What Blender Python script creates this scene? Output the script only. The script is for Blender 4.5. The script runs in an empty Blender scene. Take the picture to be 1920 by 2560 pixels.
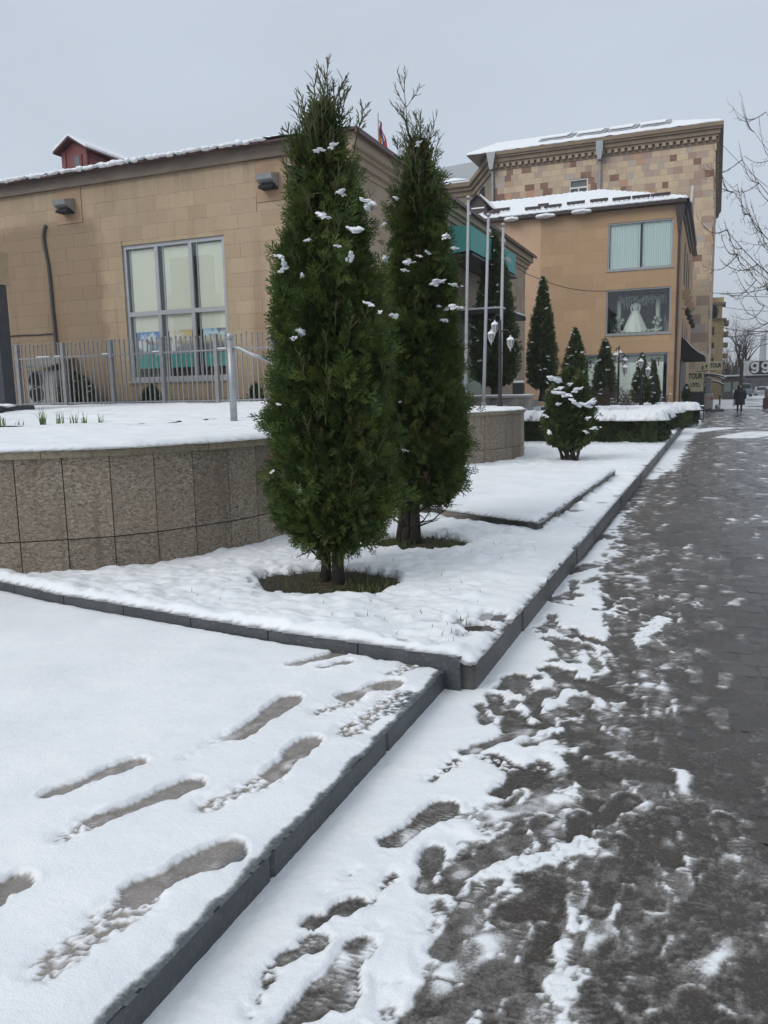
import bpy, math, random
import numpy as np
from mathutils import Vector, Matrix

random.seed(7)
SC = bpy.context.scene
COL = SC.collection

# ------------------------------------------------------------------ camera
EYE = np.array([0.0, 0.0, 1.6])
FPX = 2000.0                      # focal length in pixels of the 1920 x 2560 frame
_a = np.array([4890.0, 192.0, -FPX]); _b = np.array([830.0, -314.0, FPX]); _v = np.array([-285.0, -13450.0, -FPX])
_M = np.stack([_a/np.linalg.norm(_a), _b/np.linalg.norm(_b), _v/np.linalg.norm(_v)], 1)
_U, _S, _V = np.linalg.svd(_M)
ROT = _U @ _V                     # world to camera (right, down, forward)
cam_data = bpy.data.cameras.new('camera')
cam = bpy.data.objects.new('camera', cam_data); COL.objects.link(cam)
cam_data.sensor_fit = 'HORIZONTAL'; cam_data.sensor_width = 36.0
cam_data.lens = 36.0*FPX/1920.0
cam_data.clip_start = 0.05; cam_data.clip_end = 4000.0
_w = np.eye(4); _w[:3, 0] = ROT[0]; _w[:3, 1] = -ROT[1]; _w[:3, 2] = -ROT[2]; _w[:3, 3] = EYE
cam.matrix_world = Matrix(_w.tolist())
SC.camera = cam
SC.render.resolution_x, SC.render.resolution_y = 768, 1024

# where a sight line of the survey photograph meets a level, a cross wall or a street-side wall
def _ray(px, py): return ROT.T @ np.array([px-960.0, py-1280.0, FPX])
def onz(px, py, z=0.0):
    d = _ray(px, py); return d*((z-EYE[2])/d[2]) + EYE
def ony(px, py, y):
    d = _ray(px, py); return d*(y/d[1]) + EYE
def onx(px, py, x):
    d = _ray(px, py); return d*(x/d[0]) + EYE
K = 1920.0/1659.0                 # the survey notes use a 1659 px wide print

# ------------------------------------------------------------------ sky, sun, exposure
SUN_EL, SUN_AZ = math.radians(40), math.radians(215)   # azimuth clockwise from +Y: behind the viewer, a little left
world = bpy.data.worlds.new('World'); SC.world = world; world.use_nodes = True
wn = world.node_tree.nodes; wl = world.node_tree.links; wn.clear()
w_out = wn.new('ShaderNodeOutputWorld'); w_bg = wn.new('ShaderNodeBackground')
w_sky = wn.new('ShaderNodeTexSky'); w_sky.sky_type = 'NISHITA'; w_sky.sun_disc = False
w_sky.sun_elevation = SUN_EL; w_sky.sun_rotation = SUN_AZ; w_sky.dust_density = 3.0
w_tc = wn.new('ShaderNodeTexCoord'); w_sep = wn.new('ShaderNodeSeparateXYZ')
wl.new(w_tc.outputs['Generated'], w_sep.inputs[0])
w_up = wn.new('ShaderNodeMath'); w_up.operation = 'MAXIMUM'; w_up.inputs[1].default_value = 0.0
wl.new(w_sep.outputs['Z'], w_up.inputs[0])
# closed cloud cover: brightest overhead, as an overcast sky is
w_ramp = wn.new('ShaderNodeValToRGB'); cr = w_ramp.color_ramp
cr.elements[0].position = 0.0; cr.elements[0].color = (0.635, 0.685, 0.752, 1)
cr.elements[1].position = 1.0; cr.elements[1].color = (0.80, 0.83, 0.87, 1)
e = cr.elements.new(0.16); e.color = (0.595, 0.665, 0.758, 1)
e = cr.elements.new(0.42); e.color = (0.60, 0.672, 0.768, 1)
wl.new(w_up.outputs[0], w_ramp.inputs[0])
w_map = wn.new('ShaderNodeMapping'); w_map.inputs['Scale'].default_value = (1.2, 1.2, 3.0)
wl.new(w_tc.outputs['Generated'], w_map.inputs['Vector'])
w_noise = wn.new('ShaderNodeTexNoise'); w_noise.inputs['Scale'].default_value = 1.7
w_noise.inputs['Detail'].default_value = 5.0; w_noise.inputs['Roughness'].default_value = 0.5
wl.new(w_map.outputs[0], w_noise.inputs['Vector'])
w_mr = wn.new('ShaderNodeMapRange'); w_mr.inputs['From Min'].default_value = 0.3; w_mr.inputs['From Max'].default_value = 0.7
w_mr.inputs['To Min'].default_value = 0.95; w_mr.inputs['To Max'].default_value = 1.05
wl.new(w_noise.outputs['Fac'], w_mr.inputs['Value'])
w_mul = wn.new('ShaderNodeVectorMath'); w_mul.operation = 'SCALE'
wl.new(w_ramp.outputs['Color'], w_mul.inputs[0]); wl.new(w_mr.outputs[0], w_mul.inputs['Scale'])
w_sc = wn.new('ShaderNodeVectorMath'); w_sc.operation = 'SCALE'; w_sc.inputs['Scale'].default_value = 0.10
wl.new(w_sky.outputs[0], w_sc.inputs[0])
w_mix = wn.new('ShaderNodeMix'); w_mix.data_type = 'RGBA'; w_mix.inputs[0].default_value = 0.92
wl.new(w_sc.outputs[0], w_mix.inputs[6]); wl.new(w_mul.outputs[0], w_mix.inputs[7])
wl.new(w_mix.outputs[2], w_bg.inputs['Color']); w_bg.inputs['Strength'].default_value = 1.0
wl.new(w_bg.outputs[0], w_out.inputs['Surface'])

sun_data = bpy.data.lights.new('sun', 'SUN'); sun_data.energy = 1.3; sun_data.angle = math.radians(35)
sun_data.color = (1.0, 0.955, 0.89)
sun = bpy.data.objects.new('sun', sun_data); COL.objects.link(sun)
_d = Vector((math.sin(SUN_AZ)*math.cos(SUN_EL), math.cos(SUN_AZ)*math.cos(SUN_EL), math.sin(SUN_EL)))
sun.rotation_euler = _d.to_track_quat('Z', 'Y').to_euler(); sun.location = (-20, -20, 40)

SC.view_settings.view_transform = 'Standard'; SC.view_settings.look = 'None'
SC.view_settings.exposure = 0.06; SC.view_settings.gamma = 1.0
SC.view_settings.use_curve_mapping = False
SC.render.engine = 'CYCLES'
SC.cycles.use_denoising = True
SC.cycles.max_bounces = 7; SC.cycles.transparent_max_bounces = 12
SC.cycles.volume_bounces = 0

# ------------------------------------------------------------------ noise
def _grad(ix, iy, seed):
    h = (ix.astype(np.int64)*374761393 + iy.astype(np.int64)*668265263 + seed*974634777) & 0xffffffff
    h = ((h ^ (h >> 13))*1274126177) & 0xffffffff
    h = h ^ (h >> 16)
    a = (h & 0xffff)/65536.0*2*np.pi
    return np.cos(a), np.sin(a)
def perlin(x, y, seed=0):
    x = np.asarray(x, float); y = np.asarray(y, float)
    x0 = np.floor(x); y0 = np.floor(y); fx = x-x0; fy = y-y0
    u = fx**3*(fx*(fx*6-15)+10); v = fy**3*(fy*(fy*6-15)+10)
    def g(dx, dy):
        c, s = _grad(x0+dx, y0+dy, seed); return c*(fx-dx)+s*(fy-dy)
    n0 = g(0, 0)*(1-u)+g(1, 0)*u; n1 = g(0, 1)*(1-u)+g(1, 1)*u
    return (n0*(1-v)+n1*v)*1.4
def fbm(x, y, octv=4, seed=0, rough=0.5):
    t = 0.0; a = 1.0; f = 1.0
    for i in range(octv):
        t = t + a*perlin(np.asarray(x)*f+i*17.3, np.asarray(y)*f-i*9.1, seed+i); a *= rough; f *= 2.03
    return t
def sstep(a, b, x):
    t = np.clip((x-a)/(b-a), 0, 1); return t*t*(3-2*t)

# ------------------------------------------------------------------ object helpers
def tag(o, label, cat, group=None):
    o['label'] = label; o['category'] = cat
    if group: o['group'] = group
    return o
def struct(o): o['kind'] = 'structure'; return o
def stuff(o): o['kind'] = 'stuff'; return o
def thing(name, label, cat, loc=(0, 0, 0), group=None):
    o = bpy.data.objects.new(name, None); COL.objects.link(o); o.location = loc; o.empty_display_size = 0.2
    if label: tag(o, label, cat, group)
    return o
def origin_of(o):
    p = Vector((0, 0, 0))
    while o is not None:
        p += o.location; o = o.parent
    return p
def link(name, me, parent=None, mat=None):
    o = bpy.data.objects.new(name, me); COL.objects.link(o)
    if mat is not None:
        if me.materials: me.materials[0] = mat
        else: me.materials.append(mat)
    if parent is not None:
        o.parent = parent; o.location = -origin_of(parent)
    return o
def copy_tree(o, parent=None):
    c = o.copy(); COL.objects.link(c)
    if parent is not None: c.parent = parent
    for ch in list(o.children): copy_tree(ch, c)
    return c
def mesh_np(name, V, F, smooth=False):
    me = bpy.data.meshes.new(name); V = np.ascontiguousarray(V, np.float32); F = np.ascontiguousarray(F, np.int32)
    k = F.shape[1]
    me.vertices.add(len(V)); me.vertices.foreach_set('co', V.ravel())
    me.loops.add(F.size); me.loops.foreach_set('vertex_index', F.ravel())
    me.polygons.add(len(F)); me.polygons.foreach_set('loop_start', np.arange(0, F.size, k, dtype=np.int32))
    me.polygons.foreach_set('loop_total', np.full(len(F), k, np.int32))
    if smooth: me.polygons.foreach_set('use_smooth', np.ones(len(F), bool))
    me.update(calc_edges=True); me.validate(); return me

class MB:
    def __init__(s): s.v = []; s.f = []
    def add(s, vs, fs):
        n = len(s.v); s.v.extend([tuple(map(float, p)) for p in vs]); s.f.extend([tuple(n+i for i in f) for f in fs]); return s
    def box(s, x0, x1, y0, y1, z0, z1):
        return s.add([(x0,y0,z0),(x1,y0,z0),(x1,y1,z0),(x0,y1,z0),(x0,y0,z1),(x1,y0,z1),(x1,y1,z1),(x0,y1,z1)],
                     [(3,2,1,0),(4,5,6,7),(0,1,5,4),(1,2,6,5),(2,3,7,6),(3,0,4,7)])
    def bbox(s, x0, x1, y0, y1, z0, z1, b=0.01):      # box with chamfered edges
        xs=(x0,x0+b,x1-b,x1); ys=(y0,y0+b,y1-b,y1); zs=(z0,z0+b,z1-b,z1)
        vs=[];idx={}
        def V(i,j,k):
            if (i,j,k) not in idx: idx[(i,j,k)]=len(vs); vs.append((xs[i],ys[j],zs[k]))
            return idx[(i,j,k)]
        fs=[]
        for i,fl in ((0,1),(3,0)):
            q=[V(i,1,1),V(i,2,1),V(i,2,2),V(i,1,2)]; fs.append(q[::-1] if fl else q)
            q=[V(1,i,1),V(2,i,1),V(2,i,2),V(1,i,2)]; fs.append(q if fl else q[::-1])
            q=[V(1,1,i),V(2,1,i),V(2,2,i),V(1,2,i)]; fs.append(q[::-1] if fl else q)
        for a in (0,3):
            for c in (0,3):
                aa=1 if a==0 else 2; cc=1 if c==0 else 2
                fs.append([V(1,a,cc),V(2,a,cc),V(2,aa,c),V(1,aa,c)])
                fs.append([V(a,1,cc),V(a,2,cc),V(aa,2,c),V(aa,1,c)])
                fs.append([V(a,cc,1),V(a,cc,2),V(aa,c,2),V(aa,c,1)])
                for d in (0,3):
                    dd=1 if d==0 else 2
                    fs.append([V(a,cc,dd),V(aa,c,dd),V(aa,cc,d)])
        return s.add(vs, fs)
    def obox(s, c, ax, ay, az):                        # box from a centre and three half vectors
        c=Vector(c); ax=Vector(ax); ay=Vector(ay); az=Vector(az)
        vs=[c-ax-ay-az,c+ax-ay-az,c+ax+ay-az,c-ax+ay-az,c-ax-ay+az,c+ax-ay+az,c+ax+ay+az,c-ax+ay+az]
        return s.add(vs,[(3,2,1,0),(4,5,6,7),(0,1,5,4),(1,2,6,5),(2,3,7,6),(3,0,4,7)])
    def tube(s, pts, r, n=8, cap=True):
        pts=[Vector(p) for p in pts]
        rs=r if isinstance(r,(list,tuple)) else [r]*len(pts)
        vs=[]; ref=None
        for i,p in enumerate(pts):
            t=(pts[min(i+1,len(pts)-1)]-pts[max(i-1,0)])
            if t.length<1e-9: t=Vector((0,0,1))
            t.normalize()
            if ref is None: ref=Vector((1,0,0)) if abs(t.x)<.8 else Vector((0,1,0))
            a=(ref-t*ref.dot(t)); a.normalize(); ref=a; b=t.cross(a)
            for k in range(n):
                th=2*math.pi*k/n; vs.append(p+(a*math.cos(th)+b*math.sin(th))*rs[i])
        fs=[]
        for i in range(len(pts)-1):
            for k in range(n):
                k2=(k+1)%n; fs.append((i*n+k,i*n+k2,(i+1)*n+k2,(i+1)*n+k))
        if cap: fs.append(tuple(range(n-1,-1,-1))); fs.append(tuple((len(pts)-1)*n+k for k in range(n)))
        return s.add(vs,fs)
    def cyl(s, p0, p1, r0, r1=None, n=12): return s.tube([p0,p1],[r0,r0 if r1 is None else r1],n)
    def lathe(s, prof, c=(0,0,0), n=16, sx=1, sy=1):
        vs=[];fs=[]
        for r,z in prof:
            for k in range(n):
                th=2*math.pi*k/n; vs.append((c[0]+r*sx*math.cos(th),c[1]+r*sy*math.sin(th),c[2]+z))
        m=len(prof)
        for i in range(m-1):
            for k in range(n):
                k2=(k+1)%n; fs.append((i*n+k,i*n+k2,(i+1)*n+k2,(i+1)*n+k))
        if prof[0][0]>1e-4: fs.append(tuple(range(n-1,-1,-1)))
        if prof[-1][0]>1e-4: fs.append(tuple((m-1)*n+k for k in range(n)))
        return s.add(vs,fs)
    def prism(s, poly, d):                             # polygon (3-d points) pushed along d
        d=Vector(d); P=[Vector(p) for p in poly]; n=len(P)
        return s.add(P+[p+d for p in P],[tuple(range(n-1,-1,-1)),tuple(range(n,2*n))]+[(i,(i+1)%n,n+(i+1)%n,n+i) for i in range(n)])
    def mesh(s, name, smooth=False):
        me=bpy.data.meshes.new(name); me.from_pydata(s.v,[],s.f)
        if smooth: me.polygons.foreach_set('use_smooth',np.ones(len(me.polygons),bool))
        me.update(); return me
    def build(s, name, mat, parent=None, smooth=False):
        return link(name, s.mesh(name,smooth), parent, mat)

def lump_mesh(name, r=(1,1,1), seed=0, amp=0.25, sub=2, freq=1.6):
    import bmesh
    bm=bmesh.new(); bmesh.ops.create_icosphere(bm,subdivisions=sub,radius=1.0)
    for v in bm.verts:
        n=float(fbm(v.co.x*freq+seed*3.1,v.co.y*freq+v.co.z*freq*0.77+seed,3,seed))
        v.co=v.co*(1+amp*n*1.6)
        v.co=Vector((v.co.x*r[0],v.co.y*r[1],v.co.z*r[2]))
    me=bpy.data.meshes.new(name); bm.to_mesh(me); bm.free()
    me.polygons.foreach_set('use_smooth',np.ones(len(me.polygons),bool)); return me

# ------------------------------------------------------------------ materials
class NT:
    def __init__(s, name):
        s.m=bpy.data.materials.new(name); s.m.use_nodes=True; s.t=s.m.node_tree; s.t.nodes.clear()
        s.out=s.t.nodes.new('ShaderNodeOutputMaterial'); s.b=s.t.nodes.new('ShaderNodeBsdfPrincipled')
        s.t.links.new(s.b.outputs[0],s.out.inputs[0])
    def n(s, typ, **kw):
        nd=s.t.nodes.new(typ)
        for k,v in kw.items():
            if k.startswith('_'): setattr(nd,k[1:],v)
            else:
                key=int(k[1:]) if k[0]=='i' and k[1:].isdigit() else k.replace('__',' ')
                s.set(nd.inputs[key],v)
        return nd
    def set(s, sock, v):
        if isinstance(v, bpy.types.NodeSocket): s.t.links.new(v,sock)
        elif isinstance(v,(tuple,list)) and len(v)==3 and sock.type=='RGBA': sock.default_value=(*v,1)
        else: sock.default_value=v
    def pos(s): return s.n('ShaderNodeNewGeometry').outputs['Position']
    def noise(s, scale, detail=4, rough=.55, vec=None, dist=0):
        return s.n('ShaderNodeTexNoise',Vector=vec or s.pos(),Scale=scale,Detail=detail,Roughness=rough,Distortion=dist).outputs['Fac']
    def map(s, sc): return s.n('ShaderNodeMapping',Vector=s.pos(),Scale=sc).outputs[0]
    def rng(s, v, a, b, c=0., d=1.):
        nd=s.n('ShaderNodeMapRange',Value=v); nd.inputs[1].default_value=a; nd.inputs[2].default_value=b
        nd.inputs[3].default_value=c; nd.inputs[4].default_value=d; return nd.outputs[0]
    def mix(s, f, a, b, blend='MIX'):
        nd=s.t.nodes.new('ShaderNodeMix'); nd.data_type='RGBA'; nd.blend_type=blend
        s.set(nd.inputs[0],f); s.set(nd.inputs[6],a); s.set(nd.inputs[7],b); return nd.outputs[2]
    def mth(s, op, a, b=0., c=None):
        nd=s.t.nodes.new('ShaderNodeMath'); nd.operation=op; s.set(nd.inputs[0],a); s.set(nd.inputs[1],b)
        if c is not None: s.set(nd.inputs[2],c)
        return nd.outputs[0]
    def rand(s):
        o=s.n('ShaderNodeObjectInfo').outputs['Random']; g=s.n('ShaderNodeNewGeometry').outputs['Random Per Island']
        return s.mth('FRACT',s.mth('ADD',o,g))
    def bump(s, h, strength=.4, dist=.01):
        nd=s.n('ShaderNodeBump',Height=h,Strength=strength,Distance=dist); s.t.links.new(nd.outputs[0],s.b.inputs['Normal'])
    def p(s, **kw):
        for k,v in kw.items(): s.set(s.b.inputs[k.replace('__',' ')],v)
        return s
    def ramp(s, v, stops, interp='LINEAR'):
        nd=s.t.nodes.new('ShaderNodeValToRGB'); s.set(nd.inputs[0],v); r=nd.color_ramp; r.interpolation=interp
        while len(r.elements)<len(stops): r.elements.new(0.5)
        for e,(p,c) in zip(r.elements,stops): e.position=p; e.color=(*c,1)
        return nd.outputs[0]

def mat(name, c1, c2=None, rough=.7, nscale=3., bump=0., bscale=60., metal=0., rand=0., stretch=(1,1,1), bdist=.01, spec=.5, c3=None):
    t=NT(name); v=t.map(stretch)
    c=t.mix(t.rng(t.noise(nscale,5,.6,v),.32,.68),c1,c2 if c2 else tuple(x*.75 for x in c1))
    if c3: c=t.mix(t.rng(t.noise(nscale*7.3,3,.6,v),.55,.75),c,c3)
    if rand:
        r=t.rand(); k=t.rng(r,0,1,1-rand,1+rand)
        g=t.n('ShaderNodeCombineColor',i0=k,i1=k,i2=k).outputs[0]
        c=t.mix(1.,c,g,'MULTIPLY')
    t.p(Base__Color=c,Roughness=rough,Metallic=metal)
    t.b.inputs['Specular IOR Level'].default_value=spec
    if bump: t.bump(t.noise(bscale,4,.6,v),bump,bdist)
    return t.m

def snow_mat(name, low, mid, wet=.18, edge=(.075,.088,.098), spec=.4):
    t=NT(name)
    cov=t.n('ShaderNodeAttribute',_attribute_name='cov').outputs['Fac']; eg=t.n('ShaderNodeAttribute',_attribute_name='edge').outputs['Fac']
    n1=t.noise(42,5,.7); n2=t.noise(240,3,.6); n3=t.noise(7,4,.65); n4=t.noise(110,3,.7)
    f=t.mth('ADD',cov,t.mth('MULTIPLY',t.mth('SUBTRACT',n1,.5),t.mth('MULTIPLY',t.mth('SUBTRACT',1.,cov),.40)))
    f=t.mth('ADD',f,t.mth('MULTIPLY',t.mth('SUBTRACT',n4,.5),t.rng(cov,.97,.5,0,.7)))
    lowc=t.mix(t.rng(n3,.35,.65),low,tuple(x*.6 for x in low)); lowc=t.mix(t.rng(n4,.62,.75,0,.4),lowc,tuple(min(.5,x*1.9) for x in low))
    lowc=t.mix(eg,lowc,edge); midc=t.mix(eg,mid,(.32,.34,.36))
    c=t.mix(t.rng(f,.0,.42),lowc,midc)
    white=t.mix(t.rng(t.noise(3.1,5,.65),.3,.7),(.86,.885,.915),(.77,.81,.86))
    white=t.mix(t.rng(t.noise(26,4,.7),.55,.75,0,.35),white,(.70,.735,.78))
    c=t.mix(t.rng(f,.38,.86),c,white)
    r=t.mth('ADD',t.rng(f,.1,.8,wet,.62),t.rng(t.noise(2.3,4,.6),.35,.65,-.18,.10))
    t.p(Base__Color=c,Roughness=r); t.b.inputs['Specular IOR Level'].default_value=spec
    h=t.mth('ADD',t.mth('MULTIPLY',n1,.6),t.mth('ADD',t.mth('MULTIPLY',n2,.3),t.mth('MULTIPLY',n4,.35)))
    t.bump(h,.75,.009)
    return t.m
def plain_snow(name='snow_white'):
    t=NT(name)
    c=t.mix(t.rng(t.noise(2.5,4,.6),.3,.7),(.87,.89,.92),(.81,.845,.89))
    t.p(Base__Color=c,Roughness=.62); t.bump(t.noise(45,4,.65),.5,.012); return t.m
def glass_mat(name, tint=(.75,.8,.8), refl=.12, rough=.02):
    t=NT(name); t.t.nodes.remove(t.b)
    tr=t.n('ShaderNodeBsdfTransparent',Color=tint); gl=t.n('ShaderNodeBsdfGlossy',Color=(.95,.97,1.),Roughness=rough)
    bf=t.n('ShaderNodeNewGeometry').outputs['Backfacing']; fr=t.n('ShaderNodeFresnel',IOR=t.rng(bf,0,1,1.5,.6667)).outputs[0]
    f=t.mth('ADD',fr,refl)
    ms=t.t.nodes.new('ShaderNodeMixShader'); t.set(ms.inputs[0],f); t.t.links.new(tr.outputs[0],ms.inputs[1]); t.t.links.new(gl.outputs[0],ms.inputs[2])
    t.t.links.new(ms.outputs[0],t.out.inputs[0]); return t.m
def leaf_mat(name, stops, trans=.22, rough=.6):
    t=NT(name)
    r=t.n('ShaderNodeNewGeometry').outputs['Random Per Island']
    v=t.mth('ADD',t.mth('MULTIPLY',r,.45),t.mth('MULTIPLY',t.rng(t.noise(5.5,3,.6),.3,.7),.55))
    c=t.ramp(v,stops)
    t.p(Base__Color=c,Roughness=rough); t.b.inputs['Specular IOR Level'].default_value=.25
    tl=t.n('ShaderNodeBsdfTranslucent',Color=c)
    ms=t.t.nodes.new('ShaderNodeMixShader'); ms.inputs[0].default_value=trans
    t.t.links.new(t.b.outputs[0],ms.inputs[1]); t.t.links.new(tl.outputs[0],ms.inputs[2]); t.t.links.new(ms.outputs[0],t.out.inputs[0])
    return t.m

SNOW=plain_snow()
# lettering is made first, while the scene is still small
def text_mesh(body, size, bold=0.0, extrude=.01, sx=1.0):
    cu=bpy.data.curves.new('lettering','FONT'); cu.body=body; cu.size=size; cu.offset=bold; cu.extrude=extrude; cu.align_x='CENTER'; cu.align_y='CENTER'
    cu.resolution_u=3
    o=bpy.data.objects.new('lettering',cu); COL.objects.link(o)
    dg=bpy.context.evaluated_depsgraph_get(); me=bpy.data.meshes.new_from_object(o.evaluated_get(dg))
    bpy.data.objects.remove(o); bpy.data.curves.remove(cu)
    n=len(me.vertices); co=np.empty(n*3,np.float32); me.vertices.foreach_get('co',co); co=co.reshape(-1,3)
    # text lies in x-y; stand it up facing -Y
    w=np.stack([co[:,0]*sx,-co[:,2],co[:,1]],1); me.vertices.foreach_set('co',w.astype(np.float32).ravel()); me.update()
    return me, (w[:,0].min(),w[:,0].max(),w[:,2].min(),w[:,2].max())
T_TOUR=text_mesh('TOUR',1.0,.035,.02,.62)
T_GS=text_mesh('GS',1.0,.01,.01,.6)
T_NT=text_mesh('NT',1.0,.01,.01,.6)
def place_text(tm, name, m, parent, cx, y, cz, h):
    me,(a,b,c,d)=tm; s=h/(d-c)
    o=bpy.data.objects.new(name,me); COL.objects.link(o)
    if not me.materials: me.materials.append(m)
    o.parent=parent; p=origin_of(parent)
    o.scale=(s,s,s); o.location=(cx-(a+b)/2*s-p.x,y-p.y,cz-(c+d)/2*s-p.z); return o
# ================================================================== ground, paving, kerbs, snow
M_ASPHALT=mat('asphalt_wet',(.07,.07,.072),(.045,.045,.048),rough=.32,nscale=.8,bump=.3,bscale=40)
M_SLATE=mat('slate_kerb',(.074,.081,.087),(.046,.051,.056),rough=.5,nscale=6,bump=.5,bscale=60,rand=.15,c3=(.11,.115,.115))
M_KERB=mat('grey_kerb_stone',(.095,.092,.088),(.045,.044,.042),rough=.5,nscale=5,bump=.6,bscale=50,rand=.2,c3=(.14,.135,.125),stretch=(1,1,1.8))
M_PAVER=mat('wet_paver',(.052,.044,.037),(.032,.028,.024),rough=.22,nscale=14,bump=.5,bscale=110,rand=.35,bdist=.006)
M_TILE=mat('slab_tile',(.28,.24,.22),(.22,.20,.19),rough=.35,nscale=5)
M_SOIL=mat('soil_dark',(.032,.026,.020),(.055,.042,.028),rough=.9,nscale=16,bump=.9,bscale=40,bdist=.03,c3=(.06,.07,.03))
M_WALK=snow_mat('walk_snow',(.042,.033,.0255),(.205,.198,.19),.13,spec=.5)
M_SLAB=snow_mat('slab_snow',(.275,.25,.23),(.46,.45,.445),.22,spec=.5)
M_BED=snow_mat('bed_snow',(.30,.31,.32),(.6,.62,.65),.4)

g=MB(); g.add([(-900,-300,-.10),(900,-300,-.10),(900,1800,-.10),(-900,1800,-.10)],[(0,1,2,3)])
struct(g.build('ground',M_ASPHALT))

def hf(name, xs, ys, fun, m, parent=None):
    X,Y=np.meshgrid(xs,ys); res=fun(X,Y); Z,cov,keep=res[:3]
    ny,nx=X.shape; idx=np.arange(ny*nx).reshape(ny,nx)
    q=keep[:-1,:-1]|keep[1:,:-1]|keep[:-1,1:]|keep[1:,1:]
    F=np.stack([idx[:-1,:-1][q],idx[:-1,1:][q],idx[1:,1:][q],idx[1:,:-1][q]],1)
    used=np.zeros(ny*nx,bool); used[F.ravel()]=True; re=np.cumsum(used)-1
    V=np.stack([X.ravel(),Y.ravel(),Z.ravel()],1)[used]; c=cov.ravel()[used].astype(np.float32)
    me=mesh_np(name,V,re[F],True)
    at=me.attributes.new('cov','FLOAT','POINT'); at.data.foreach_set('value',np.ascontiguousarray(c))
    if len(res)>3:
        at=me.attributes.new('edge','FLOAT','POINT'); at.data.foreach_set('value',np.ascontiguousarray(res[3].ravel()[used].astype(np.float32)))
    return link(name,me,parent,m)

# ---- footprints: heel, toe, sole half-widths, floor thickness, scuffed or clean
def seg_d(X,Y,a,b,r0,r1,waist=.010):
    ax,ay=a; bx,by=b; dx,dy=bx-ax,by-ay; L2=dx*dx+dy*dy+1e-9
    t=np.clip(((X-ax)*dx+(Y-ay)*dy)/L2,0,1)
    r=r0+(r1-r0)*t-waist*np.exp(-((t-.38)/.17)**2)+waist*.45*np.exp(-((t-.78)/.2)**2)
    return np.hypot(X-ax-t*dx,Y-ay-t*dy)-r, t, ((X-ax)*dx+(Y-ay)*dy)/math.sqrt(L2)
def press(T,X,Y,prints,z,world=False):
    for i,(x0,y0,x1,y1,r,fl,style) in enumerate(prints):
        if world: a=np.array((x0,y0)); b=np.array((x1,y1))
        else: a=onz(x0*K,y0*K,z)[:2]; b=onz(x1*K,y1*K,z)[:2]
        mx,my=(a+b)/2; R=np.hypot(*(b-a))/2+r+.1
        if mx+R<X.min() or mx-R>X.max() or my+R<Y.min() or my-R>Y.max(): continue
        sl=(np.abs(X-mx)<R)&(np.abs(Y-my)<R)
        if not sl.any(): continue
        x=X[sl]; y=Y[sl]; sd=i+(500 if world else 0)
        d,t,s=seg_d(x,y,a,b,r*.86,r,.013 if style!='blob' else 0)
        d=d+.009*fbm(x*16,y*16,3,40+sd)+.0012*fbm(x*70,y*70,2,41+sd)
        t0=T[sl]
        if style=='scuff':
            m=sstep(.025,-.035,d)*np.clip(.85+.75*fbm(x*30,y*42,4,70+sd,.65),0,1)
            tn=t0*(1-m)+(fl*.6+.001)*m
        else:
            m=sstep(.005,-.012,d)
            tread=.0016*np.sin(s*2*np.pi/.023)*sstep(-.2,.2,fbm(x*14,y*14,2,90+sd)) if style=='tread' else 0
            tn=t0*(1-m)+np.maximum(0,fl+tread+.0014*fbm(x*26,y*26,3,11+sd)+.006*np.clip(fbm(x*7,y*7,2,15+sd)+.15,0,1)*sstep(.0,-.03,d))*m
            rim=np.exp(-((d-.009)/.008)**2)*np.clip(.5+fbm(x*15,y*15,2,16+sd),0,1)
            tn=tn+.0075*rim*np.where(t0>.010,1,.45 if world else 0)
        T[sl]=tn
    return T
_pr=random.Random(31); RAND_PRINTS=[]
for k in range(330):
    y=1.3+7.2*_pr.random()**1.5; x=_pr.gauss(-.42,.30)+.02*y
    if x<-1.0+.12*_pr.random() or x>1.1: continue
    a=_pr.gauss(0,.30)+(math.pi if _pr.random()<.4 else 0); L=.105; r=_pr.uniform(.042,.054); ca,sa=math.sin(a)*L,math.cos(a)*L
    if x<-.72 and _pr.random()<.72: continue
    RAND_PRINTS.append((x-ca,y-sa,x+ca,y+sa,r,_pr.uniform(.0015,.0075),_pr.choice(['clean','clean','tread','tread','blob'])))
for k in range(150):
    y=3.6+13*_pr.random()**1.3; x=_pr.uniform(-1.03,-.45)
    a=_pr.gauss(0,.35)+(math.pi if _pr.random()<.4 else 0); L=.10; ca,sa=math.sin(a)*L,math.cos(a)*L
    RAND_PRINTS.append((x-ca,y-sa,x+ca,y+sa,_pr.uniform(.040,.055),_pr.uniform(.003,.0085),_pr.choice(['clean','clean','tread','blob'])))
SB=np.array([(-.68,1.0),(-.68,1.7),(-.72,1.99),(-.75,2.26),(-.77,2.53),(-.75,2.85),(-.63,3.05),(-.62,3.27),(-.57,3.54),(-.60,3.87),(-.61,4.13),(-.58,4.6),(-.52,4.98),(-.59,5.6),(-.79,6.21),(-.83,7.43),(-.93,9.18),(-1.04,10.58),(-1.2,13.0),(-1.13,13.9),(-.73,16.1),(-.69,19.3),(-.68,26.2),(-.55,33.5),(-.7,60)])
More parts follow.
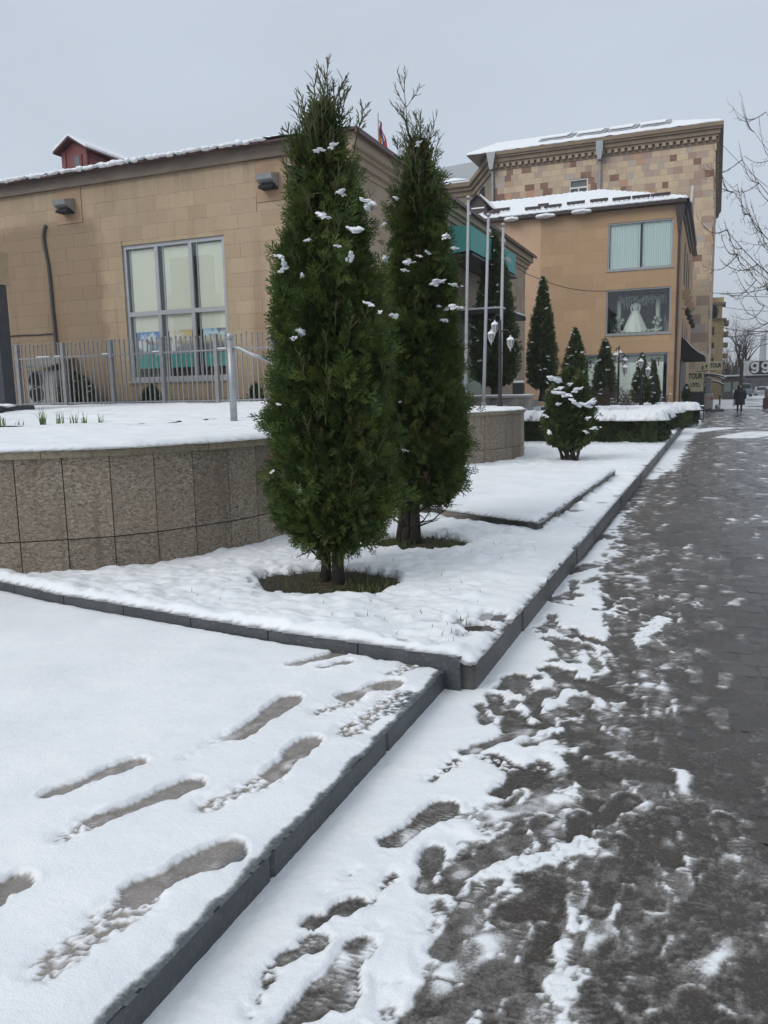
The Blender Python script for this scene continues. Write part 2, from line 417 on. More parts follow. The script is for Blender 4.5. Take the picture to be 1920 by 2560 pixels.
WALK_PRINTS=[(845,1828,962,1752,0.062,.006,'tread'),(985,1893,1118,1822,0.058,.006,'clean'),(1052,1770,1212,1732,0.056,.009,'clean'),
 (1008,1632,1140,1582,0.052,.006,'clean'),(930,1692,985,1650,.04,.004,'scuff'),(1125,1470,1128,1500,0.067,.006,'blob'),(1165,1555,1218,1540,0.056,.004,'tread'),
 (672,2006,765,1962,0.043,.005,'tread'),(620,2078,688,2044,0.043,.005,'tread'),(690,2150,780,2055,0.052,.008,'tread'),(545,2200,590,2100,.03,.003,'scuff'),(585,2260,690,2170,0.050,.005,'tread'),
 (955,2060,1010,1990,0.056,.006,'clean'),(955,2120,1060,2040,0.058,.008,'clean'),(965,2200,1090,2110,0.062,.006,'clean'),(880,2230,955,2145,0.050,.005,'clean'),
 (1235,1640,1275,1695,0.056,.003,'clean'),(1232,1570,1300,1600,0.062,.003,'clean'),(1185,1385,1245,1400,0.078,.004,'blob'),(1240,1378,1290,1392,0.067,.004,'blob'),
 (1335,1345,1350,1415,0.078,.004,'clean'),(1195,1450,1238,1488,0.067,.004,'blob'),(1150,1520,1180,1500,0.056,.004,'blob'),(1265,1480,1330,1510,0.078,.002,'blob'),
 (1190,1300,1240,1290,0.090,.006,'blob'),(1230,1240,1275,1225,0.090,.004,'blob'),(1250,1180,1300,1160,0.101,.004,'blob'),(820,2010,760,2050,.02,.004,'scuff'),
 (800,1960,850,1900,.03,.005,'scuff'),(1110,1975,1175,1965,0.056,.003,'blob'),(1100,1700,1170,1660,.06,.002,'scuff'),(1060,1640,1150,1690,.07,.002,'scuff'),(700,1940,770,1890,.02,.008,'scuff')]
WALK_ADD=[(1030,1905,1275,1830,.055,.020),(1236,1990,1190,2150,.022,.022),(1205,2215,1232,2110,.05,.016),(1245,1705,1268,1630,.018,.014),(1345,1415,1432,1340,.07,.018),
 (1360,1760,1318,1850,.012,.010),(1090,1800,1190,1790,.02,.008),(1180,1460,1260,1500,.05,.016),(1150,1600,1235,1560,.035,.018),(1230,1760,1260,1690,.022,.012),(1370,2010,1420,1975,.03,.010),(1330,2080,1370,2040,.03,.009),
 (1480,935,1560,925,.5,.02),(1590,945,1655,935,.8,.018),(1430,1130,1480,1110,.3,.006)]
def walk(X,Y):
    xb=np.interp(Y,SB[:,1],SB[:,0])
    n=fbm(X*5,Y*3.2,4,3); n2=fbm(X*17,Y*13,3,5); n3=fbm(X*45,Y*38,3,9)
    d=xb+.10*n+.035*n2-X
    T=.024*sstep(-.06,.12,d)+.002*n2*sstep(0,.1,d)+.0012*n3
    # ragged bridges of snow reaching into the slush
    br=1-np.abs(fbm(X*3.1+7,Y*2.3,3,21))*2.6
    T=T+.014*np.clip(br,0,1)**2*sstep(-.55,-.02,d)*sstep(.12,0.,d)
    # wet slush everywhere else: thicker near the viewer, thin and broken further off, where the pavers come through
    sl=np.interp(Y,[1,3.0,4.5,6,10,22,40],[.0058,.0050,.0016,-.0022,-.0026,-.0012,.002])
    s=sl+.0034*fbm(X*7,Y*5,3,31)+.0021*n3+.0030*np.clip(1-np.abs(fbm(X*4.2,Y*3.0,3,33))*4,0,1)
    s=s-.0026*sstep(-.50,.05,X)*sstep(9,5,Y)
    far=sstep(6,9,Y)
    s=s+far*.011*np.clip(fbm(X*2.6,Y*1.1,3,35)+.55*fbm(X*8,Y*4.5,3,36)+.10,-.5,1)*sstep(-1.0,.2,X)
    T=np.maximum(T,0)+np.where(T<.006,s,s*.2)
    T=press(T,X,Y,RAND_PRINTS,0,True)
    for x0,y0,x1,y1,r,h in WALK_ADD:
        a=onz(x0*K,y0*K)[:2]; b=onz(x1*K,y1*K)[:2]
        dd,_,_=seg_d(X,Y,a,b,r*.8,r,0); dd=dd+.03*n2+.012*n3
        T=np.maximum(T,h*sstep(.012,-.02,dd)*(.75+.5*np.clip(n3,-.5,.5)))
    T=press(T,X,Y,WALK_PRINTS,0)
    # bare strip along the kerb foot where water runs
    k=sstep(.05,.0,X+1.115)*sstep(5.5,8,Y); T=T*(1-.8*k)
    cov=sstep(.0031,.0150,T)
    cov=np.clip(cov+.10*np.clip(fbm(X*11,Y*8,3,55),0,1)*sstep(.003,.009,T),0,1)
    return T, cov, T>-.004
wp=thing('sidewalk_snow',None,None); stuff(wp)
bands=[(1.0,3.2,.010,-1.30,.75),(3.2,6.4,.016,-1.30,1.2),(6.4,12.0,.03,-1.16,2.2),(12.0,24.0,.06,-1.16,4.2),(24.0,62.0,.16,-1.16,7.5)]
for y0,y1,st,x0,x1 in bands:
    o=hf('snow_and_slush',np.arange(x0,x1+st,st),np.linspace(y0,y1,int((y1-y0)/st)+1),walk,M_WALK,wp); stuff(o)
# trodden snow carries on around the viewer's feet
o=hf('snow_and_slush',np.arange(-1.30,3.0,.03),np.arange(-2.0,1.01,.03),walk,M_WALK,wp); stuff(o)

# ---- pavers
sw=MB(); sw.box(-1.6,7.6,-3,62,-.2,-.022); sidewalk=struct(sw.build('sidewalk',M_KERB))
def paver_outline():
    P=[]; a,b=.097,.097
    for k in range(4):
        P.append((-a+2*a*k/4,-b+(.010 if k in (1,) else (-.006 if k==3 else 0))))
    for k in range(3): P.append((a+(.007 if k==1 else 0),-b+2*b*k/3))
    for k in range(4): P.append((a-2*a*k/4,b-(.008 if k in (1,) else (-.006 if k==3 else 0))))
    for k in range(3): P.append((-a-(.007 if k==1 else 0),b-2*b*k/3))
    return P
PO=paver_outline(); nP=len(PO)
pv=[(x*.90,y*.90,0.) for x,y in PO]+[(x,y,-.007) for x,y in PO]+[(x,y,-.05) for x,y in PO]
pf=[tuple(range(nP))]+[(i,nP+i,nP+(i+1)%nP,(i+1)%nP) for i in range(nP)]+[(nP+i,2*nP+i,2*nP+(i+1)%nP,nP+(i+1)%nP) for i in range(nP)]
pm=bpy.data.meshes.new('paver'); pm.from_pydata(pv,[],[f if i==0 else f[::-1][::-1] for i,f in enumerate(pf)]); pm.update(); pm.materials.append(M_PAVER)
cells=[]
j=0; y=1.2
while y<36:
    xm=.9 if y<4 else (1.5 if y<12 else (2.8 if y<26 else 3.6))
    x=-1.02+(.1 if j%2 else 0)
    while x<xm:
        cells.append((x+random.uniform(-.003,.003),y+random.uniform(-.003,.003),random.uniform(-.0028,.0022),random.uniform(-.02,.02),random.uniform(-.012,.012),random.uniform(-.012,.012))); x+=.2
    y+=.2; j+=1
pick=sorted([c for c in cells if c[1]>4.3 and c[0]>-.75 and c[0]<.1+c[1]*.075],key=lambda c:c[1])[:300]
ps=set(pick)
for c in pick:
    o=link('paver',pm,sidewalk); o.location=Vector(c[:3]); o.rotation_euler=(c[4],c[5],c[3])
rest=np.array([c for c in cells if c not in ps]); base=np.array(pv)
V=base[None]+np.concatenate([rest[:,:2],rest[:,2:3]],1)[:,None,:]
V[:,:,2]+=base[None,:,0]*rest[:,5,None]+base[None,:,1]*rest[:,4,None]
F=[]
off=(np.arange(len(rest))*len(pv))
quads=np.array(pf[1:]); Q=(quads[None]+off[:,None,None]).reshape(-1,4)
# fan the top face into quads so that one face size serves
tops=np.array([(0,i,i+1,i+2) for i in range(1,nP-2,2)]); TQ=(tops[None]+off[:,None,None]).reshape(-1,4)
me=mesh_np('paving',V.reshape(-1,3),np.concatenate([Q,TQ])); stuff(link('paving',me,sidewalk,M_PAVER))

# ---- near slab with its kerb, divider kerb, planting bed, second slab
XS,XP=-1.29,-1.12
DIV=[(-1.16,3.90),(-2.28,4.00),(-2.93,4.09),(-4.39,4.32),(-5.08,4.48),(-7.5,5.05)]
def divy(x): return np.interp(-np.asarray(x),[-p[0] for p in DIV],[p[1] for p in DIV])
b=MB(); b.box(-9,XS-.11,-3,5.2,-.1,.118); paved=struct(b.build('paved_terrace',M_TILE))
kerb1=struct(thing('slab_kerb',None,None,(XS,0,0)))
y=-2.9
while y<3.95:
    y1=min(y+1.0,3.965); MB().bbox(XS-.11,XS+random.uniform(-.003,.003),y,y1-.006,-.1,.128+random.uniform(-.003,.003),.012).build('kerb_stone',M_SLATE,kerb1); y+=1.0
kerb2=struct(thing('divider_kerb',None,None,(-1.2,3.9,0)))
dx=-1.20; L=.62
while dx>-7.3:
    x1=dx-L; p0=Vector((dx,float(divy(dx)),0)); p1=Vector((x1+.008,float(divy(x1+.008)),0)); t=(p1-p0); n=Vector((-t.y,t.x,0)).normalized()
    if n.y<0: n=-n
    MB().obox((p0+p1)/2+n*.055+Vector((0,0,.055+random.uniform(-.002,.002))),t/2,n*.055,(0,0,.155)).build('kerb_stone',M_SLATE,kerb2); dx-=L
bed=MB(); bed.prism([(x,y+.09,-.15) for x,y in [(XP-.13,DIV[0][1])]+DIV[1:]]+[(-9.5,5.6,-.15),(-9.5,21.5,-.15),(XP-.13,21.5,-.15)],(0,0,.315)); bed_o=struct(bed.build('planting_bed',M_SOIL))
kerb3=struct(thing('planter_kerb',None,None,(XP,4,0)))
y=3.94
while y<30.4:
    L=1.12 if y<9 else 1.5
    e=random.uniform(-.008,.008); MB().bbox(XP-.15,XP+e,y,y+L-.008,-.12,.178+random.uniform(-.005,.004),.014).build('kerb_stone',M_KERB,kerb3); y+=L
# far end of the kerb line turns in, in front of the second hedge
for k in range(3): MB().bbox(XP-.15-1.0*(k+1),XP-.152-1.0*k,30.3,30.42,-.12,.17,.012).build('kerb_stone',M_KERB,kerb3)
S2=[(-1.60,7.86),(-1.46,13.35),(-4.4,13.5),(-4.4,9.35)]
s2=MB(); s2.prism([(x,y,-.05) for x,y in S2],(0,0,.325)); slab2=struct(s2.build('raised_slab',M_TILE))
def edge_stones(a,b,L,parent,z,w=.10,zb=0.,m=None):
    a=Vector((*a,0)); b=Vector((*b,0)); t=b-a; n=max(1,round(t.length/L)); nn=Vector((-t.y,t.x,0)).normalized()
    for k in range(n):
        p0=a+t*(k/n); p1=a+t*((k+1)/n)-t.normalized()*.006
        MB().obox((p0+p1)/2+nn*w/2+Vector((0,0,(z+zb)/2+random.uniform(-.003,.003))),(p1-p0)/2,nn*w/2,(0,0,(z-zb)/2)).build('kerb_stone',m or M_KERB,parent)
edge_stones((-4.4,9.35),(-1.60,7.86),.8,slab2,.285); edge_stones((-1.60,7.86),(-1.46,13.35),.9,slab2,.29)

SLAB_PRINTS=[(110,2085,285,1955,0.085,.006,'scuff'),(300,1928,490,1840,0.071,.0025,'clean'),(112,1718,290,1650,0.055,.004,'clean'),(140,1808,210,1772,0.060,.006,'scuff'),(218,1772,412,1698,0.063,.003,'clean'),
 (450,1742,585,1680,0.069,.007,'scuff'),(592,1672,668,1604,0.063,.003,'clean'),(515,1592,628,1512,0.068,.003,'clean'),(636,1437,730,1415,0.062,.004,'clean'),(700,1444,748,1432,0.048,.003,'clean'),
 (748,1505,845,1478,0.068,.004,'clean'),(695,1538,760,1515,0.069,.006,'scuff'),(752,1582,872,1500,0.085,.004,'scuff'),(-20,1950,32,1912,0.062,.003,'clean'),(830,1420,900,1412,0.085,.004,'scuff'),(850,1455,900,1435,0.069,.005,'scuff'),
 (560,1560,480,1600,0.031,.010,'scuff'),(400,1640,490,1590,0.034,.012,'scuff')]
def slab(X,Y):
    T=.025+.004*fbm(X*1.6,Y*2.2,3,61)+.0016*fbm(X*9,Y*9,3,63)+.0009*fbm(X*40,Y*40,2,64)
    e=(XS-.006-X)+.016*fbm(X*2,Y*9,4,65)+.006*fbm(X*40,Y*40,2,67)
    eg=sstep(.13,.05,XS-X)
    T=T*np.clip(sstep(-.015,.085,e),0,1)**.6
    d2=divy(X)-Y+.006*fbm(X*12,Y*3,3,66)
    T=T*sstep(-.004,.03,d2)
    T=press(T,X,Y,SLAB_PRINTS,.14)
    cov=sstep(.0035,.0135,T)
    return .1285+T*(1-.25*eg),cov,T>.0004,eg
sn=thing('terrace_snow',None,None); stuff(sn)
stuff(hf('snow_sheet',np.arange(-3.2,XS+.012,.010),np.arange(1.0,4.25,.0105),slab,M_SLAB,sn))
stuff(hf('snow_sheet',np.arange(-8.8,-3.199,.035),np.arange(-2.5,5.3,.035),slab,M_SLAB,sn))
stuff(hf('snow_sheet',np.arange(-3.2,XS+.012,.03),np.arange(-2.5,1.01,.03),slab,M_SLAB,sn))

HOLES=[(-2.68,5.33,.57,.47,.06),(-2.55,7.02,.50,.40,.06)]
for x,y,r in ((785,1333,.035),(865,1325,.025),(935,1345,.06),(1030,1350,.10),(1000,1372,.06),(175,1238,.02)):
    p=onz(x*K,y*K,.2); HOLES.append((p[0],p[1],r,r*.9,.02))
BED_SOFT=[onz(x*K,y*K,.2)[:2].tolist()+[r] for x,y,r in ((1060,1330,.13),(985,1340,.10),(1040,1360,.10),(860,1393,.05),(940,1398,.04),(1180,1010,.2))]
def bedf(X,Y):
    T=.050+.020*fbm(X*2.2,Y*2.6,3,71)+.030*np.abs(fbm(X*3.6,Y*4.4,3,72))+.007*fbm(X*11,Y*11,2,74)+.003*fbm(X*25,Y*25,2,73)-.008
    inside=sstep(.0,.22,XP-.16-X)
    T=.035+(T-.035)*(.25+.75*inside)
    e=(XP-.012-X)+.030*fbm(X*2,Y*5,4,75)+.012*fbm(X*20,Y*20,2,76)
    T=T*sstep(-.012,.05,e)**.6
    e2=Y-divy(X)-.015+.012*fbm(X*6,Y*2,3,77)
    T=T*sstep(-.01,.05,e2)**.7
    for hx,hy,rx,ry,s in HOLES:
        d=np.hypot((X-hx)/rx,(Y-hy)/ry)-1+.16*fbm(X*5,Y*5,3,78)+.08*fbm(X*17,Y*17,2,79)
        T=T*sstep(-.02,.10,d)-.02*sstep(.02,-.05,d)
    for hx,hy,r in BED_SOFT:
        d=np.hypot(X-hx,Y-hy)-r+.09*fbm(X*9,Y*9,3,80)
        T=T*(1-.93*sstep(.02,-.03,d))
    # trampled strip beside the raised slab, melted in bands
    strip=(X>-1.58)&(Y>8.2)
    T=np.where(strip,T*np.clip(.85+1.1*fbm(X*3,Y*2.4,3,81),.02,1.0),T)
    # bare walkway stones near the small cypress
    w=sstep(.35,.15,np.hypot((X+1.75)/1.0,(Y-14.6)/.9)+.1*fbm(X*3,Y*3,2,82)); T=T*(1-w)
    cov=sstep(.004,.018,T)
    return .174+.037*sstep(.24,.13,Y-divy(X))*sstep(7.,6.,Y)*sstep(-1.17,-1.24,X)+T,cov,T>.0008
bs=thing('bed_snow',None,None); stuff(bs)
stuff(hf('snow_sheet',np.arange(-5.6,XP+.012,.018),np.arange(3.9,8.7,.018),bedf,M_BED,bs))
stuff(hf('snow_sheet',np.arange(-5.6,XP+.012,.04),np.arange(8.68,21.6,.05),bedf,M_BED,bs))
stuff(hf('snow_sheet',np.arange(-4.9,XP+.012,.06),np.arange(21.55,30.4,.08),bedf,M_BED,bs))
b=MB(); b.box(-12,XP-.12,21.4,30.3,-.15,.166); struct(b.build('planting_bed',M_SOIL))
s2p=np.array(S2)
def poly_in(X,Y,P):          # signed distance to a convex polygon, inside positive
    d=np.full(X.shape,1e9); n=len(P); s=np.sign(sum(P[i][0]*P[(i+1)%n][1]-P[(i+1)%n][0]*P[i][1] for i in range(n)))
    for i in range(n):
        ax,ay=P[i]; bx,by=P[(i+1)%n]; L=math.hypot(bx-ax,by-ay)
        d=np.minimum(d,s*((bx-ax)*(Y-ay)-(by-ay)*(X-ax))/L)
    return d
def slab2f(X,Y):
    d=poly_in(X,Y,S2)+.02*fbm(X*6,Y*6,3,84)
    T=(.042+.006*fbm(X*2,Y*2,3,85)-.02*np.clip(fbm(X*3.2,Y*5,3,86)-.35,0,1))*sstep(-.005,.06,d)**.6
    return .287+T,sstep(.004,.02,T),T>.001
stuff(hf('snow_sheet',np.arange(-4.45,-1.4,.03),np.arange(7.8,13.6,.035),slab2f,M_BED,bs))
# ================================================================== retaining walls
M_GRANITE=None
def granite():
    t=NT('bush_hammered_granite')
    v=t.map((1,1,1.9)); w=t.noise(34,4,.62,v,.9); big=t.noise(2.2,4,.6)
    c=t.mix(t.rng(w,.36,.64),(.095,.075,.056),(.42,.36,.28))
    c=t.mix(t.rng(big,.35,.7,0,.45),c,(.24,.185,.135))
    k=t.rng(t.rand(),0,1,.78,1.22); g=t.n('ShaderNodeCombineColor',i0=k,i1=k,i2=k).outputs[0]
    c=t.mix(1.,c,g,'MULTIPLY')
    st=t.rng(t.noise(1.0,3,.6,t.map((7,7,.5))),.58,.72,0,.55); c=t.mix(st,c,(.13,.105,.08))
    t.p(Base__Color=c,Roughness=.8); t.bump(w,.9,.02); return t.m
M_GRANITE=granite()
M_COPING=mat('coping_granite',(.33,.29,.20),(.20,.17,.12),rough=.85,nscale=20,bump=.8,bscale=60,rand=.12,bdist=.015)
M_CONC=mat('concrete',(.30,.29,.27),(.22,.215,.205),rough=.85,nscale=4,bump=.3)
M_DARKSTONE=mat('dark_polished_stone',(.045,.052,.064),(.030,.034,.042),rough=.35,nscale=4,bump=.1)

def catmull(P,n=12):
    P=[np.array(p,float) for p in P]; out=[]
    Q=[2*P[0]-P[1]]+P+[2*P[-1]-P[-2]]
    for i in range(1,len(Q)-2):
        for k in range(n):
            t=k/n; a,b,c,d=Q[i-1],Q[i],Q[i+1],Q[i+2]
            out.append(.5*((2*b)+(-a+c)*t+(2*a-5*b+4*c-d)*t*t+(-a+3*b-3*c+d)*t**3))
    out.append(P[-1]); return np.array(out)
def resample(C,L):
    s=np.concatenate([[0],np.cumsum(np.hypot(*np.diff(C,axis=0).T))]); n=max(1,int(round(s[-1]/L)))
    u=np.linspace(0,s[-1],n+1); return np.stack([np.interp(u,s,C[:,0]),np.interp(u,s,C[:,1])],1)
WL=catmull([(-7.6,3.2),(-6.4,3.95),(-5.6,4.45),(-5.26,4.66),(-4.95,4.87),(-4.66,5.08),(-4.41,5.35),(-4.24,5.70),(-4.08,6.03),(-3.98,6.45),(-3.95,6.95),(-4.05,7.5),(-4.4,8.0),(-5.2,8.4)])
WR=catmull([(-6.0,12.0),(-5.2,12.8),(-4.7,13.7),(-4.34,14.48),(-3.89,15.44),(-3.72,16.3),(-3.78,17.1),(-4.15,18.0),(-4.9,18.8),(-6.2,19.3)])
ZT=1.205
def wall_run(root,C,L,mrow=.475):
    P=resample(C,L)
    for i in range(len(P)-1):
        a=Vector((*P[i],0)); b=Vector((*P[i+1],0)); t=(b-a); tl=t.length; t.normalize(); n=Vector((t.y,-t.x,0))   # outward
        g=.004; o=random.uniform(-.004,.004)
        for z0,z1 in ((.02,mrow-.005),(mrow+.005,ZT-.065)):
            MB().obox((a+b)/2+n*(-.02+o)+Vector((0,0,(z0+z1)/2)),t*(tl/2-g),n*.02,(0,0,(z1-z0)/2)).build('panel',M_GRANITE,root)
    core=MB(); inn=[]
    for k,p in enumerate(P):
        a=P[max(k-1,0)]; b=P[min(k+1,len(P)-1)]; t=Vector((*(b-a),0)).normalized(); n=Vector((t.y,-t.x,0)); inn.append((Vector((*p,0))-n*.036,Vector((*p,0))-n*.25,n))
    for k in range(len(inn)-1):
        a0,a1,_=inn[k]; b0,b1,_=inn[k+1]; core.prism([a0,b0,b1,a1],(0,0,ZT-.07))
    core.build('core',M_CONC,root)
    P2=resample(C,1.05)
    for i in range(len(P2)-1):
        a=Vector((*P2[i],0)); b=Vector((*P2[i+1],0)); t=(b-a); t.normalize()
        # follow the curve inside one coping stone
        seg=resample(C,.35); m=MB()
        ii=[k for k in range(len(seg))]
        s0=np.interp(i,range(len(P2)),range(len(P2))); 
        sub=resample(C,1.05/3)
        q=sub[int(round(i*(len(sub)-1)/(len(P2)-1))):int(round((i+1)*(len(sub)-1)/(len(P2)-1)))+1]
        pts=[]
        for k in range(len(q)):
            u=q[max(k-1,0)]; w=q[min(k+1,len(q)-1)]; tt=Vector((*(w-u),0)).normalized(); nn=Vector((tt.y,-tt.x,0)); pts.append((Vector((*q[k],0))+nn*.03,Vector((*q[k],0))-nn*.27))
        pts[-1]=tuple(p-t*.005 for p in pts[-1])
        vs=[];fs=[]
        for o_,i_ in pts: vs+=[o_+Vector((0,0,ZT-.063)),o_+Vector((0,0,ZT)),i_+Vector((0,0,ZT)),i_+Vector((0,0,ZT-.063))]
        for k in range(len(pts)-1):
            for c in range(4): fs.append((4*k+c,4*k+(c+1)%4,4*k+4+(c+1)%4,4*k+4+c))
        fs+= [(3,2,1,0),tuple(4*(len(pts)-1)+c for c in range(4))]
        m.add(vs,fs).build('coping_stone',M_COPING,root)
wl=thing('retaining_wall','curved granite-panelled retaining wall at the left, below the snowy terrace','retaining wall',(-5.3,4.6,0),'curved retaining walls')
wall_run(wl,WL,.365)
wr=thing('retaining_wall','curved granite-panelled wall end to the right of the two tall cypresses','retaining wall',(-3.8,15.8,0),'curved retaining walls')
wall_run(wr,WR,.50)
def side(X,Y,C):               # signed distance to the wall line, positive behind the wall
    C=C[::3]; best=np.full(X.shape,1e9); sg=np.zeros(X.shape)
    for i in range(len(C)-1):
        ax,ay=C[i]; bx,by=C[i+1]; dx,dy=bx-ax,by-ay; L2=dx*dx+dy*dy
        t=np.clip(((X-ax)*dx+(Y-ay)*dy)/L2,0,1); d=np.hypot(X-ax-t*dx,Y-ay-t*dy); s=np.sign(dx*(Y-ay)-dy*(X-ax))
        u=d<best-1e-6; best=np.where(u,d,best); sg=np.where(u,s,sg)
    return best*sg
def tz(X,Y): return 1.205+(.20*sstep(8.6,15.2,Y)+.03*sstep(15.2,15.5,Y))*sstep(-7.3,-8.6,X)
def terf(X,Y):
    d=np.where(Y<10,side(X,Y,WL),side(X,Y,WR))
    d=np.where((Y>8.55)&(Y<11.62),-5.0-X,d)+.012*fbm(X*7,Y*7,3,91)
    T=(.050+.012*fbm(X*1.3,Y*3.5,3,92)+.006*fbm(X*6,Y*6,3,93))*sstep(-.03,.05,d)**.55
    wornness=np.clip(1.3*fbm(X*.45,Y*2.2,3,95)+.12,0,1)*sstep(8.9,10.5,Y)
    T=T*(1-.95*wornness)
    return tz(X,Y)+T-.004,np.clip(sstep(.003,.028,T),0,1),(T>.001)
stuff(hf('snow_sheet',np.arange(-9.0,-3.6,.035),np.arange(3.4,8.6,.035),terf,M_BED,sn))
stuff(hf('snow_sheet',np.arange(-20,-7.4,.1),np.arange(8.6,16.4,.06),terf,M_BED,sn))
stuff(hf('snow_sheet',np.arange(-7.41,-4.9,.05),np.arange(8.6,11.61,.05),terf,M_BED,sn))
stuff(hf('snow_sheet',np.arange(-7.41,-3.55,.05),np.arange(11.6,19.4,.05),terf,M_BED,sn))
tp=[tuple(p) for p in resample(WL,.5)]; tp=[(x-.12,y+.05) for x,y in tp]
b=MB(); b.prism([(x,y,.05) for x,y in tp]+[(-5.3,8.45,.05),(-40,8.45,.05),(-40,3.4,.05)],(0,0,1.142)); struct(b.build('upper_terrace',M_TILE))
tq=[(x-.12,y-.02) for x,y in resample(WR,.5)]
b=MB(); b.prism([(-40,8.46,.05),(-5.0,8.46,.05),(-5.0,11.6,.05)]+[(x,y,.05) for x,y in tq]+[(-7.2,20,.05),(-7.2,36,.05),(-40,36,.05)],(0,0,1.142)); struct(b.build('upper_terrace',M_TILE))
b=MB()
for k in range(22):
    y0=8.46+k*.32; zz=float(tz(np.array(-20.),np.array(y0)))-.004
    if zz>1.20: b.box(-40,-8.75,y0,17.4,1.1,zz)
struct(b.build('terrace_rise',M_TILE))
st=thing('stair','stone steps between the curved walls behind the cypresses','stair',(-4.2,10,0))
for k in range(6): MB().box(-5.02,-3.3-.29*k,8.75,11.4,.0,.19+.17*k+.001*k).build('step',M_CONC,st)

# ================================================================== wall building kit
def rect_sub(r,h):
    u0,u1,z0,z1=r; a0,a1,b0,b1=h
    if a1<=u0 or a0>=u1 or b1<=z0 or b0>=z1: return [r]
    out=[]
    if a0>u0: out.append((u0,a0,z0,z1))
    if a1<u1: out.append((a1,u1,z0,z1))
    m0,m1=max(u0,a0),min(u1,a1)
    if b0>z0: out.append((m0,m1,z0,b0))
    if b1<z1: out.append((m0,m1,b1,z1))
    return out
def cut(rects,holes):
    for h in holes: rects=[q for r in rects for q in rect_sub(r,h)]
    return rects
UNIT=MB().box(-.5,.5,-.5,.5,-.5,.5).mesh('stone')
def wall_shell(root,axis,c,u0,u1,z0,z1,holes,m,th=.3,sgn=1):
    # axis 'Y': wall in a plane of constant y (u is x), outside towards -y;  axis 'X': constant x (u is y), outside towards +x
    w=MB()
    for a,b_,e,f in cut([(u0,u1,z0,z1)],holes):
        if axis=='Y': w.box(a,b_,c,c+th,e,f)
        else: w.box(c-th,c,a,b_,e,f)
    return w.build('wall',m,root)
def stones(root,axis,c,u0,u1,z0,z1,ch,wmin,wmax,holes,m,limit,seed,proud=.012,name='stone_block',rest='stone_courses',gap=.0035):
    rnd=random.Random(seed); rs=[]
    z=z0
    while z<z1-.05:
        zz=min(z+ch*rnd.uniform(.94,1.06),z1)
        if z1-zz<ch*.35: zz=z1
        u=u0-rnd.uniform(0,wmax)
        while u<u1:
            w=rnd.uniform(wmin,wmax); a=max(u,u0); b_=min(u+w,u1)
            if b_-a>.03: rs+=cut([(a,b_,z,zz)],holes)
            u+=w
        z=zz
    rs=[r for r in rs if r[1]-r[0]>.03 and r[3]-r[2]>.03]
    def seen(r):
        uc=(r[0]+r[1])/2; p=(uc,c) if axis=='Y' else (c,uc)
        return -(r[1]-r[0])*(r[3]-r[2])/(p[0]**2+p[1]**2)
    rs.sort(key=seen)
    me=UNIT.copy(); me.materials.append(m); o0=origin_of(root)
    rb=MB()
    for i,(a,b_,e,f) in enumerate(rs):
        pr=proud+rnd.uniform(0,.006)
        if i<limit:
            o=bpy.data.objects.new(name,me); COL.objects.link(o); o.parent=root
            if axis=='Y': o.location=Vector(((a+b_)/2,c-pr/2,(e+f)/2))-o0; o.scale=(b_-a-gap,pr,f-e-gap)
            else: o.location=Vector((c+pr/2,(a+b_)/2,(e+f)/2))-o0; o.scale=(pr,b_-a-gap,f-e-gap)
        else:
            if axis=='Y': rb.box(a+gap/2,b_-gap/2,c-pr,c,e+gap/2,f-gap/2)
            else: rb.box(c,c+pr,a+gap/2,b_-gap/2,e+gap/2,f-gap/2)
    if rb.v: stuff(rb.build(rest,m,root))
def tuff(name,ca,cb,rand,stain=False,damp=(.215,.15,.098),pal=None):
    t=NT(name); r=t.rand()
    if pal: c=t.ramp(r,pal,'CONSTANT'); c=t.mix(t.rng(t.noise(1.5,4,.6),.3,.7,0,.25),c,(.5,.4,.29))
    else:
        c=t.mix(r,ca,cb); k=t.rng(t.mth('FRACT',t.mth('MULTIPLY',r,7.31)),0,1,1-rand,1+rand)
        c=t.mix(1.,c,t.n('ShaderNodeCombineColor',i0=k,i1=k,i2=k).outputs[0],'MULTIPLY')
    c=t.mix(t.rng(t.noise(16,4,.65),.35,.7,0,.28),c,tuple(x*.6 for x in ca))
    c=t.mix(t.rng(t.noise(.55,4,.6,t.map((1.2,1.2,.45))),.5,.75,0,.35),c,tuple(x*.66 for x in ca))
    if stain:
        # damp, rust-brown patch left of the window: bounded area with a ragged lower run
        s=t.n('ShaderNodeSeparateXYZ',Vector=t.pos()); x=s.outputs[0]; z=s.outputs[2]
        nz=t.mth('MULTIPLY',t.mth('SUBTRACT',t.noise(1.3,4,.6),.5),.9)
        mx=t.rng(t.mth('ADD',x,nz),-14.9,-14.55,1,0); mz=t.rng(t.mth('ADD',z,t.mth('MULTIPLY',nz,.5)),6.05,6.3,1,0)
        mm=t.mth('MULTIPLY',mx,mz); c=t.mix(t.mth('MULTIPLY',mm,.62),c,damp)
        st=t.rng(t.noise(1.,3,.6,t.map((2.6,2.6,.12))),.52,.66,0,1)
        c=t.mix(t.mth('MULTIPLY',t.mth('MULTIPLY',st,t.rng(z,6.3,3.0,0,1)),.5),c,(.20,.11,.055))
        low=t.rng(t.mth('ADD',z,nz),2.9,1.5,0,.45); c=t.mix(low,c,damp)
        drip=t.rng(t.noise(1.,3,.6,t.map((5,5,.25))),.5,.65,0,1)
        c=t.mix(t.mth('MULTIPLY',drip,t.rng(z,6.2,7.05,0,.4)),c,(.22,.16,.11))
    t.p(Base__Color=c,Roughness=.86); t.bump(t.noise(70,4,.65),.5,.012); return t.m
M_TUFF_A=tuff('tan_tuff',(.475,.365,.25),(.43,.325,.215),.06,True)
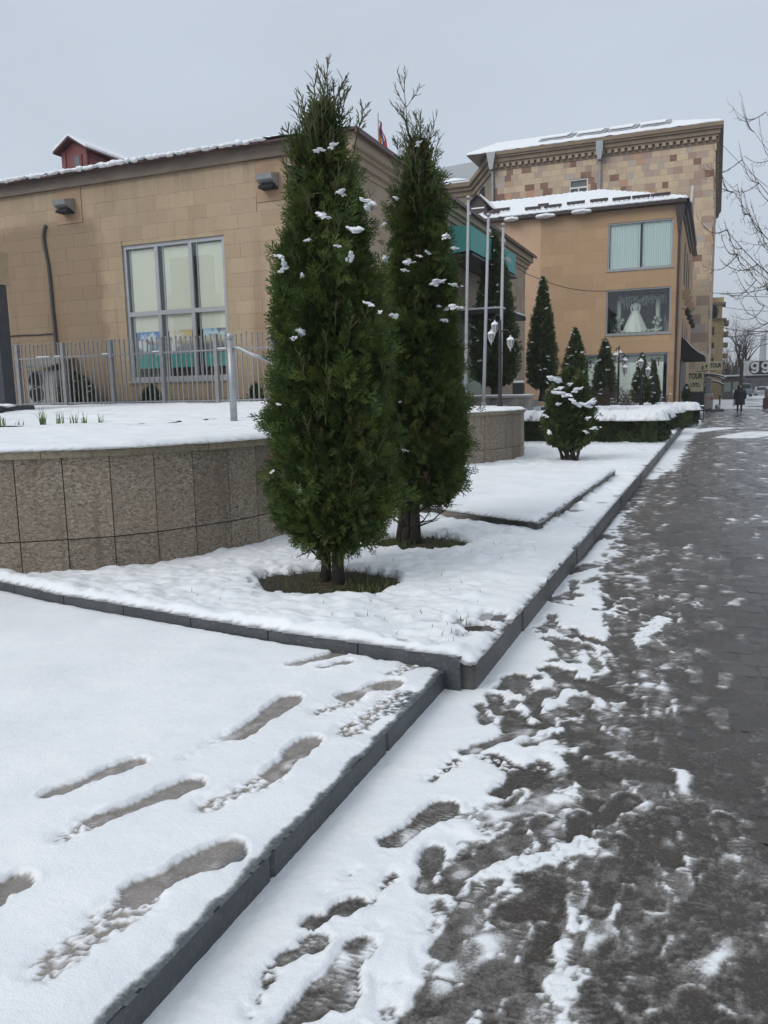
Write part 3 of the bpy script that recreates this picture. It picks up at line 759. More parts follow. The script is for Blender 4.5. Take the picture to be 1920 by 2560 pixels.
M_TUFF_A_SHADE=tuff('shaded_tan_tuff',(.43,.345,.255),(.38,.30,.215),.07)  # same tan tuff, greyer and darker: shade of the street side put into the colour
M_MORTAR=mat('tan_mortar',(.38,.30,.21),(.34,.265,.185),rough=.9)
M_BAND=mat('weathered_eave',(.25,.205,.165),(.17,.14,.115),rough=.85,nscale=2,stretch=(1,1,3),bump=.3)
M_REDROOF=mat('dark_red_metal',(.105,.042,.042),(.07,.030,.032),rough=.45,nscale=6)
M_REDWOOD=mat('red_painted_boards',(.21,.055,.055),(.15,.042,.045),rough=.6,nscale=8,stretch=(1,1,6))
M_ALU=mat('grey_aluminium',(.42,.44,.46),(.36,.38,.40),rough=.4,nscale=9,metal=.3)
M_STEEL=mat('galvanised_steel',(.40,.42,.43),(.30,.315,.325),rough=.42,nscale=14,metal=.5,bump=.1)
M_DARKMETAL=mat('dark_metal',(.035,.036,.04),(.022,.022,.026),rough=.45,nscale=9,metal=.3)
M_CREAM=mat('cream_blind',(.76,.745,.64),(.72,.705,.60),rough=.8,nscale=1.5,stretch=(1,1,.3))
M_INT_RED=mat('dark_red_interior',(.075,.028,.026),(.05,.02,.02),rough=.7)
M_TEAL=mat('teal_panel',(.07,.35,.32),(.06,.30,.27),rough=.5,nscale=2)
M_GLASS=glass_mat('window_glass',(.95,.97,.96),.0)
M_ORANGE_STONE=mat('orange_tuff_slab',(.44,.30,.195),(.36,.245,.16),rough=.85,nscale=3)
M_BLACK=mat('black_void',(.012,.012,.013),(.008,.008,.009),rough=.8)
M_WHITE=mat('white_paint',(.78,.78,.77),(.70,.70,.69),rough=.5)

# ================================================================== building A (low tan hall)
YA,XA=17.0,-7.78
A=thing('tan_hall','low tan stone hall with snowy eaves and a big gridded window, left of the cypresses','building',(XA,YA,1.3))
win=(-14.08,-11.03,2.05,5.43); vents=[(-15.67,6.60),(-9.66,6.53)]
vh=[(x-.42,x+.42,z-.48,z+.46) for x,z in vents]
wall_shell(A,'Y',YA,-34,XA,1.2,7.0,[win],M_MORTAR,.35)
stones(A,'Y',YA,-19.0,XA,1.55,7.0,.335,.42,.78,[win]+vh,M_TUFF_A,300,11)
wall_shell(A,'Y',YA-.003,-34,XA,1.2,1.545,[],M_BLACK,.05)
XF=35.2
wall_shell(A,'X',XA,YA+.36,XF,1.2,7.0,[],M_MORTAR,.35)
stones(A,'X',XA,YA,XF,1.3,6.6,.42,.7,1.2,[],M_TUFF_A_SHADE,170,12)
MB().box(-34,XA+.10,YA-.12,YA+.3,7.003,7.30).build('eave_band',M_BAND,A)
c=MB()
for k,(z0,z1,o) in enumerate(((6.60,6.74,.05),(6.74,6.90,.13),(6.90,7.0,.20),(7.0,7.28,.30))):
    c.box(XA-.02,XA+o,YA-.10+.001*k,XF+.02+o,z0+.001,z1)
c.build('cornice',M_TUFF_A_SHADE,A)
# hipped roof in dark red sheet, snow over most of it
ex0,ex1,ey0,ey1,ez=-34,XA+.42,YA-.30,XF+.42,7.305
rz=9.1; rf=MB(); rf.add([(ex0,ey0,ez),(ex1,ey0,ez),(ex1,ey1,ez),(ex0,ey1,ez),(ex0+8,(ey0+ey1)/2,rz),(ex1-8,(ey0+ey1)/2,rz)],[(0,1,5,4),(1,2,5),(2,3,4,5),(3,0,4),(3,2,1,0)])
rf.box(ex1-.05,ex1+.012,ey0,ey1,ez-.11,ez-.001); rf.box(ex0,ex1-.06,ey0-.012,ey0+.05,ez-.05,ez-.001)
roofA=rf.build('roof',M_REDROOF,A)
M_RSNOW=M_BED
def roofA_snow(X,Y):
    d=poly_in(X,Y,[(ex0,ey0-.06),(ex1-.12,ey0-.06),(ex1-.12,ey1),(ex0,ey1)])
    h=np.minimum(np.minimum(Y-ey0,ey1-Y),ex1-X)*(rz-ez)/((ey1-ey0)/2)
    T=(.075+.012*fbm(X*2,Y*2,3,101)+.014*np.sin(X*2*np.pi/.23)*sstep(.9,0,Y-ey0))*sstep(-.03+.03*0,.10,d+.05*fbm(X*4,Y*4,3,102))**.5
    bare=sstep(2.4,.6,ex1-X)*sstep(.2,.9,fbm(X*1.5,Y*.9,2,103)+.85)
    T=T*(1-.85*bare)
    return ez+np.maximum(h,0)+T,sstep(.01,.04,T),T>.006
stuff(hf('roof_snow',np.arange(-22,ex1,.045),np.arange(ey0-.07,ey0+1.6,.05),roofA_snow,M_BED,roofA))
stuff(hf('roof_snow',np.arange(-12,ex1,.15),np.arange(ey0+1.5,ey1,.15),roofA_snow,M_BED,roofA))
# icicle-like lumps hanging over the eave edge
lm=[lump_mesh('snow_lump',(1,1,1),s,.22,3,1.7) for s in range(5)]
for me in lm: me.materials.append(SNOW)
x=-20.0
while x<-9.6:
    o=bpy.data.objects.new('snow_lump',lm[random.randrange(5)]); COL.objects.link(o); o.parent=roofA; o.location=Vector((x,ey0-.03+random.uniform(-.03,.03),ez+.022+random.uniform(-.012,.008)))-origin_of(roofA)
    o.scale=(random.uniform(.10,.17),random.uniform(.05,.07),random.uniform(.035,.065)); o.rotation_euler=(0,0,random.uniform(-.5,.5)); x+=random.uniform(.15,.26)
# vents
for i,(x,z) in enumerate(vents):
    v=MB().box(x-.41,x+.41,YA-.03,YA+.002,z-.47,z+.45).build('vent_surround',M_ORANGE_STONE,A)
    h=MB(); x0,x1=x-.22,x+.20; h.prism([(x0,YA-.031,z+.14),(x0,YA-.40,z+.05),(x0,YA-.36,z-.06),(x0,YA-.031,z-.22)],(x1-x0,0,0)); h.build('hood',M_STEEL,v)
    MB().box(x0+.02,x1-.02,YA-.30,YA-.034,z-.235,z-.17).build('opening',M_BLACK,v)
# big window: frame, panes, blinds, posters
W=thing('window',None,None,(win[0],YA,win[2])); W.parent=A; W.location=Vector((win[0],YA,win[2]))-origin_of(A)
fy0,fy1=YA+.03,YA+.10
def bar(x0,x1,z0,z1): MB().box(x0,x1,fy0,fy1,z0,z1).build('frame_bar',M_ALU,W)
x0,x1,z0,z1=win; fw=.09
bar(x0,x0+fw,z0,z1); bar(x1-fw,x1,z0,z1); bar(x0+fw+.002,x1-fw-.002,z0,z0+fw); bar(x0+fw+.002,x1-fw-.002,z1-fw,z1)
zm=3.73; xs_=[x0+(x1-x0)*k/3 for k in range(4)]
bar(x0+fw+.002,x1-fw-.002,zm-.055,zm+.055)
for k in (1,2):
    bar(xs_[k]-.05,xs_[k]+.05,z0+fw+.002,zm-.057); bar(xs_[k]-.05,xs_[k]+.05,zm+.057,z1-fw-.002)
for k in range(3):
    for a,b_ in ((z0+fw,zm-.06),(zm+.06,z1-fw)):
        MB().box(xs_[k]+.055,xs_[k+1]-.055,YA+.062,YA+.068,a,b_).build('pane',M_GLASS,W)
MB().box(x0-.02,x1+.02,YA-.06,YA+.028,z0-.06,z0-.002).build('sill',M_ALU,W)
MB().box(x0,x1,YA+.9,YA+.95,z0,z1).build('back_wall',M_CREAM,W)
MB().box(x0-.04,x0,YA+.36,YA+.95,z0,z1).build('reveal',M_CREAM,W); MB().box(x1,x1+.04,YA+.36,YA+.95,z0,z1).build('reveal',M_CREAM,W)
MB().box(x0,x1,YA+.18,YA+.95,z0-.04,z0-.002).build('floor',M_INT_RED,W)
for k in range(3):
    a=xs_[k]+.10; b_=xs_[k+1]-.06
    MB().box(a+.08,b_+.04,YA+.115,YA+.135,zm-.45,z1-.12).build('blind',M_CREAM,W)
    MB().box(a+.03,a+.07,YA+.103,YA+.113,z0,z1-.02).build('inner_post',M_ALU,W)
MB().box(x0+.05,x1-.02,YA+.22,YA+.24,z0,3.26).build('dark_backdrop',M_INT_RED,W)
def poster_mat(name,stops,z0,z1,blob):
    t=NT(name); s=t.n('ShaderNodeSeparateXYZ',Vector=t.pos()); f=t.rng(s.outputs[2],z0,z1)
    c=t.ramp(t.mth('ADD',f,t.mth('MULTIPLY',t.mth('SUBTRACT',t.noise(5,3,.6),.5),.12)),stops)
    c=t.mix(t.rng(t.noise(3.3,2,.5),.56,.64,0,t_blob),c,blob) if (t_blob:=.8) else c
    t.p(Base__Color=c,Roughness=.35); return t.m
pst=[([(0,(0.15,0.24,0.33)),(.35,(0.24,0.36,0.45)),(.52,(0.24,0.11,0.08)),(.66,(0.17,0.27,0.48)),(1,(0.08,0.24,0.57))],(0.80,0.80,0.80)),
     ([(0,(0.24,0.30,0.42)),(.3,(0.33,0.30,0.30)),(.55,(0.63,0.51,0.39)),(.8,(0.75,0.57,0.30)),(1,(0.60,0.41,0.21))],(0.80,0.80,0.80)),
     ([(0,(0.12,0.14,0.15)),(.3,(0.24,0.21,0.22)),(.45,(0.54,0.51,0.33)),(.7,(0.57,0.72,0.80)),(1,(0.21,0.45,0.80))],(0.11,0.09,0.09))]
for k in range(3):
    a=xs_[k]+.20; b_=xs_[k+1]-.13; top=(3.28,3.32,3.38)[k]
    f=thing('poster',None,None); f.parent=W; f.location=Vector((0,0,0))
    pm_=poster_mat('poster_print_%d'%k,pst[k][0],2.72,top,pst[k][1])
    f2=MB().box(a,b_,YA+.12,YA+.14,2.69,top).build('poster',pm_,W)
    bpy.data.objects.remove(f)
    MB().box(a,b_,YA+.115,YA+.14,2.36,2.685).build('poster_strip',M_TEAL,W)
# dormer on the roof
dm=thing('dormer',None,None); dm.parent=A; dm.location=-origin_of(A)
YD=18.6; pl=ony(157,395,YD); pr=ony(217,395,YD); pk=ony(183,349,YD); pe=ony(164,372,YD)
xl,xr,zk,zev=pl[0],pr[0],pk[2],ony(217,372,YD)[2]; xm=(xl+xr)/2; ye=onx(342,404,xm)[1]
d=MB(); d.prism([(xl,YD,7.4),(xr,YD,7.4),(xr,YD,zev),(xm,YD,zk-.08),(xl,YD,zev)],(0,ye-YD-1.0,0)); body=d.build('body',M_REDWOOD,dm)
for k in range(9):
    z=7.5+k*.2
    if z<zev-.05: MB().box(xr+.001,xr+.02,YD+.08,ye-1.05,z,z+.185).build('board',M_REDWOOD,dm)
MB().box(xl-.02,xl+.12,YD-.03,YD-.001,7.4,zev).build('corner_board',M_REDWOOD,dm); MB().box(xr-.12,xr+.025,YD-.03,YD-.001,7.4,zev).build('corner_board',M_REDWOOD,dm)
MB().box(xm-.05,xr-.16,YD-.035,YD-.002,7.75,zev-.12).build('window_frame',M_REDWOOD,dm); MB().box(xm+.02,xr-.22,YD-.045,YD-.036,7.8,zev-.18).build('pane',mat('old_grey_glass',(.16,.17,.17),(.12,.13,.13),rough=.15),dm)
for s,nm in ((-1,'roof_slope'),(1,'roof_slope')):
    e=xl-.16 if s<0 else xr+.16
    r=MB(); r.prism([(xm,YD-.2,zk),(e,YD-.2,zev-.06),(e,YD-.2,zev-.01),(xm,YD-.2,zk+.05)],(0,ye-YD-.4,0)); rs_=r.build(nm,M_REDROOF,dm)
    r=MB(); r.prism([(xm,YD-.22,zk+.052),(e,YD-.22,zev-.008),(e,YD-.22,zev+.05),(xm,YD-.22,zk+.11)],(0,ye-YD-.45,0)); r.build('roof_snow',SNOW,dm)
# cable up the wall, and a thin branch cable
cb=MB(); pts=[ony(x,y,YA-.05) for x,y in ((114,563),(110,575),(108,590),(112,620),(120,660),(126,710),(131,770),(137,830),(143,880),(147,1000))]
cb.tube(pts,.045,8); cable=cb.build('cable_bundle',mat('grey_cable_wrap',(.10,.095,.09),(.05,.05,.05),rough=.7,nscale=20,stretch=(1,1,4)),None,True); tag(cable,'thick grey insulated pipe climbing the tan wall left of the window','pipe')
c2=MB(); c2.tube([ony(x,y,YA-.035) for x,y in ((18,841),(60,838),(100,837),(130,834),(141,850),(144,900))],.018,6); tag(c2.build('thin_cable',M_DARKMETAL,None,True),'thin dark cable crossing the tan wall into the thick pipe','cable')
# outdoor air conditioner
ac=thing('air_conditioner','white outdoor air-conditioner unit behind the railing at the left','air conditioner',(-17.1,16.5,1.4))
p0=ony(70,1000,16.3); p1=ony(134,925,16.3); ax0,ax1,az0,az1=p0[0],p1[0],1.50,p1[2]
MB().bbox(ax0,ax1,16.3,16.7,az0,az1,.02).build('casing',mat('aged_white_casing',(.55,.55,.52),(.44,.44,.42),rough=.6,nscale=3),ac)
for zc in (az0+.27,az1-.25):
    f=MB(); f.cyl((ax0+.33,16.299,zc),(ax0+.33,16.275,zc),.215,.215,20); fo=f.build('fan_grille',M_BLACK,ac)
    rr=MB(); rr.tube([(ax0+.33+.22*math.cos(a),16.27,zc+.22*math.sin(a)) for a in np.linspace(0,2*math.pi,21)],.012,5); rr.build('ring',M_STEEL,fo)
r=MB(); r.prism([(ax0-.2,16.0,az1+.06),(ax0-.2,16.95,az1+.34),(ax0-.2,16.95,az1+.37),(ax0-.2,16.0,az1+.09)],(ax1-ax0+.35,0,0)); r.build('rain_cover',M_STEEL,ac)
for xx in (ax0+.1,ax1-.1): MB().box(xx-.04,xx+.04,16.25,16.75,1.36,az0-.002).build('foot',M_DARKMETAL,ac)
# entrance side: green fascia sign and canopy
gs=thing('green_sign','teal-green fascia sign with white lettering on the side of the tan hall','sign',(XA,27,5.6))
ya0,ya1=23.5,29.2
MB().prism([(XA+.02,ya0,5.62),(XA+1.0,ya0,5.70),(XA+1.0,ya0,6.38),(XA+.02,ya0,6.46)],(0,ya1-ya0,0)).build('fascia',M_TEAL,gs)
MB().box(XA+.02,XA+1.04,ya0-.02,ya1+.02,5.55,5.615).build('underside_trim',M_DARKMETAL,gs)
lt=MB(); rr=random.Random(3); yy=26.9
for word in (7,9):
    for k in range(word):
        w=.055; h=.13
        typ=rr.randrange(3)
        lt.box(XA+1.001,XA+1.012,yy,yy+.02,6.0,6.0+h)
        if typ!=0: lt.box(XA+1.001,XA+1.012,yy+.02,yy+w,6.0+h-.02,6.0+h)
        if typ!=1: lt.box(XA+1.001,XA+1.012,yy+.02,yy+w,6.0,6.02)
        yy+=.085
    yy+=.22
lt.build('lettering',M_WHITE,gs)
cp=thing('entrance_canopy','flat dark entrance canopy with a snow cap beside the flagpoles','canopy',(XA,27,4.1))
MB().box(XA+.02,XA+1.5,25.2,28.6,4.02,4.16).build('slab',M_DARKMETAL,cp); MB().box(XA+.02,XA+1.48,25.25,28.55,4.161,4.22).build('snow_cap',SNOW,cp)
for yy in (25.6,28.2): MB().cyl((XA+1.3,yy,4.2),(XA+.02,yy,5.3),.02,.02,6).build('tie_rod',M_STEEL,cp)
MB().box(XA+.01,XA+.05,25.6,28.0,1.45,4.0).build('glass_front',mat('pale_glass_front',(.18,.22,.22),(.13,.16,.16),rough=.1),cp)
# flag behind the roof ridge
FX=ony(946,330,30); fl=thing('flag','small drooping red, blue and orange flag above the hall roof','flag',(FX[0],30,7))
zt=ony(946,300,30)[2]; zb=ony(946,372,30)[2]
MB().cyl((FX[0],30,7.0),(FX[0],30,zt+.25),.03,.02,8).build('pole',M_STEEL,fl)
for k,(nm,cc) in enumerate((('orange_stripe',(.62,.20,.03)),('blue_stripe',(.035,.06,.26)),('red_stripe',(.55,.05,.04)))):
    m=MB(); vs=[];fs=[]; n=9
    for i in range(n):
        z=zt-(zt-zb)*i/(n-1)
        w=.03+.10*(i/(n-1))
        for jx in range(3): vs.append((FX[0]+.02+(k+jx/2)*w+.03*math.sin(i*1.3+k),30+.05*math.sin(i*.9+jx*2.1+k*2),z-(.05*k)))
    for i in range(n-1):
        for jx in range(2): fs.append((i*3+jx,i*3+jx+1,i*3+jx+4,i*3+jx+3))
    m.add(vs,fs).build(nm,mat(nm,cc,tuple(x*.8 for x in cc),rough=.8),fl,True)
# ================================================================== building B (three-storey bridal shop)
YB=42.0
gR=ony(1707,502,YB); XB=gR[0]; ZB=gR[2]-.12
M_TUFF_B=tuff('orange_tan_tuff',(.535,.36,.22),(.485,.32,.19),.07)
M_MORT_B=mat('orange_mortar',(.42,.285,.18),(.36,.24,.15),rough=.9)
M_PLASTER=mat('peach_plaster',(.62,.43,.285),(.56,.38,.25),rough=.85,nscale=1.5)
M_BROWN=mat('dark_brown_metal',(.055,.035,.034),(.035,.024,.024),rough=.45,nscale=8)
M_AQUA=mat('pale_aqua_curtain',(.66,.77,.765),(.61,.72,.715),rough=.85,nscale=2,stretch=(8,8,.3))
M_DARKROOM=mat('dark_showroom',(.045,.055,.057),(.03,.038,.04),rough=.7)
M_WHITEPANEL=mat('white_window_panel',(.84,.88,.84),(.80,.84,.80),rough=.7,nscale=1)
M_BRIDAL=mat('white_bridal_cloth',(.82,.85,.81),(.72,.76,.72),rough=.6,nscale=30)
M_FLOWER=mat('white_flowers',(.70,.74,.68),(.34,.42,.33),rough=.8,nscale=14,bump=.6,bscale=30,bdist=.05)
Bd=thing('bridal_shop','three-storey orange-tan stone shop with a wedding dress in its middle window','building',(XB,YB,0))
def rect(px0,py0,px1,py1,Y):
    a=ony(px0,py0,Y); b=ony(px1,py1,Y); return (min(a[0],b[0]),max(a[0],b[0]),min(a[2],b[2]),max(a[2],b[2]))
w1=rect(1521,560,1681,665,YB); w2=rect(1516,726,1675,831,YB); a=ony(1672,880,YB); w3=(ony(1464,885,YB)[0],a[0],.35,a[2])
XBL=-15.5; split=ony(1352,700,YB)[0]
wall_shell(Bd,'Y',YB,XBL,XB,-.1,ZB,[w1,w2,w3],M_MORT_B,.35)
stones(Bd,'Y',YB,split,XB,.0,ZB,.55,.8,1.5,[w1,w2,w3],M_TUFF_B,230,21,.014,gap=.003)
MB().box(XBL,split-.005,YB-.022,YB-.001,0,ZB).build('plastered_bay',M_PLASTER,Bd)
YBE=60.0
wall_shell(Bd,'X',XB,YB+.36,YBE,-.1,ZB,[],M_MORT_B,.35)
stones(Bd,'X',XB,YB,YBE,0,ZB,.55,.8,1.5,[],M_TUFF_B,60,22,.012,gap=.003)
def shop_window(rc,name,depth,room):
    w=thing(name,None,None); w.parent=Bd; w.location=Vector((rc[0],YB,rc[2]))-origin_of(Bd)
    x0,x1,z0,z1=rc; f=.07
    for a in ((x0,x0+f,z0,z1),(x1-f,x1,z0,z1),(x0+f+.002,x1-f-.002,z0,z0+f),(x0+f+.002,x1-f-.002,z1-f,z1)):
        MB().box(a[0],a[1],YB+.02,YB+.09,a[2],a[3]).build('frame_bar',M_STEEL,w)
    MB().box(x0+f,x1-f,YB+.05,YB+.057,z0+f,z1-f).build('pane',M_GLASS,w)
    MB().box(x0-.06,x1+.06,YB-.05,YB+.018,z0-.07,z0-.003).build('sill',M_STEEL,w)
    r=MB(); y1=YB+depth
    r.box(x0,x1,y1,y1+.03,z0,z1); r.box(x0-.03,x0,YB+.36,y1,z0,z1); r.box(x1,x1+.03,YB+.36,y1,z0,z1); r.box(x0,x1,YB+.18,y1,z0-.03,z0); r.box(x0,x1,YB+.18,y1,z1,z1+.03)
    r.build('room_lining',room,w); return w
# top: curtains
W1=shop_window(w1,'window',1.0,M_DARKROOM); x0,x1,z0,z1=w1
xg=ony(1603,600,YB)[0]
for a,b_ in ((x0+.10,xg-.05),(xg+.05,x1-.04)):
    n=70; vs=[];fs=[]
    for i in range(n+1):
        x=a+(b_-a)*i/n; y=YB+.13+.016*math.sin(i*1.15)+.008*math.sin(i*2.9+1)
        vs+=[(x,y,z0+.02),(x,y,z1-.05)]
    for i in range(n): fs.append((2*i,2*i+2,2*i+3,2*i+1))
    MB().add(vs,fs).build('curtain',M_AQUA,W1,True)
MB().box(xg-.03,xg+.03,YB+.02,YB+.088,z0+.072,z1-.072).build('mullion',M_DARKMETAL,W1)
# middle: display with gown
W2=shop_window(w2,'window',1.7,M_DARKROOM); x0,x1,z0,z1=w2
dx=ony(1588,800,YB+.9)[0]; dz=z0+.12
gown=thing('bridal_gown','white full-skirted wedding gown on a headless mannequin in the shop window','dress',(dx,YB+.9,z0))
H=1.62
sk=MB(); vs=[];fs=[]; n=40; prof=[(.62,0),(.56,.18),(.46,.42),(.33,.72),(.22,.95),(.135,1.08)]
for r,z in prof:
    for k in range(n):
        th=2*math.pi*k/n; rr=r*(1+.055*math.sin(th*11)*min(1,r*2)); vs.append((dx+rr*math.cos(th),YB+.9+rr*.8*math.sin(th),dz+z))
for i in range(len(prof)-1):
    for k in range(n): fs.append((i*n+k,i*n+(k+1)%n,(i+1)*n+(k+1)%n,(i+1)*n+k))
sk.add(vs,fs).build('skirt',M_BRIDAL,gown,True)
MB().lathe([(.135,1.07),(.125,1.16),(.15,1.28),(.16,1.38),(.14,1.43)],(dx,YB+.9,dz),18,1,.75).build('bodice',M_BRIDAL,gown,True)
for s in (-1,1): MB().tube([(dx+s*.155,YB+.9,dz+1.40),(dx+s*.20,YB+.89,dz+1.30),(dx+s*.20,YB+.87,dz+1.10),(dx+s*.16,YB+.82,dz+.98)],[.045,.05,.035,.025],8).build('sleeve',M_BRIDAL,gown,True)
MB().lathe([(.05,1.43),(.045,1.52),(.03,1.56),(.012,1.62),(.03,1.66),(.0,1.69)],(dx,YB+.9,dz),10).build('mannequin_neck',mat('pale_mannequin',(.75,.75,.72),rough=.4),gown,True)
fm=[lump_mesh('blossom',(1,1,1),s+20,.35,2,2.4) for s in range(4)]
for me in fm: me.materials.append(M_FLOWER)
rr=random.Random(5)
def blossoms(parent,pts,r0,r1):
    for p in pts:
        o=bpy.data.objects.new('blossom',fm[rr.randrange(4)]); COL.objects.link(o); o.parent=parent; o.location=Vector(p)-origin_of(parent); s=rr.uniform(r0,r1); o.scale=(s,s*.8,s*.8); o.rotation_euler=(rr.uniform(0,3),rr.uniform(0,3),rr.uniform(0,3))
gar=thing('flower_arch','white flower arch with draped columns around the wedding gown','flower display',(dx,YB+1.1,z0))
for s,px in ((-1,1547),(1,1645)):
    cx=ony(px,780,YB+1.1)[0]
    MB().lathe([(.11,0),(.13,.25),(.085,.7),(.12,1.3),(.11,z1-z0-.45)],(cx,YB+1.1,z0+.02),12).build('draped_column',M_BRIDAL,gar,True)
    blossoms(gar,[(cx+rr.uniform(-.2,.2),YB+.85+rr.uniform(-.1,.2),z0+.12+.055*k+rr.uniform(-.03,.03)) for k in range(15)],.06,.11)
blossoms(gar,[(x0+.45+(x1-x0-.9)*k/21+rr.uniform(-.05,.05),YB+.55+rr.uniform(-.1,.1),z0+.10+rr.uniform(0,.13)) for k in range(22)],.06,.10)
blossoms(gar,[(x0+.5+(x1-x0-.8)*k/25,YB+1.1+rr.uniform(-.1,.1),z1-.34+rr.uniform(-.09,.09)+.05*math.sin(k)) for k in range(26)],.07,.13)
for k in range(26):
    x=x0+.5+(x1-x0-.8)*k/25; MB().tube([(x,YB+1.05,z1-.4),(x+rr.uniform(-.03,.03),YB+1.05,z1-.55-rr.uniform(.05,.35))],[.02,.012],5).build('hanging_spray',M_BRIDAL,gar)
for k in range(16):
    x=x1-.55+.5*k/15 if k>5 else x0+.10+.06*k; MB().cyl((x,YB+1.3,z0+.02),(x,YB+1.3,z0+rr.uniform(.5,1.05)),.014,.008,5).build('crystal_rod',M_WHITE,gar)
# ground floor: white panels with lettering, dark side bay
W3=shop_window(w3,'window',1.6,M_DARKROOM); x0,x1,z0,z1=w3
xd=ony(1657,950,YB)[0]
pnl=MB().box(x0+.08,xd,YB+.11,YB+.13,z0+.02,z1-.45).build('white_panel',M_WHITEPANEL,W3)
MB().box(x0+.08,xd,YB+.15,YB+.17,z1-.46,z1-.05).build('grey_valance',mat('grey_valance',(.34,.38,.37),(.28,.32,.31),rough=.7),W3)
M_LETTER=mat('dark_letters',(.02,.022,.022),rough=.6)
p=ony(1469,911,YB); place_text(T_GS,'lettering',M_LETTER,W3,p[0],YB+.10,p[2],.40)
p=ony(1640,904,YB); place_text(T_NT,'lettering',M_LETTER,W3,p[0],YB+.10,p[2],.40)
yg=ony(1586,940,YB+.24)
MB().lathe([(.30,0),(.24,.5),(.15,1.0),(.13,1.12),(.16,1.35),(.10,1.45)],(yg[0],YB+.085,.55),14,1,.05).build('yellow_gown_print',mat('pale_yellow_cloth',(.62,.60,.26),(.50,.49,.22),rough=.7),W3,True)
# gutter, downpipe, roof
YG=YB-.32
gut=MB(); gut.box(XBL,XB+.18,YG-.06,YB-.03,ZB+.01,ZB+.16); gut.build('gutter',M_BROWN,Bd)
for k in range(13): MB().box(-2.0-k*.9,-1.96-k*.9,YG-.075,YG-.061,ZB+.0,ZB+.17).build('gutter_bracket',M_DARKMETAL,Bd)
dp=MB(); px_=XB-.10; dp.lathe([(.055,0),(.055,ZB-1.3)],(px_,YB-.13,.05),10); dpo=dp.build('downpipe',M_BROWN,Bd); MB().prism([(px_-.07,YB-.05,ZB-1.26),(px_+.07,YB-.05,ZB-1.26),(px_+.20,YB-.05,ZB-.2),(px_+.20,YB-.05,ZB+.0),(px_-.20,YB-.05,ZB+.0),(px_-.20,YB-.05,ZB-.2)],(0,-.2,0)).build('hopper',M_BROWN,dpo)
YR=47.5; pR=ony(1510,478,YR); zR=pR[2]; xh=pR[0]
E1=(XB+.30,YG,ZB+.165); E2=(XB+.30,YBE,ZB+.165); roofB=MB().add([(XBL,YG,ZB+.165),E1,E2,(XBL,YBE,ZB+.165),(XBL,YR,zR),(xh,YR,zR),(xh,YBE-5,zR)],[(0,1,5,4),(1,2,6,5),(3,2,1,0),(4,5,6,3)]).build('roof',M_BROWN,Bd)
def roofB_snow(X,Y):
    h=np.minimum((Y-YG)*(zR-ZB-.165)/(YR-YG),(XB+.30-X)*(zR-ZB-.165)/(XB+.30-xh))
    T=.10+.018*np.cos(X*2*np.pi/.32)+.02*fbm(X*1.5,Y*1.5,3,111)
    e=np.minimum(Y-YG-.02,XB+.22-X)+.05*fbm(X*3,Y*3,3,112)
    T=T*sstep(-.02,.1,e)**.5
    return ZB+.17+h+T,sstep(.01,.04,T),(T>.006)&(h>-.01)
stuff(hf('roof_snow',np.arange(XBL,XB+.3,.08),np.arange(YG,YR+.1,.1),roofB_snow,M_BED,roofB))
sl=(zR-ZB-.165)/(YR-YG)
for k,(pa,pb,py) in enumerate(((1312,1352,552),(1360,1404,546),(1417,1462,524-0),(1475,1520,512),(1531,1577,505),(1580,1626,498),(1627,1676,494),(1345,1372,523),(1232,1275,538),(1209,1250,539))):
    yy=YG+(.75 if k in (2,3) else .45)
    if k in (7,8): yy=YG+1.2
    a=ony(pa,py,yy)[0]; b_=ony(pb,py,yy)[0]; zz=ZB+.165+(yy-YG)*sl
    g=MB().box(a,b_,yy-.02,yy+.02,zz+.16,zz+.30).build('snow_guard',M_BROWN,roofB)
    for q in range(4): MB().box(a+(b_-a)*(q+.5)/4-.02,a+(b_-a)*(q+.5)/4+.02,yy+.021,yy+.05,zz,zz+.29).build('guard_bracket',M_BROWN,roofB)
for px,py,w in ((1277,548,.42),(1362,540,.55),(1452,529,.55)):
    q=ony(px,py,YG-.05); o=bpy.data.objects.new('snow_lump',lm[px%5]); COL.objects.link(o); o.parent=roofB; o.location=Vector(q)-origin_of(roofB); o.scale=(w,.16,.11)
# brown dormer at the roof's left
dY=YG+1.6; q0=ony(1172,545,dY); q1=ony(1216,545,dY); qk=ony(1186,489,dY)
xl,xr=q0[0],q1[0]; xm=(xl+xr)/2; zk=qk[2]; ze=zk-.55; zb_=ZB+.1
db=thing('dormer',None,None); db.parent=Bd; db.location=-origin_of(Bd)
MB().prism([(xl,dY,zb_),(xr,dY,zb_),(xr,dY,ze),(xm,dY,zk-.05),(xl,dY,ze)],(0,2.2,0)).build('body',M_BROWN,db)
for s in (-1,1):
    e=xm+s*((xr-xl)/2+.22)
    MB().prism([(xm,dY-.2,zk),(e,dY-.2,ze-.12),(e,dY-.2,ze-.07),(xm,dY-.2,zk+.05)],(0,3.2,0)).build('roof_slope',M_BROWN,db)
    MB().prism([(xm+(.1*s),dY+.1,zk+.02),(e,dY+.1,ze-.066),(e,dY+.1,ze+.02),(xm+(.1*s),dY+.1,zk+.10)],(0,3.0,0)).build('roof_snow',SNOW,db)
MB().box(xl+.1,xr-.1,dY-.03,dY-.002,ze-.14,ze-.08).build('snowy_ledge',SNOW,db)
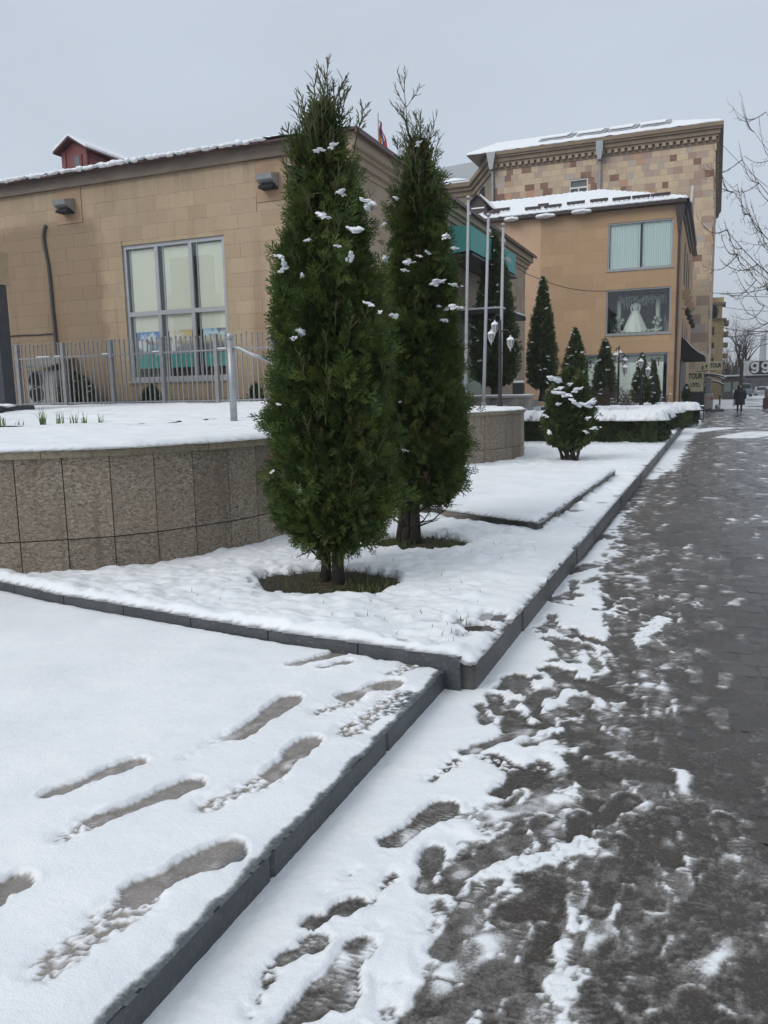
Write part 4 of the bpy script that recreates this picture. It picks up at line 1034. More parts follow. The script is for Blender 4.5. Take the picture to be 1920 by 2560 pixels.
# street side: cornice, arched windows, brackets, lamps, awning
cz=MB()
for k,(z0_,z1_,o_) in enumerate(((ZB-.55,ZB-.35,.10),(ZB-.35,ZB-.12,.22),(ZB-.12,ZB+.10,.38))): cz.box(XB+.002,XB+o_,YB+.2+.01*k,YBE-6,z0_+.001,z1_)
cz.build('cornice',M_BROWN,Bd)
MB().prism([(XB+.30,YB+.6,ZB+.1),(XB+.30,YB+3.4,ZB+.1),(XB+.30,YB+2.0,ZB+1.2)],(.10,0,0)).build('parapet_gable',mat('pale_render',(.5,.5,.49),rough=.7),Bd)
for k in range(3):
    yc=YB+4.2+k*3.2; aw=[]
    for zc0,zc1,hw in ((6.9,8.5,.55),):
        pts=[(XB+.016,yc-hw,zc0),(XB+.016,yc+hw,zc0)]+[(XB+.016,yc+hw*math.cos(a),zc1+hw*math.sin(a)) for a in np.linspace(0,math.pi,9)]
        MB().prism(pts,(.012,0,0)).build('arched_window',M_BLACK,Bd)
    MB().prism([(XB+.016,yc-.5,3.9),(XB+.016,yc+.5,3.9),(XB+.016,yc+.5,4.6),(XB+.016,yc,5.2),(XB+.016,yc-.5,4.6)],(.012,0,0)).build('pointed_window',M_INT_RED,Bd)
for k in range(4):
    yc=YB+2.5+k*3.2
    MB().prism([(XB+.02,yc-.2,6.45),(XB+.40,yc-.2,6.45),(XB+.40,yc-.2,6.3),(XB+.15,yc-.2,6.05),(XB+.02,yc-.2,6.05)],(0,.4,0)).build('corbel',M_TUFF_B,Bd)
    wl_=MB(); wl_.lathe([(.02,-.2),(.12,-.12),(.14,.1),(.05,.2),(.0,.28)],(XB+.30,yc,5.35),8); wl_.box(XB+.02,XB+.2,yc-.02,yc+.02,5.5,5.54); wl_.build('wall_lamp',M_DARKMETAL,Bd)
awn=thing('awning','black shop awning curving out over the sidewalk with snow on top','awning',(XB,46,3))
sec=[(0,1.15),(.22,.95),(.5,.62),(.85,.32),(1.15,.16),(1.15,-.02),(0,-.02)]
ay0,ay1=45.0,49.5; axb=XB+.03
zt0=ony(1714,842,ay0)[2]-1.15
MB().prism([(axb+x,ay0,zt0+z) for x,z in sec],(0,ay1-ay0,0)).build('canvas',M_BLACK,awn)
MB().add([(axb+x,y,zt0+z+.02) for y in (ay0+.02,ay1-.02) for x,z in sec[1:5]]+[(axb+x,y,zt0+z+.07) for y in (ay0+.02,ay1-.02) for x,z in sec[1:5]],[(8,9,13,12),(9,10,14,13),(10,11,15,14),(0,8,12,4),(3,7,15,11),(0,1,9,8),(1,2,10,9),(2,3,11,10)]).build('snow_cap',SNOW,awn)
MB().box(XB+.03,XB+.06,44.2,52,.5,3.0).build('shopfront',M_DARKMETAL,Bd)

# ================================================================== building C (tall, patchwork stone)
YC=62.0
pC=ony(1788,358,YC); XC=pC[0]; ZC=pC[2]; XCL=ony(1234,480,YC)[0]
PAL=[(0,(.70,.56,.39)),(.14,(.62,.48,.35)),(.30,(.74,.60,.40)),(.42,(.55,.42,.33)),(.52,(.42,.29,.24)),(.60,(.20,.075,.062)),(.71,(.68,.54,.37)),(.82,(.50,.38,.32)),(.90,(.58,.32,.20)),(.94,(.50,.46,.42))]
M_PATCH=tuff('patchwork_tuff',(.66,.52,.37),(.6,.47,.33),.1,False,pal=PAL)
M_CORN=mat('brown_cornice_stone',(.30,.225,.155),(.21,.155,.11),rough=.85,nscale=1.2,bump=.3)
M_GREYWALL=mat('grey_render',(.30,.255,.195),(.245,.21,.165),rough=.9,nscale=.6)
Cd=thing('tall_building','tall building faced with patchwork brown and cream stones, dentil cornice on top','building',(XC,YC,0))
cw=rect(1423,450,1470,482,YC)
wall_shell(Cd,'Y',YC,XCL,XC,-.1,ZC,[cw],M_CORN,.4)
zmin=9.0
stones(Cd,'Y',YC,XCL+.1,XC,zmin,ZC,.43,.34,.78,[cw],M_PATCH,300,31,.02,rest='stone_courses',gap=.008)
stones(Cd,'Y',YC,-6,XC,1.6,zmin,.62,.5,1.1,[],M_PATCH,0,33,.02,gap=.008)
MB().box(-6,XC+.05,YC-.06,YC-.001,-.1,1.6).build('plinth',mat('dark_plinth',(.05,.052,.055),(.035,.036,.04),rough=.5),Cd)
wall_shell(Cd,'X',XC,YC+.41,90,-.1,ZC,[],M_CORN,.4)
stones(Cd,'X',XC,YC,90,1,ZC,.62,.6,1.3,[],M_PATCH,0,34,.03,gap=.008)
rr=random.Random(8)
for k in range(26):   # rough quoins that catch snow along the corner
    z=2+k*.62
    MB().box(XC-.001,XC+.05+rr.uniform(0,.05),YC-.05,YC+.3+rr.uniform(0,.3),z,z+.55).build('quoin',M_PATCH,Cd)
ZC2=ony(1806,311,YC)[2]
cn=MB()
for k,(z0_,z1_,o_) in enumerate(((ZC+.001,ZC+.18,.06),(ZC+.40,ZC+.55,.22),(ZC+.55,ZC+.85,.30),(ZC+.85,ZC+1.0,.42),(ZC+1.0,ZC2+.1,.50))):
    cn.box(XCL-.0,XC+o_,YC-o_-.001*k,YC+.3,z0_,z1_); cn.box(XC-.3,XC+o_-.001,YC+.301,91,z0_,z1_-.001)
cn.build('cornice',M_CORN,Cd)
MB().box(XCL,XC+.05,YC-.05,YC+.2,ZC+.18,ZC+.40).build('frieze',M_CORN,Cd)
dn=MB().box(-.13,.13,-.09,.09,-.11,.11).mesh('dentil'); dn.materials.append(mat('pale_dentil',(.42,.33,.23),(.36,.28,.2),rough=.85))
x=XCL+.2
while x<XC+.1:
    o=bpy.data.objects.new('dentil',dn); COL.objects.link(o); o.parent=Cd; o.location=Vector((x,YC-.145,ZC+.29))-origin_of(Cd); x+=.46
y=YC+.5
for k in range(30):
    o=bpy.data.objects.new('dentil',dn); COL.objects.link(o); o.parent=Cd; o.location=Vector((XC+.145,YC+.3+k*.6,ZC+.29))-origin_of(Cd); o.rotation_euler=(0,0,math.pi/2)
wv=thing('window',None,None); wv.parent=Cd; wv.location=Vector((cw[0],YC,cw[2]))-origin_of(Cd)
x0,x1,z0,z1=cw
for a in ((x0,x0+.1,z0,z1),(x1-.1,x1,z0,z1),(x0+.102,x1-.102,z1-.1,z1),(x0+.102,x1-.102,z0+.38,z0+.5),((x0+x1)/2-.05,(x0+x1)/2+.05,z0,z0+.378)): MB().box(a[0],a[1],YC+.02,YC+.1,a[2],a[3]).build('frame_bar',M_WHITE,wv)
MB().box(x0+.05,x1-.05,YC+.11,YC+.13,z0,z1).build('pane',mat('grey_pane',(.15,.155,.16),(.12,.125,.13),rough=.1),wv)
for px,pt,pb in ((1500,362,480),):
    xx=ony(px,400,YC-.2)[0]; MB().cyl((xx,YC-.16,ony(px,pb,YC)[2]-3),(xx,YC-.16,ZC-.2),.085,.085,10).build('downpipe',M_STEEL,Cd); MB().prism([(xx-.12,YC-.06,ZC-.25),(xx+.12,YC-.06,ZC-.25),(xx+.24,YC-.06,ZC+.4),(xx+.24,YC-.06,ZC+1.0),(xx-.24,YC-.06,ZC+1.0),(xx-.24,YC-.06,ZC+.4)],(0,-.62,0)).build('hopper',M_STEEL,Cd)
# snowy roof with tilted roof lights
rz=ZC2+.1; RC=MB().add([(XCL-2,YC-.5,rz),(XC+.5,YC-.5,rz),(XC+.5,92,rz),(XCL-2,92,rz),(XCL+2,YC+9,rz+3.3),(XC-6,YC+9,rz+3.3)],[(0,1,5,4),(1,2,5),(2,3,4,5),(3,0,4),(3,2,1,0)]).build('roof',M_STEEL,Cd)
def roofC(X,Y):
    h=np.minimum((Y-YC+.5)*3.3/9.5,(XC+.5-X)*.60); T=(.14+.03*fbm(X*1.2,Y*1.2,3,121))*sstep(-.05,.25,np.minimum(Y-YC+.45,XC+.45-X)+.12*fbm(X*1.5,Y*2,3,122))**.5
    return rz+h+T,sstep(.01,.04,T),(T>.01)&(h>-.01)
stuff(hf('roof_snow',np.arange(XCL-2,XC+.5,.14),np.arange(YC-.5,YC+9,.16),roofC,M_BED,RC))
for k,(px0,px1,py0,py1) in enumerate(((1440,1518,345,325),(1518,1595,336,317),(1600,1678,326,308),(1345,1430,363,343))):
    a=ony(px0,py0,YC+1.2); b_=ony(px1,py1,YC+1.2); zz=(a[2]+b_[2])/2
    rs=lambda y: rz+(y-YC+.5)*3.3/9.5
    m=MB(); m.prism([(a[0],YC+1.4,rs(YC+1.4)+.16),(a[0],YC+4.6,rs(YC+4.6)+.20),(a[0],YC+4.6,rs(YC+4.6)+.30),(a[0],YC+1.4,rs(YC+1.4)+.26)],(b_[0]-a[0]-.15,0,0)); g=m.build('roof_light',M_STEEL,RC)
    MB().prism([(a[0]+.08,YC+1.6,rs(YC+1.6)+.31),(a[0]+.08,YC+4.2,rs(YC+4.2)+.31),(a[0]+.08,YC+4.2,rs(YC+4.2)+.38),(a[0]+.08,YC+1.6,rs(YC+1.6)+.39)],(b_[0]-a[0]-.5,0,0)).build('roof_snow',SNOW,RC)
# left wing: angled facet and set-back grey wall
def facet(p,q,z0,z1,m,th=.3,name='wing_wall'):
    a=Vector((*p,z0)); b=Vector((*q,z0)); t=(b-a).normalized(); n=Vector((t.y,-t.x,0)); return a,b,t,n
ZW=ZC
q=[(XCL+.0,YC+.02),(XCL-3.4,YC+6.5),(XCL-18,YC+6.5)]
for i in range(2):
    (ax_,ay_),(bx_,by_)=q[i],q[i+1]
    MB().prism([(ax_,ay_,0),(bx_,by_,0),(bx_+.3,by_+.5,0),(ax_+.3,ay_+.5,0)],(0,0,ZW)).build('wing_wall',M_GREYWALL,Cd)
    for z0_,z1_,o_ in ((ZW+.001,ZW+.4,.12),(ZW+.4,ZW+.7,.3),(ZW+.7,ZW+1.05,.5)):
        t=Vector((bx_-ax_,by_-ay_,0)).normalized(); n=Vector((-t.y,t.x,0)); n=n if n.y<0 else -n
        p0=Vector((ax_,ay_,z0_))+n*o_; p1=Vector((bx_,by_,z0_))+n*o_
        if i==0: p1=p1-t*.18*o_/.5
        MB().prism([p0,p1,p1-n*(o_+.3),p0-n*(o_+.3)],(0,0,z1_-z0_)).build('wing_cornice',M_CORN,Cd)
wr_=MB().add([(XCL+.2,YC-.3,rz-.1),(XCL-3.5,YC+6.0,rz-.1),(XCL-18,YC+6.0,rz-.1),(XCL-16,YC+14,rz+3.0),(XCL+1,YC+11,rz+3.0)],[(0,1,4),(1,2,3,4)]).build('wing_roof',M_STEEL,Cd)
wr_snow=MB().add([(XCL+.1,YC+.2,rz+.05),(XCL-3.4,YC+6.3,rz+.05),(XCL-18,YC+6.3,rz+.05),(XCL-17.4,YC+9.2,rz+1.15),(XCL-2.2,YC+8.8,rz+1.15)],[(0,1,4),(1,2,3,4)]).build('roof_snow',SNOW,wr_)
dq=ony(1262,378,YC+2.5); 
MB().prism([(dq[0]-1.0,YC+2.5,rz-.2),(dq[0]+.9,YC+2.5,rz-.2),(dq[0]+.9,YC+2.5,dq[2]-.1),(dq[0]-.3,YC+2.5,dq[2]+.25),(dq[0]-1.0,YC+2.5,dq[2]-.1)],(0,3,0)).build('roof_hatch',M_STEEL,Cd)
aw_=ony(1215,490,YC+3); MB().prism([(aw_[0]+.5*math.cos(a),YC+3.3,aw_[2]+.7*math.sin(a)) for a in np.linspace(0,2*math.pi,14)[:-1]],(0,-.6,0)).build('round_window',M_BLACK,Cd)
dxp=ony(1232,460,YC-.1)[0]; MB().cyl((dxp,YC-.15,ZC-4),(dxp,YC-.15,ZC+.1),.09,.09,8).build('downpipe',M_STEEL,Cd); MB().prism([(dxp-.12,YC-.2,ZC),(dxp+.12,YC-.2,ZC),(dxp+.35,YC-.2,ZC+1.2),(dxp-.35,YC-.2,ZC+1.2)],(0,-.5,0)).build('hopper',M_STEEL,Cd)

# ================================================================== building D (far corner tower) and others down the street
YDd=112.0
M_CREAMSTONE=mat('cream_yellow_stone',(.50,.39,.215),(.42,.32,.17),rough=.85,nscale=1.5,rand=.05)
Dd=thing('corner_tower','narrow cream stone corner tower with an oval window, far down the street','building',(0,YDd,0))
r=rect(1764,745,1802,1000,YDd); x0,x1,z1=r[0]-1,r[1],r[3]
oc=ony(1782,780,YDd); ow=.55; oh=.95
wins=[rect(1775,818,1785,838,YDd),rect(1774,857,1784,872,YDd),rect(1773,895,1783,906,YDd),rect(1792,818,1799,838,YDd)]
zb=ony(1780,800,YDd)[2]
wall_shell(Dd,'Y',YDd,x0,x1,-.1,zb,wins[:3],M_CREAMSTONE,.4)
wall_shell(Dd,'X',x1,YDd+.41,YDd+30,-.1,zb-.5,[],M_CREAMSTONE,.4)
MB().box(x0,x1-.25,YDd+.1,YDd+4,zb+.15,z1-.9).build('attic',M_CREAMSTONE,Dd)
MB().box(x0-.1,x1+.3,YDd-.3,YDd+4,zb+.001,zb+.149).build('string_course',M_CORN,Dd)
MB().box(x0-.1,x1+.15,YDd-.15,YDd+4.2,z1-.899,z1-.62).build('cornice',M_CORN,Dd); MB().box(x0,x1-.1,YDd+.05,YDd+4,z1-.619,z1).build('parapet',M_CREAMSTONE,Dd)
el=[(oc[0]+ow*math.cos(a),YDd+.1,oc[2]+oh*math.sin(a)) for a in np.linspace(0,2*math.pi,19)[:-1]]
MB().prism([(oc[0]+(p[0]-oc[0])*1.3,YDd+.1,oc[2]+(p[2]-oc[2])*1.2) for p in el],(0,-.05,0)).build('oval_surround',M_CORN,Dd); MB().prism([(p[0],YDd+.048,p[2]) for p in el],(0,-.02,0)).build('oval_window',M_BLACK,Dd)
for w_ in wins[:3]:
    f=MB().box(w_[0],w_[1],YDd+.2,YDd+.25,w_[2],w_[3]).build('window',M_INT_RED,Dd); MB().box((w_[0]+w_[1])/2-.04,(w_[0]+w_[1])/2+.04,YDd+.15,YDd+.199,w_[2],w_[3]).build('mullion',M_CREAMSTONE,f)
for k in range(6):   # balconies on the street side
    zz=2.5+k*1.4; MB().box(x1+.01,x1+.6,YDd+3,YDd+7,zz,zz+.5).build('balcony',M_CORN,Dd)
bn=rect(1767,872,1789,884,YDd-.1); MB().box(bn[0],bn[1],YDd-.12,YDd-.08,bn[2],bn[3]).build('banner',mat('faded_pink_banner',(.55,.50,.52),(.42,.34,.38),rough=.8,nscale=8,stretch=(1,1,4)),Dd)
Ed=thing('stepped_house','pale rendered house gable peeping out behind the patchwork building','building',(-1,100,0))
MB().box(-8,onx(1,1,1)[0]*0+ony(1777,750,100)[0],100,118,0,ony(1777,700,100)[2]).build('wall',M_CREAMSTONE,Ed); MB().box(-8,ony(1779,690,99.8)[0],99.7,118,ony(1777,700,100)[2]+.001,ony(1777,690,100)[2]).build('cornice',M_REDROOF,Ed)
# ================================================================== vegetation
M_THUJA=leaf_mat('thuja_leaf',[(0,(.016,.038,.012)),(.30,(.040,.074,.018)),(.56,(.078,.116,.024)),(.82,(.122,.150,.032)),(.96,(.17,.15,.04)),(1,(.19,.12,.05))],.2)
M_THUJA_D=leaf_mat('thuja_leaf_far',[(0,(.026,.050,.017)),(.5,(.056,.084,.026)),(.85,(.100,.118,.033)),(1,(.14,.105,.04))],.15)
M_TWIGTIP=leaf_mat('thuja_tip',[(0,(.06,.085,.03)),(.5,(.10,.115,.05)),(1,(.16,.14,.075))],.1)
M_DEAD=leaf_mat('dead_spray',[(0,(.06,.040,.022)),(.6,(.11,.075,.040)),(1,(.16,.12,.06))],.1)
M_BARK=mat('dark_bark',(.050,.040,.034),(.028,.023,.020),rough=.9,nscale=12,stretch=(1,1,.2),bump=.7,bscale=30)
M_TWIG=mat('brown_twig',(.085,.062,.048),(.055,.042,.034),rough=.85,nscale=15)
M_GRASS=leaf_mat('grass_blade',[(0,(.035,.055,.018)),(.5,(.07,.10,.03)),(.8,(.14,.13,.055)),(1,(.22,.18,.09))],.2)
M_SHOOT=leaf_mat('green_shoot',[(0,(.07,.14,.03)),(.6,(.13,.22,.05)),(1,(.20,.28,.09))],.25)

def frond(rng,n_side=4,wd=.085):
    """flat forked spray, unit length along +y in the x-y plane: list of quads"""
    q=[]
    def strip(p,d,L,w):
        d=np.array(d)/np.hypot(*d); nrm=np.array([-d[1],d[0]])*w
        p=np.array(p); e=p+d*L
        q.append([p-nrm*.8,p+nrm*.8,e+nrm*.45,e-nrm*.45]); return e
    strip((0,0),(0,1),1.0,wd*.8)
    for k in range(n_side):
        t=.12+.75*k/n_side
        for s in (-1,1):
            a=math.radians(rng.uniform(28,48)); L=(.62-.38*t)*rng.uniform(.8,1.15)
            b=(0,t+(.04 if s>0 else 0)); d=(s*math.sin(a),math.cos(a))
            e=strip(b,d,L,wd)
            a2=a+math.radians(rng.uniform(20,36))*(1 if rng.random()<.5 else -1); m=np.array(b)+np.array(d)/np.hypot(*d)*L*.5
            strip(m,(s*math.sin(a2),math.cos(a2)),L*.5,wd*.85)
    Q=np.array(q); V=np.zeros((len(Q)*4,3)); V[:,:2]=Q.reshape(-1,2)
    V[:,2]=-.25*V[:,1]**2+.2*np.abs(V[:,0])   # droop and cup
    return V
def sprays(P,D,N,S,rng,templates):
    """place templates at P, axis D, plane normal N, size S -> verts, faces"""
    D=D/np.linalg.norm(D,axis=1,keepdims=True); Xa=np.cross(D,N); Xa/=np.linalg.norm(Xa,axis=1,keepdims=True)+1e-9; Za=np.cross(Xa,D)
    VV=[];FF=[];off=0; ti=rng.integers(0,len(templates),len(P))
    for k,T in enumerate(templates):
        s=ti==k
        if not s.any(): continue
        p=P[s];x=Xa[s];d=D[s];z=Za[s];sz=S[s]
        v=p[:,None,:]+sz[:,None,None]*(T[None,:,0:1]*x[:,None,:]+T[None,:,1:2]*d[:,None,:]+T[None,:,2:3]*z[:,None,:])
        m=len(T); f=np.arange(len(p)*m).reshape(-1,4)+off; VV.append(v.reshape(-1,3)); FF.append(f); off+=len(p)*m
    return np.concatenate(VV),np.concatenate(FF)
_tr=random.Random(2)
FR=[frond(_tr,3,.040) for _ in range(6)]; FRL=[frond(_tr,2,.075) for _ in range(4)]
def crown_np(cx,cy,prof,n,size,seed,lump=.14,templates=FR,inner=.45,up=.75,ang=None,thin=0.,clus=0):
    rng=np.random.default_rng(seed); zs=np.array([p[0] for p in prof]); rs=np.array([p[1] for p in prof])
    zz=np.linspace(zs[0],zs[-1],200); w=np.interp(zz,zs,rs)+.02; cdf=np.cumsum(w); cdf/=cdf[-1]
    z=np.interp(rng.random(n),cdf,zz); th=rng.random(n)*2*np.pi
    u=rng.random(n)**.55; fr=inner+(1-inner)*u
    R=np.interp(z,zs,rs)
    L=fbm(th*2.1+seed,z*3.2,3,seed)+.5*fbm(th*5+3,z*8,2,seed+9)
    L0=fbm((th-2*np.pi)*2.1+seed,z*3.2,3,seed)+.5*fbm((th-2*np.pi)*5+3,z*8,2,seed+9); ww=sstep(5.6,6.283,th); L=L*(1-ww)+L0*ww
    R=R*(1+lump*L)*(1+.05*rng.normal(0,1,n)*(fr>.8)); r=R*fr
    keep=((fr<.8)|(L>-.55))&(rng.random(n)<1-thin*sstep(.72,1.0,(z-zs[0])/(zs[-1]-zs[0])))
    P=np.stack([cx+r*np.cos(th),cy+r*np.sin(th),z],1)
    rad=np.stack([np.cos(th),np.sin(th),np.zeros(n)],1)
    D=rad*rng.uniform(.35,1.0,(n,1))+np.array([0,0,1.])*rng.uniform(up-.55,up+.35,(n,1))+rng.normal(0,.33,(n,3))
    tang=np.stack([-np.sin(th),np.cos(th),np.zeros(n)],1)
    N=tang*rng.choice([-1,1],(n,1))+rng.normal(0,.55,(n,3))
    S=size*rng.uniform(.65,1.25,n)*(.8+.2*fr)*np.where(rng.random(n)<.10,1.7,1)
    P=P[keep];D=D[keep];N=N[keep];S=S[keep]
    if clus:
        # gather most outer sprays into flat drooping clumps with gaps between them
        m=len(P); nc=clus; ci=rng.choice(np.where((fr[keep]>.75))[0],nc); far_=fr[keep]>.62
        C=P[ci]; Cd=D[ci]/np.linalg.norm(D[ci],axis=1,keepdims=True); Cn=N[ci]
        pick=rng.integers(0,nc,m); sel=far_&(rng.random(m)<.72)
        off=rng.normal(0,1,(m,3))*np.array([.045,.045,.060])
        P=np.where(sel[:,None],C[pick]+off+Cd[pick]*rng.uniform(-.05,.05,(m,1)),P)
        D=np.where(sel[:,None],Cd[pick]*1.1+off*7+rng.normal(0,.22,(m,3)),D); N=np.where(sel[:,None],Cn[pick]+rng.normal(0,.35,(m,3)),N)
    return sprays(P-D/np.linalg.norm(D,axis=1,keepdims=True)*S[:,None]*.6,D,N,S,rng,templates)
def dab_mesh(seed):
    """snow lying on a few sprays: a flat lump with coated frond ends around it"""
    rng=np.random.default_rng(seed); rl=random.Random(seed)
    T=[frond(rl,2,.15) for _ in range(3)]; n=9
    P=rng.normal(0,.35,(n,3))*np.array([1,.6,.35]); D=rng.normal(0,.8,(n,3))*np.array([1,.6,.45])+np.array([0,-.2,-.25]); N=rng.normal(0,.4,(n,3))+np.array([0,0,1.])
    v,f=sprays(P,D,N,rng.uniform(.5,.9,n),rng,T)
    v2=v+np.array([0,0,.07]); V=[v2]; F=[f]; off=len(v2)
    base=lump_mesh('tmp',(1,1,1),seed,.35,2,2.2); nb=len(base.vertices); co=np.empty(nb*3,np.float32); base.vertices.foreach_get('co',co); co=co.reshape(-1,3); tf=np.array([list(p.vertices)+[p.vertices[-1]] for p in base.polygons])
    for k in range(8):
        c=rng.normal(0,.42,3)*np.array([1,.5,.42]); sc=rng.uniform(.14,.42)*np.array([1.1,.8,.6]); V.append(co*sc+c); F.append(tf+off); off+=nb
    V=np.concatenate(V); F=np.concatenate(F); me=bpy.data.meshes.new('snow_dab'); me.from_pydata(V.tolist(),[],[list(dict.fromkeys(q)) for q in F.tolist()]); me.update(); me.materials.append(SNOW)
    bpy.data.meshes.remove(base); return me
dabs=[dab_mesh(300+k) for k in range(5)]
def snow_on(root,prof,cx,cy,n,seed,smin,smax,view=True):
    rr=random.Random(seed); zs=[p[0] for p in prof]; rs=[p[1] for p in prof]
    for k in range(n):
        z=rr.uniform(zs[0]+.1,zs[-1]-.05); th=math.radians(rr.uniform(-185,15)); r=np.interp(z,zs,rs)*rr.uniform(.94,1.04)
        o=bpy.data.objects.new('snow_clump',dabs[rr.randrange(5)]); COL.objects.link(o); o.parent=root
        o.location=Vector((cx+r*math.cos(th),cy+r*math.sin(th),z))-origin_of(root); s=rr.uniform(smin,smax)
        o.scale=(s*rr.uniform(.7,1.3),s*.8,s*rr.uniform(.45,.8)); o.rotation_euler=(rr.uniform(-.4,.4),rr.uniform(-.6,.6),rr.uniform(0,3))
def clump_at(root,px,py,Y,s,sx=1.3):
    q=ony(px,py,Y); o=bpy.data.objects.new('snow_clump',dabs[int(px)%5]); COL.objects.link(o); o.parent=root; o.location=Vector(q)-origin_of(root)
    o.scale=(s*sx,s*.9,s*.75); o.rotation_euler=(.2,.3*math.sin(px),px*.7)
def twig_fan(mb,p,d,L,w,depth,rr,spread=32):
    p=np.array(p,float); d=np.array(d,float); d/=np.linalg.norm(d); n=5; pts=[p]
    for k in range(n):
        d=d+np.array([rr.gauss(0,.05),rr.gauss(0,.05),.03]); d/=np.linalg.norm(d); p=p+d*L/n; pts.append(p)
        if depth>0 and k>=1:
            for s in (-1,1):
                if rr.random()<.88:
                    ax=np.array([rr.gauss(0,.5),rr.gauss(0,.5),rr.gauss(0,.25)]); ax-=d*ax.dot(d); ax/=np.linalg.norm(ax)+1e-9
                    a=math.radians(rr.uniform(spread-10,spread+12)); e=d*math.cos(a)+ax*math.sin(a)*s
                    twig_fan(mb,p,e,L*rr.uniform(.32,.48)*(1.1-.12*k),w*.72,depth-1,rr,spread)
    mb.tube([Vector(q) for q in pts],[w*(1-.5*i/n) for i in range(n+1)],4,False)

# ---- the two tall cypresses
def big_thuja(label,cx,cy,prof,n,seed,tops,stems,group,size=.10,lean=0):
    t=thing('cypress_tree',label,'cypress',(cx,cy,.18),group)
    v,f=crown_np(cx,cy,prof,n,size,seed,.22,thin=.75,clus=int(n/42)); me=mesh_np('crown',v,f); link('crown',me,t,M_THUJA)
    v,f=crown_np(cx,cy,[(z,r*.80) for z,r in prof],n//3,size*1.4,seed+5,.1,FRL,inner=.15); link('inner_foliage',mesh_np('inner_foliage',v,f),t,M_THUJA_D)
    tr=MB()
    for (x0,y0,x1,y1,r,zt) in stems:
        zs=np.linspace(.1,zt,9); tr.tube([(x0+(x1-x0)*(k/8)+.012*math.sin(k*1.7+x0*9),y0+(y1-y0)*(k/8),z) for k,z in enumerate(zs)],[r*(1.25 if k==0 else 1-.75*k/8) for k in range(9)],9)
    rr=random.Random(seed)
    for k in range(26):   # bare lower branches
        a=rr.uniform(0,6.28); z=rr.uniform(.3,.62); L=rr.uniform(.2,.42); s=stems[k%len(stems)]
        x,y=s[0]+(s[2]-s[0])*.15,s[1]
        tr.tube([(x,y,z),(x+math.cos(a)*L*.5,y+math.sin(a)*L*.5,z+.05+rr.uniform(-.03,.08)),(x+math.cos(a)*L,y+math.sin(a)*L,z+.12+rr.uniform(-.1,.12))],[.011,.007,.003],5)
    tr.build('trunk',M_BARK,t,True)
    tp=MB()
    for (px,py,qx,qy,L,dep) in tops:
        a=ony(px,py,cy); b=ony(qx,qy,cy); a[1]+=rr.uniform(-.06,.06); twig_fan(tp,a,b-a,np.linalg.norm(b-a),.0062,dep,rr)
    zt_=prof[-1][0]
    dv,df=crown_np(cx,cy,[(z,r*.93) for z,r in prof],n//22,size*.8,seed+40,.22,FRL,.6); stuff(link('dead_sprays',mesh_np('dead_sprays',dv,df),t,M_DEAD))
    for k in range(60):   # feathery top
        z=rr.uniform(zt_-.75,zt_-.05); th=rr.uniform(0,6.28); r=np.interp(z,[p[0] for p in prof],[p[1] for p in prof])*rr.uniform(.3,1.0)
        twig_fan(tp,(cx+r*math.cos(th),cy+r*math.sin(th),z),(math.cos(th)*.35,math.sin(th)*.35,1.),rr.uniform(.16,.30),.0045,1,rr,36)
    for k in range(70):   # loose shoots all over the crown
        z=rr.uniform(prof[0][0]+.4,prof[-1][0]); th=rr.uniform(0,6.28); r=np.interp(z,[p[0] for p in prof],[p[1] for p in prof])*.95
        twig_fan(tp,(cx+r*math.cos(th),cy+r*math.sin(th),z),(math.cos(th)*.6,math.sin(th)*.6,.9),rr.uniform(.12,.24),.0045,1,rr)
    stuff(tp.build('leader_shoots',M_TWIGTIP,t))
    return t
P1=[(.48,.16),(.58,.34),(.72,.45),(.85,.465),(1.15,.415),(1.6,.395),(2.1,.375),(2.4,.335),(2.75,.265),(3.05,.215),(3.25,.175),(3.42,.12),(3.62,.05)]
c1x=-2.655; c1y=5.42
T1=big_thuja('nearest tall cypress with a two-stemmed trunk in a bare soil ring',c1x,c1y,P1,21000,51,
  [(800,330,806,170,1,2),(795,320,775,215,1,2),(820,320,850,205,1,2),(835,330,880,240,1,2),(780,330,760,245,1,1),(880,370,905,275,1,2),(865,350,880,300,1,1),(812,300,820,190,1,1)],
  [(-2.61,5.36,-2.62,5.42,.046,2.6),(-2.755,5.44,-2.71,5.46,.036,2.2),(-2.83,5.52,-2.74,5.5,.020,1.5)],'two tall cypresses in the snowy bed')
P2=[(.58,.20),(.68,.35),(.85,.38),(1.3,.365),(1.9,.335),(2.5,.29),(2.9,.245),(3.2,.21),(3.4,.175),(3.6,.12),(3.85,.05)]
c2x=-2.585; c2y=7.25
T2=big_thuja('second tall cypress, just behind the nearest one, wispy leader at its top',c2x,c2y,P2,15000,52,
  [(1035,420,1022,240,1,2),(1030,410,1040,300,1,2),(1050,420,1085,330,1,2),(1010,430,990,360,1,2),(1070,430,1100,385,1,1),(1000,440,985,395,1,1),(1040,400,1055,330,1,1)],
  [(-2.63,7.10,-2.60,7.25,.055,2.8),(-2.80,7.15,-2.70,7.25,.042,2.3),(-2.72,7.05,-2.62,7.3,.04,2.0)],'two tall cypresses in the snowy bed',.112)
for px,py,s in ((712,658,.045),(705,675,.03),(757,688,.030),(803,537,.042),(855,485,.030),(850,478,.03),(884,574,.045),(878,640,.04),(752,830,.052),(735,845,.035),(925,760,.030),(925,505,.042),(918,520,.035),(700,640,.03),(845,615,.02),(950,780,.022),(795,375,.03),(830,365,.03),(695,1010,.02),(680,1180,.022),(750,1225,.02),(768,600,.02),(985,788,.03)):
    clump_at(T1,px,py,c1y-.42,s*1.15)
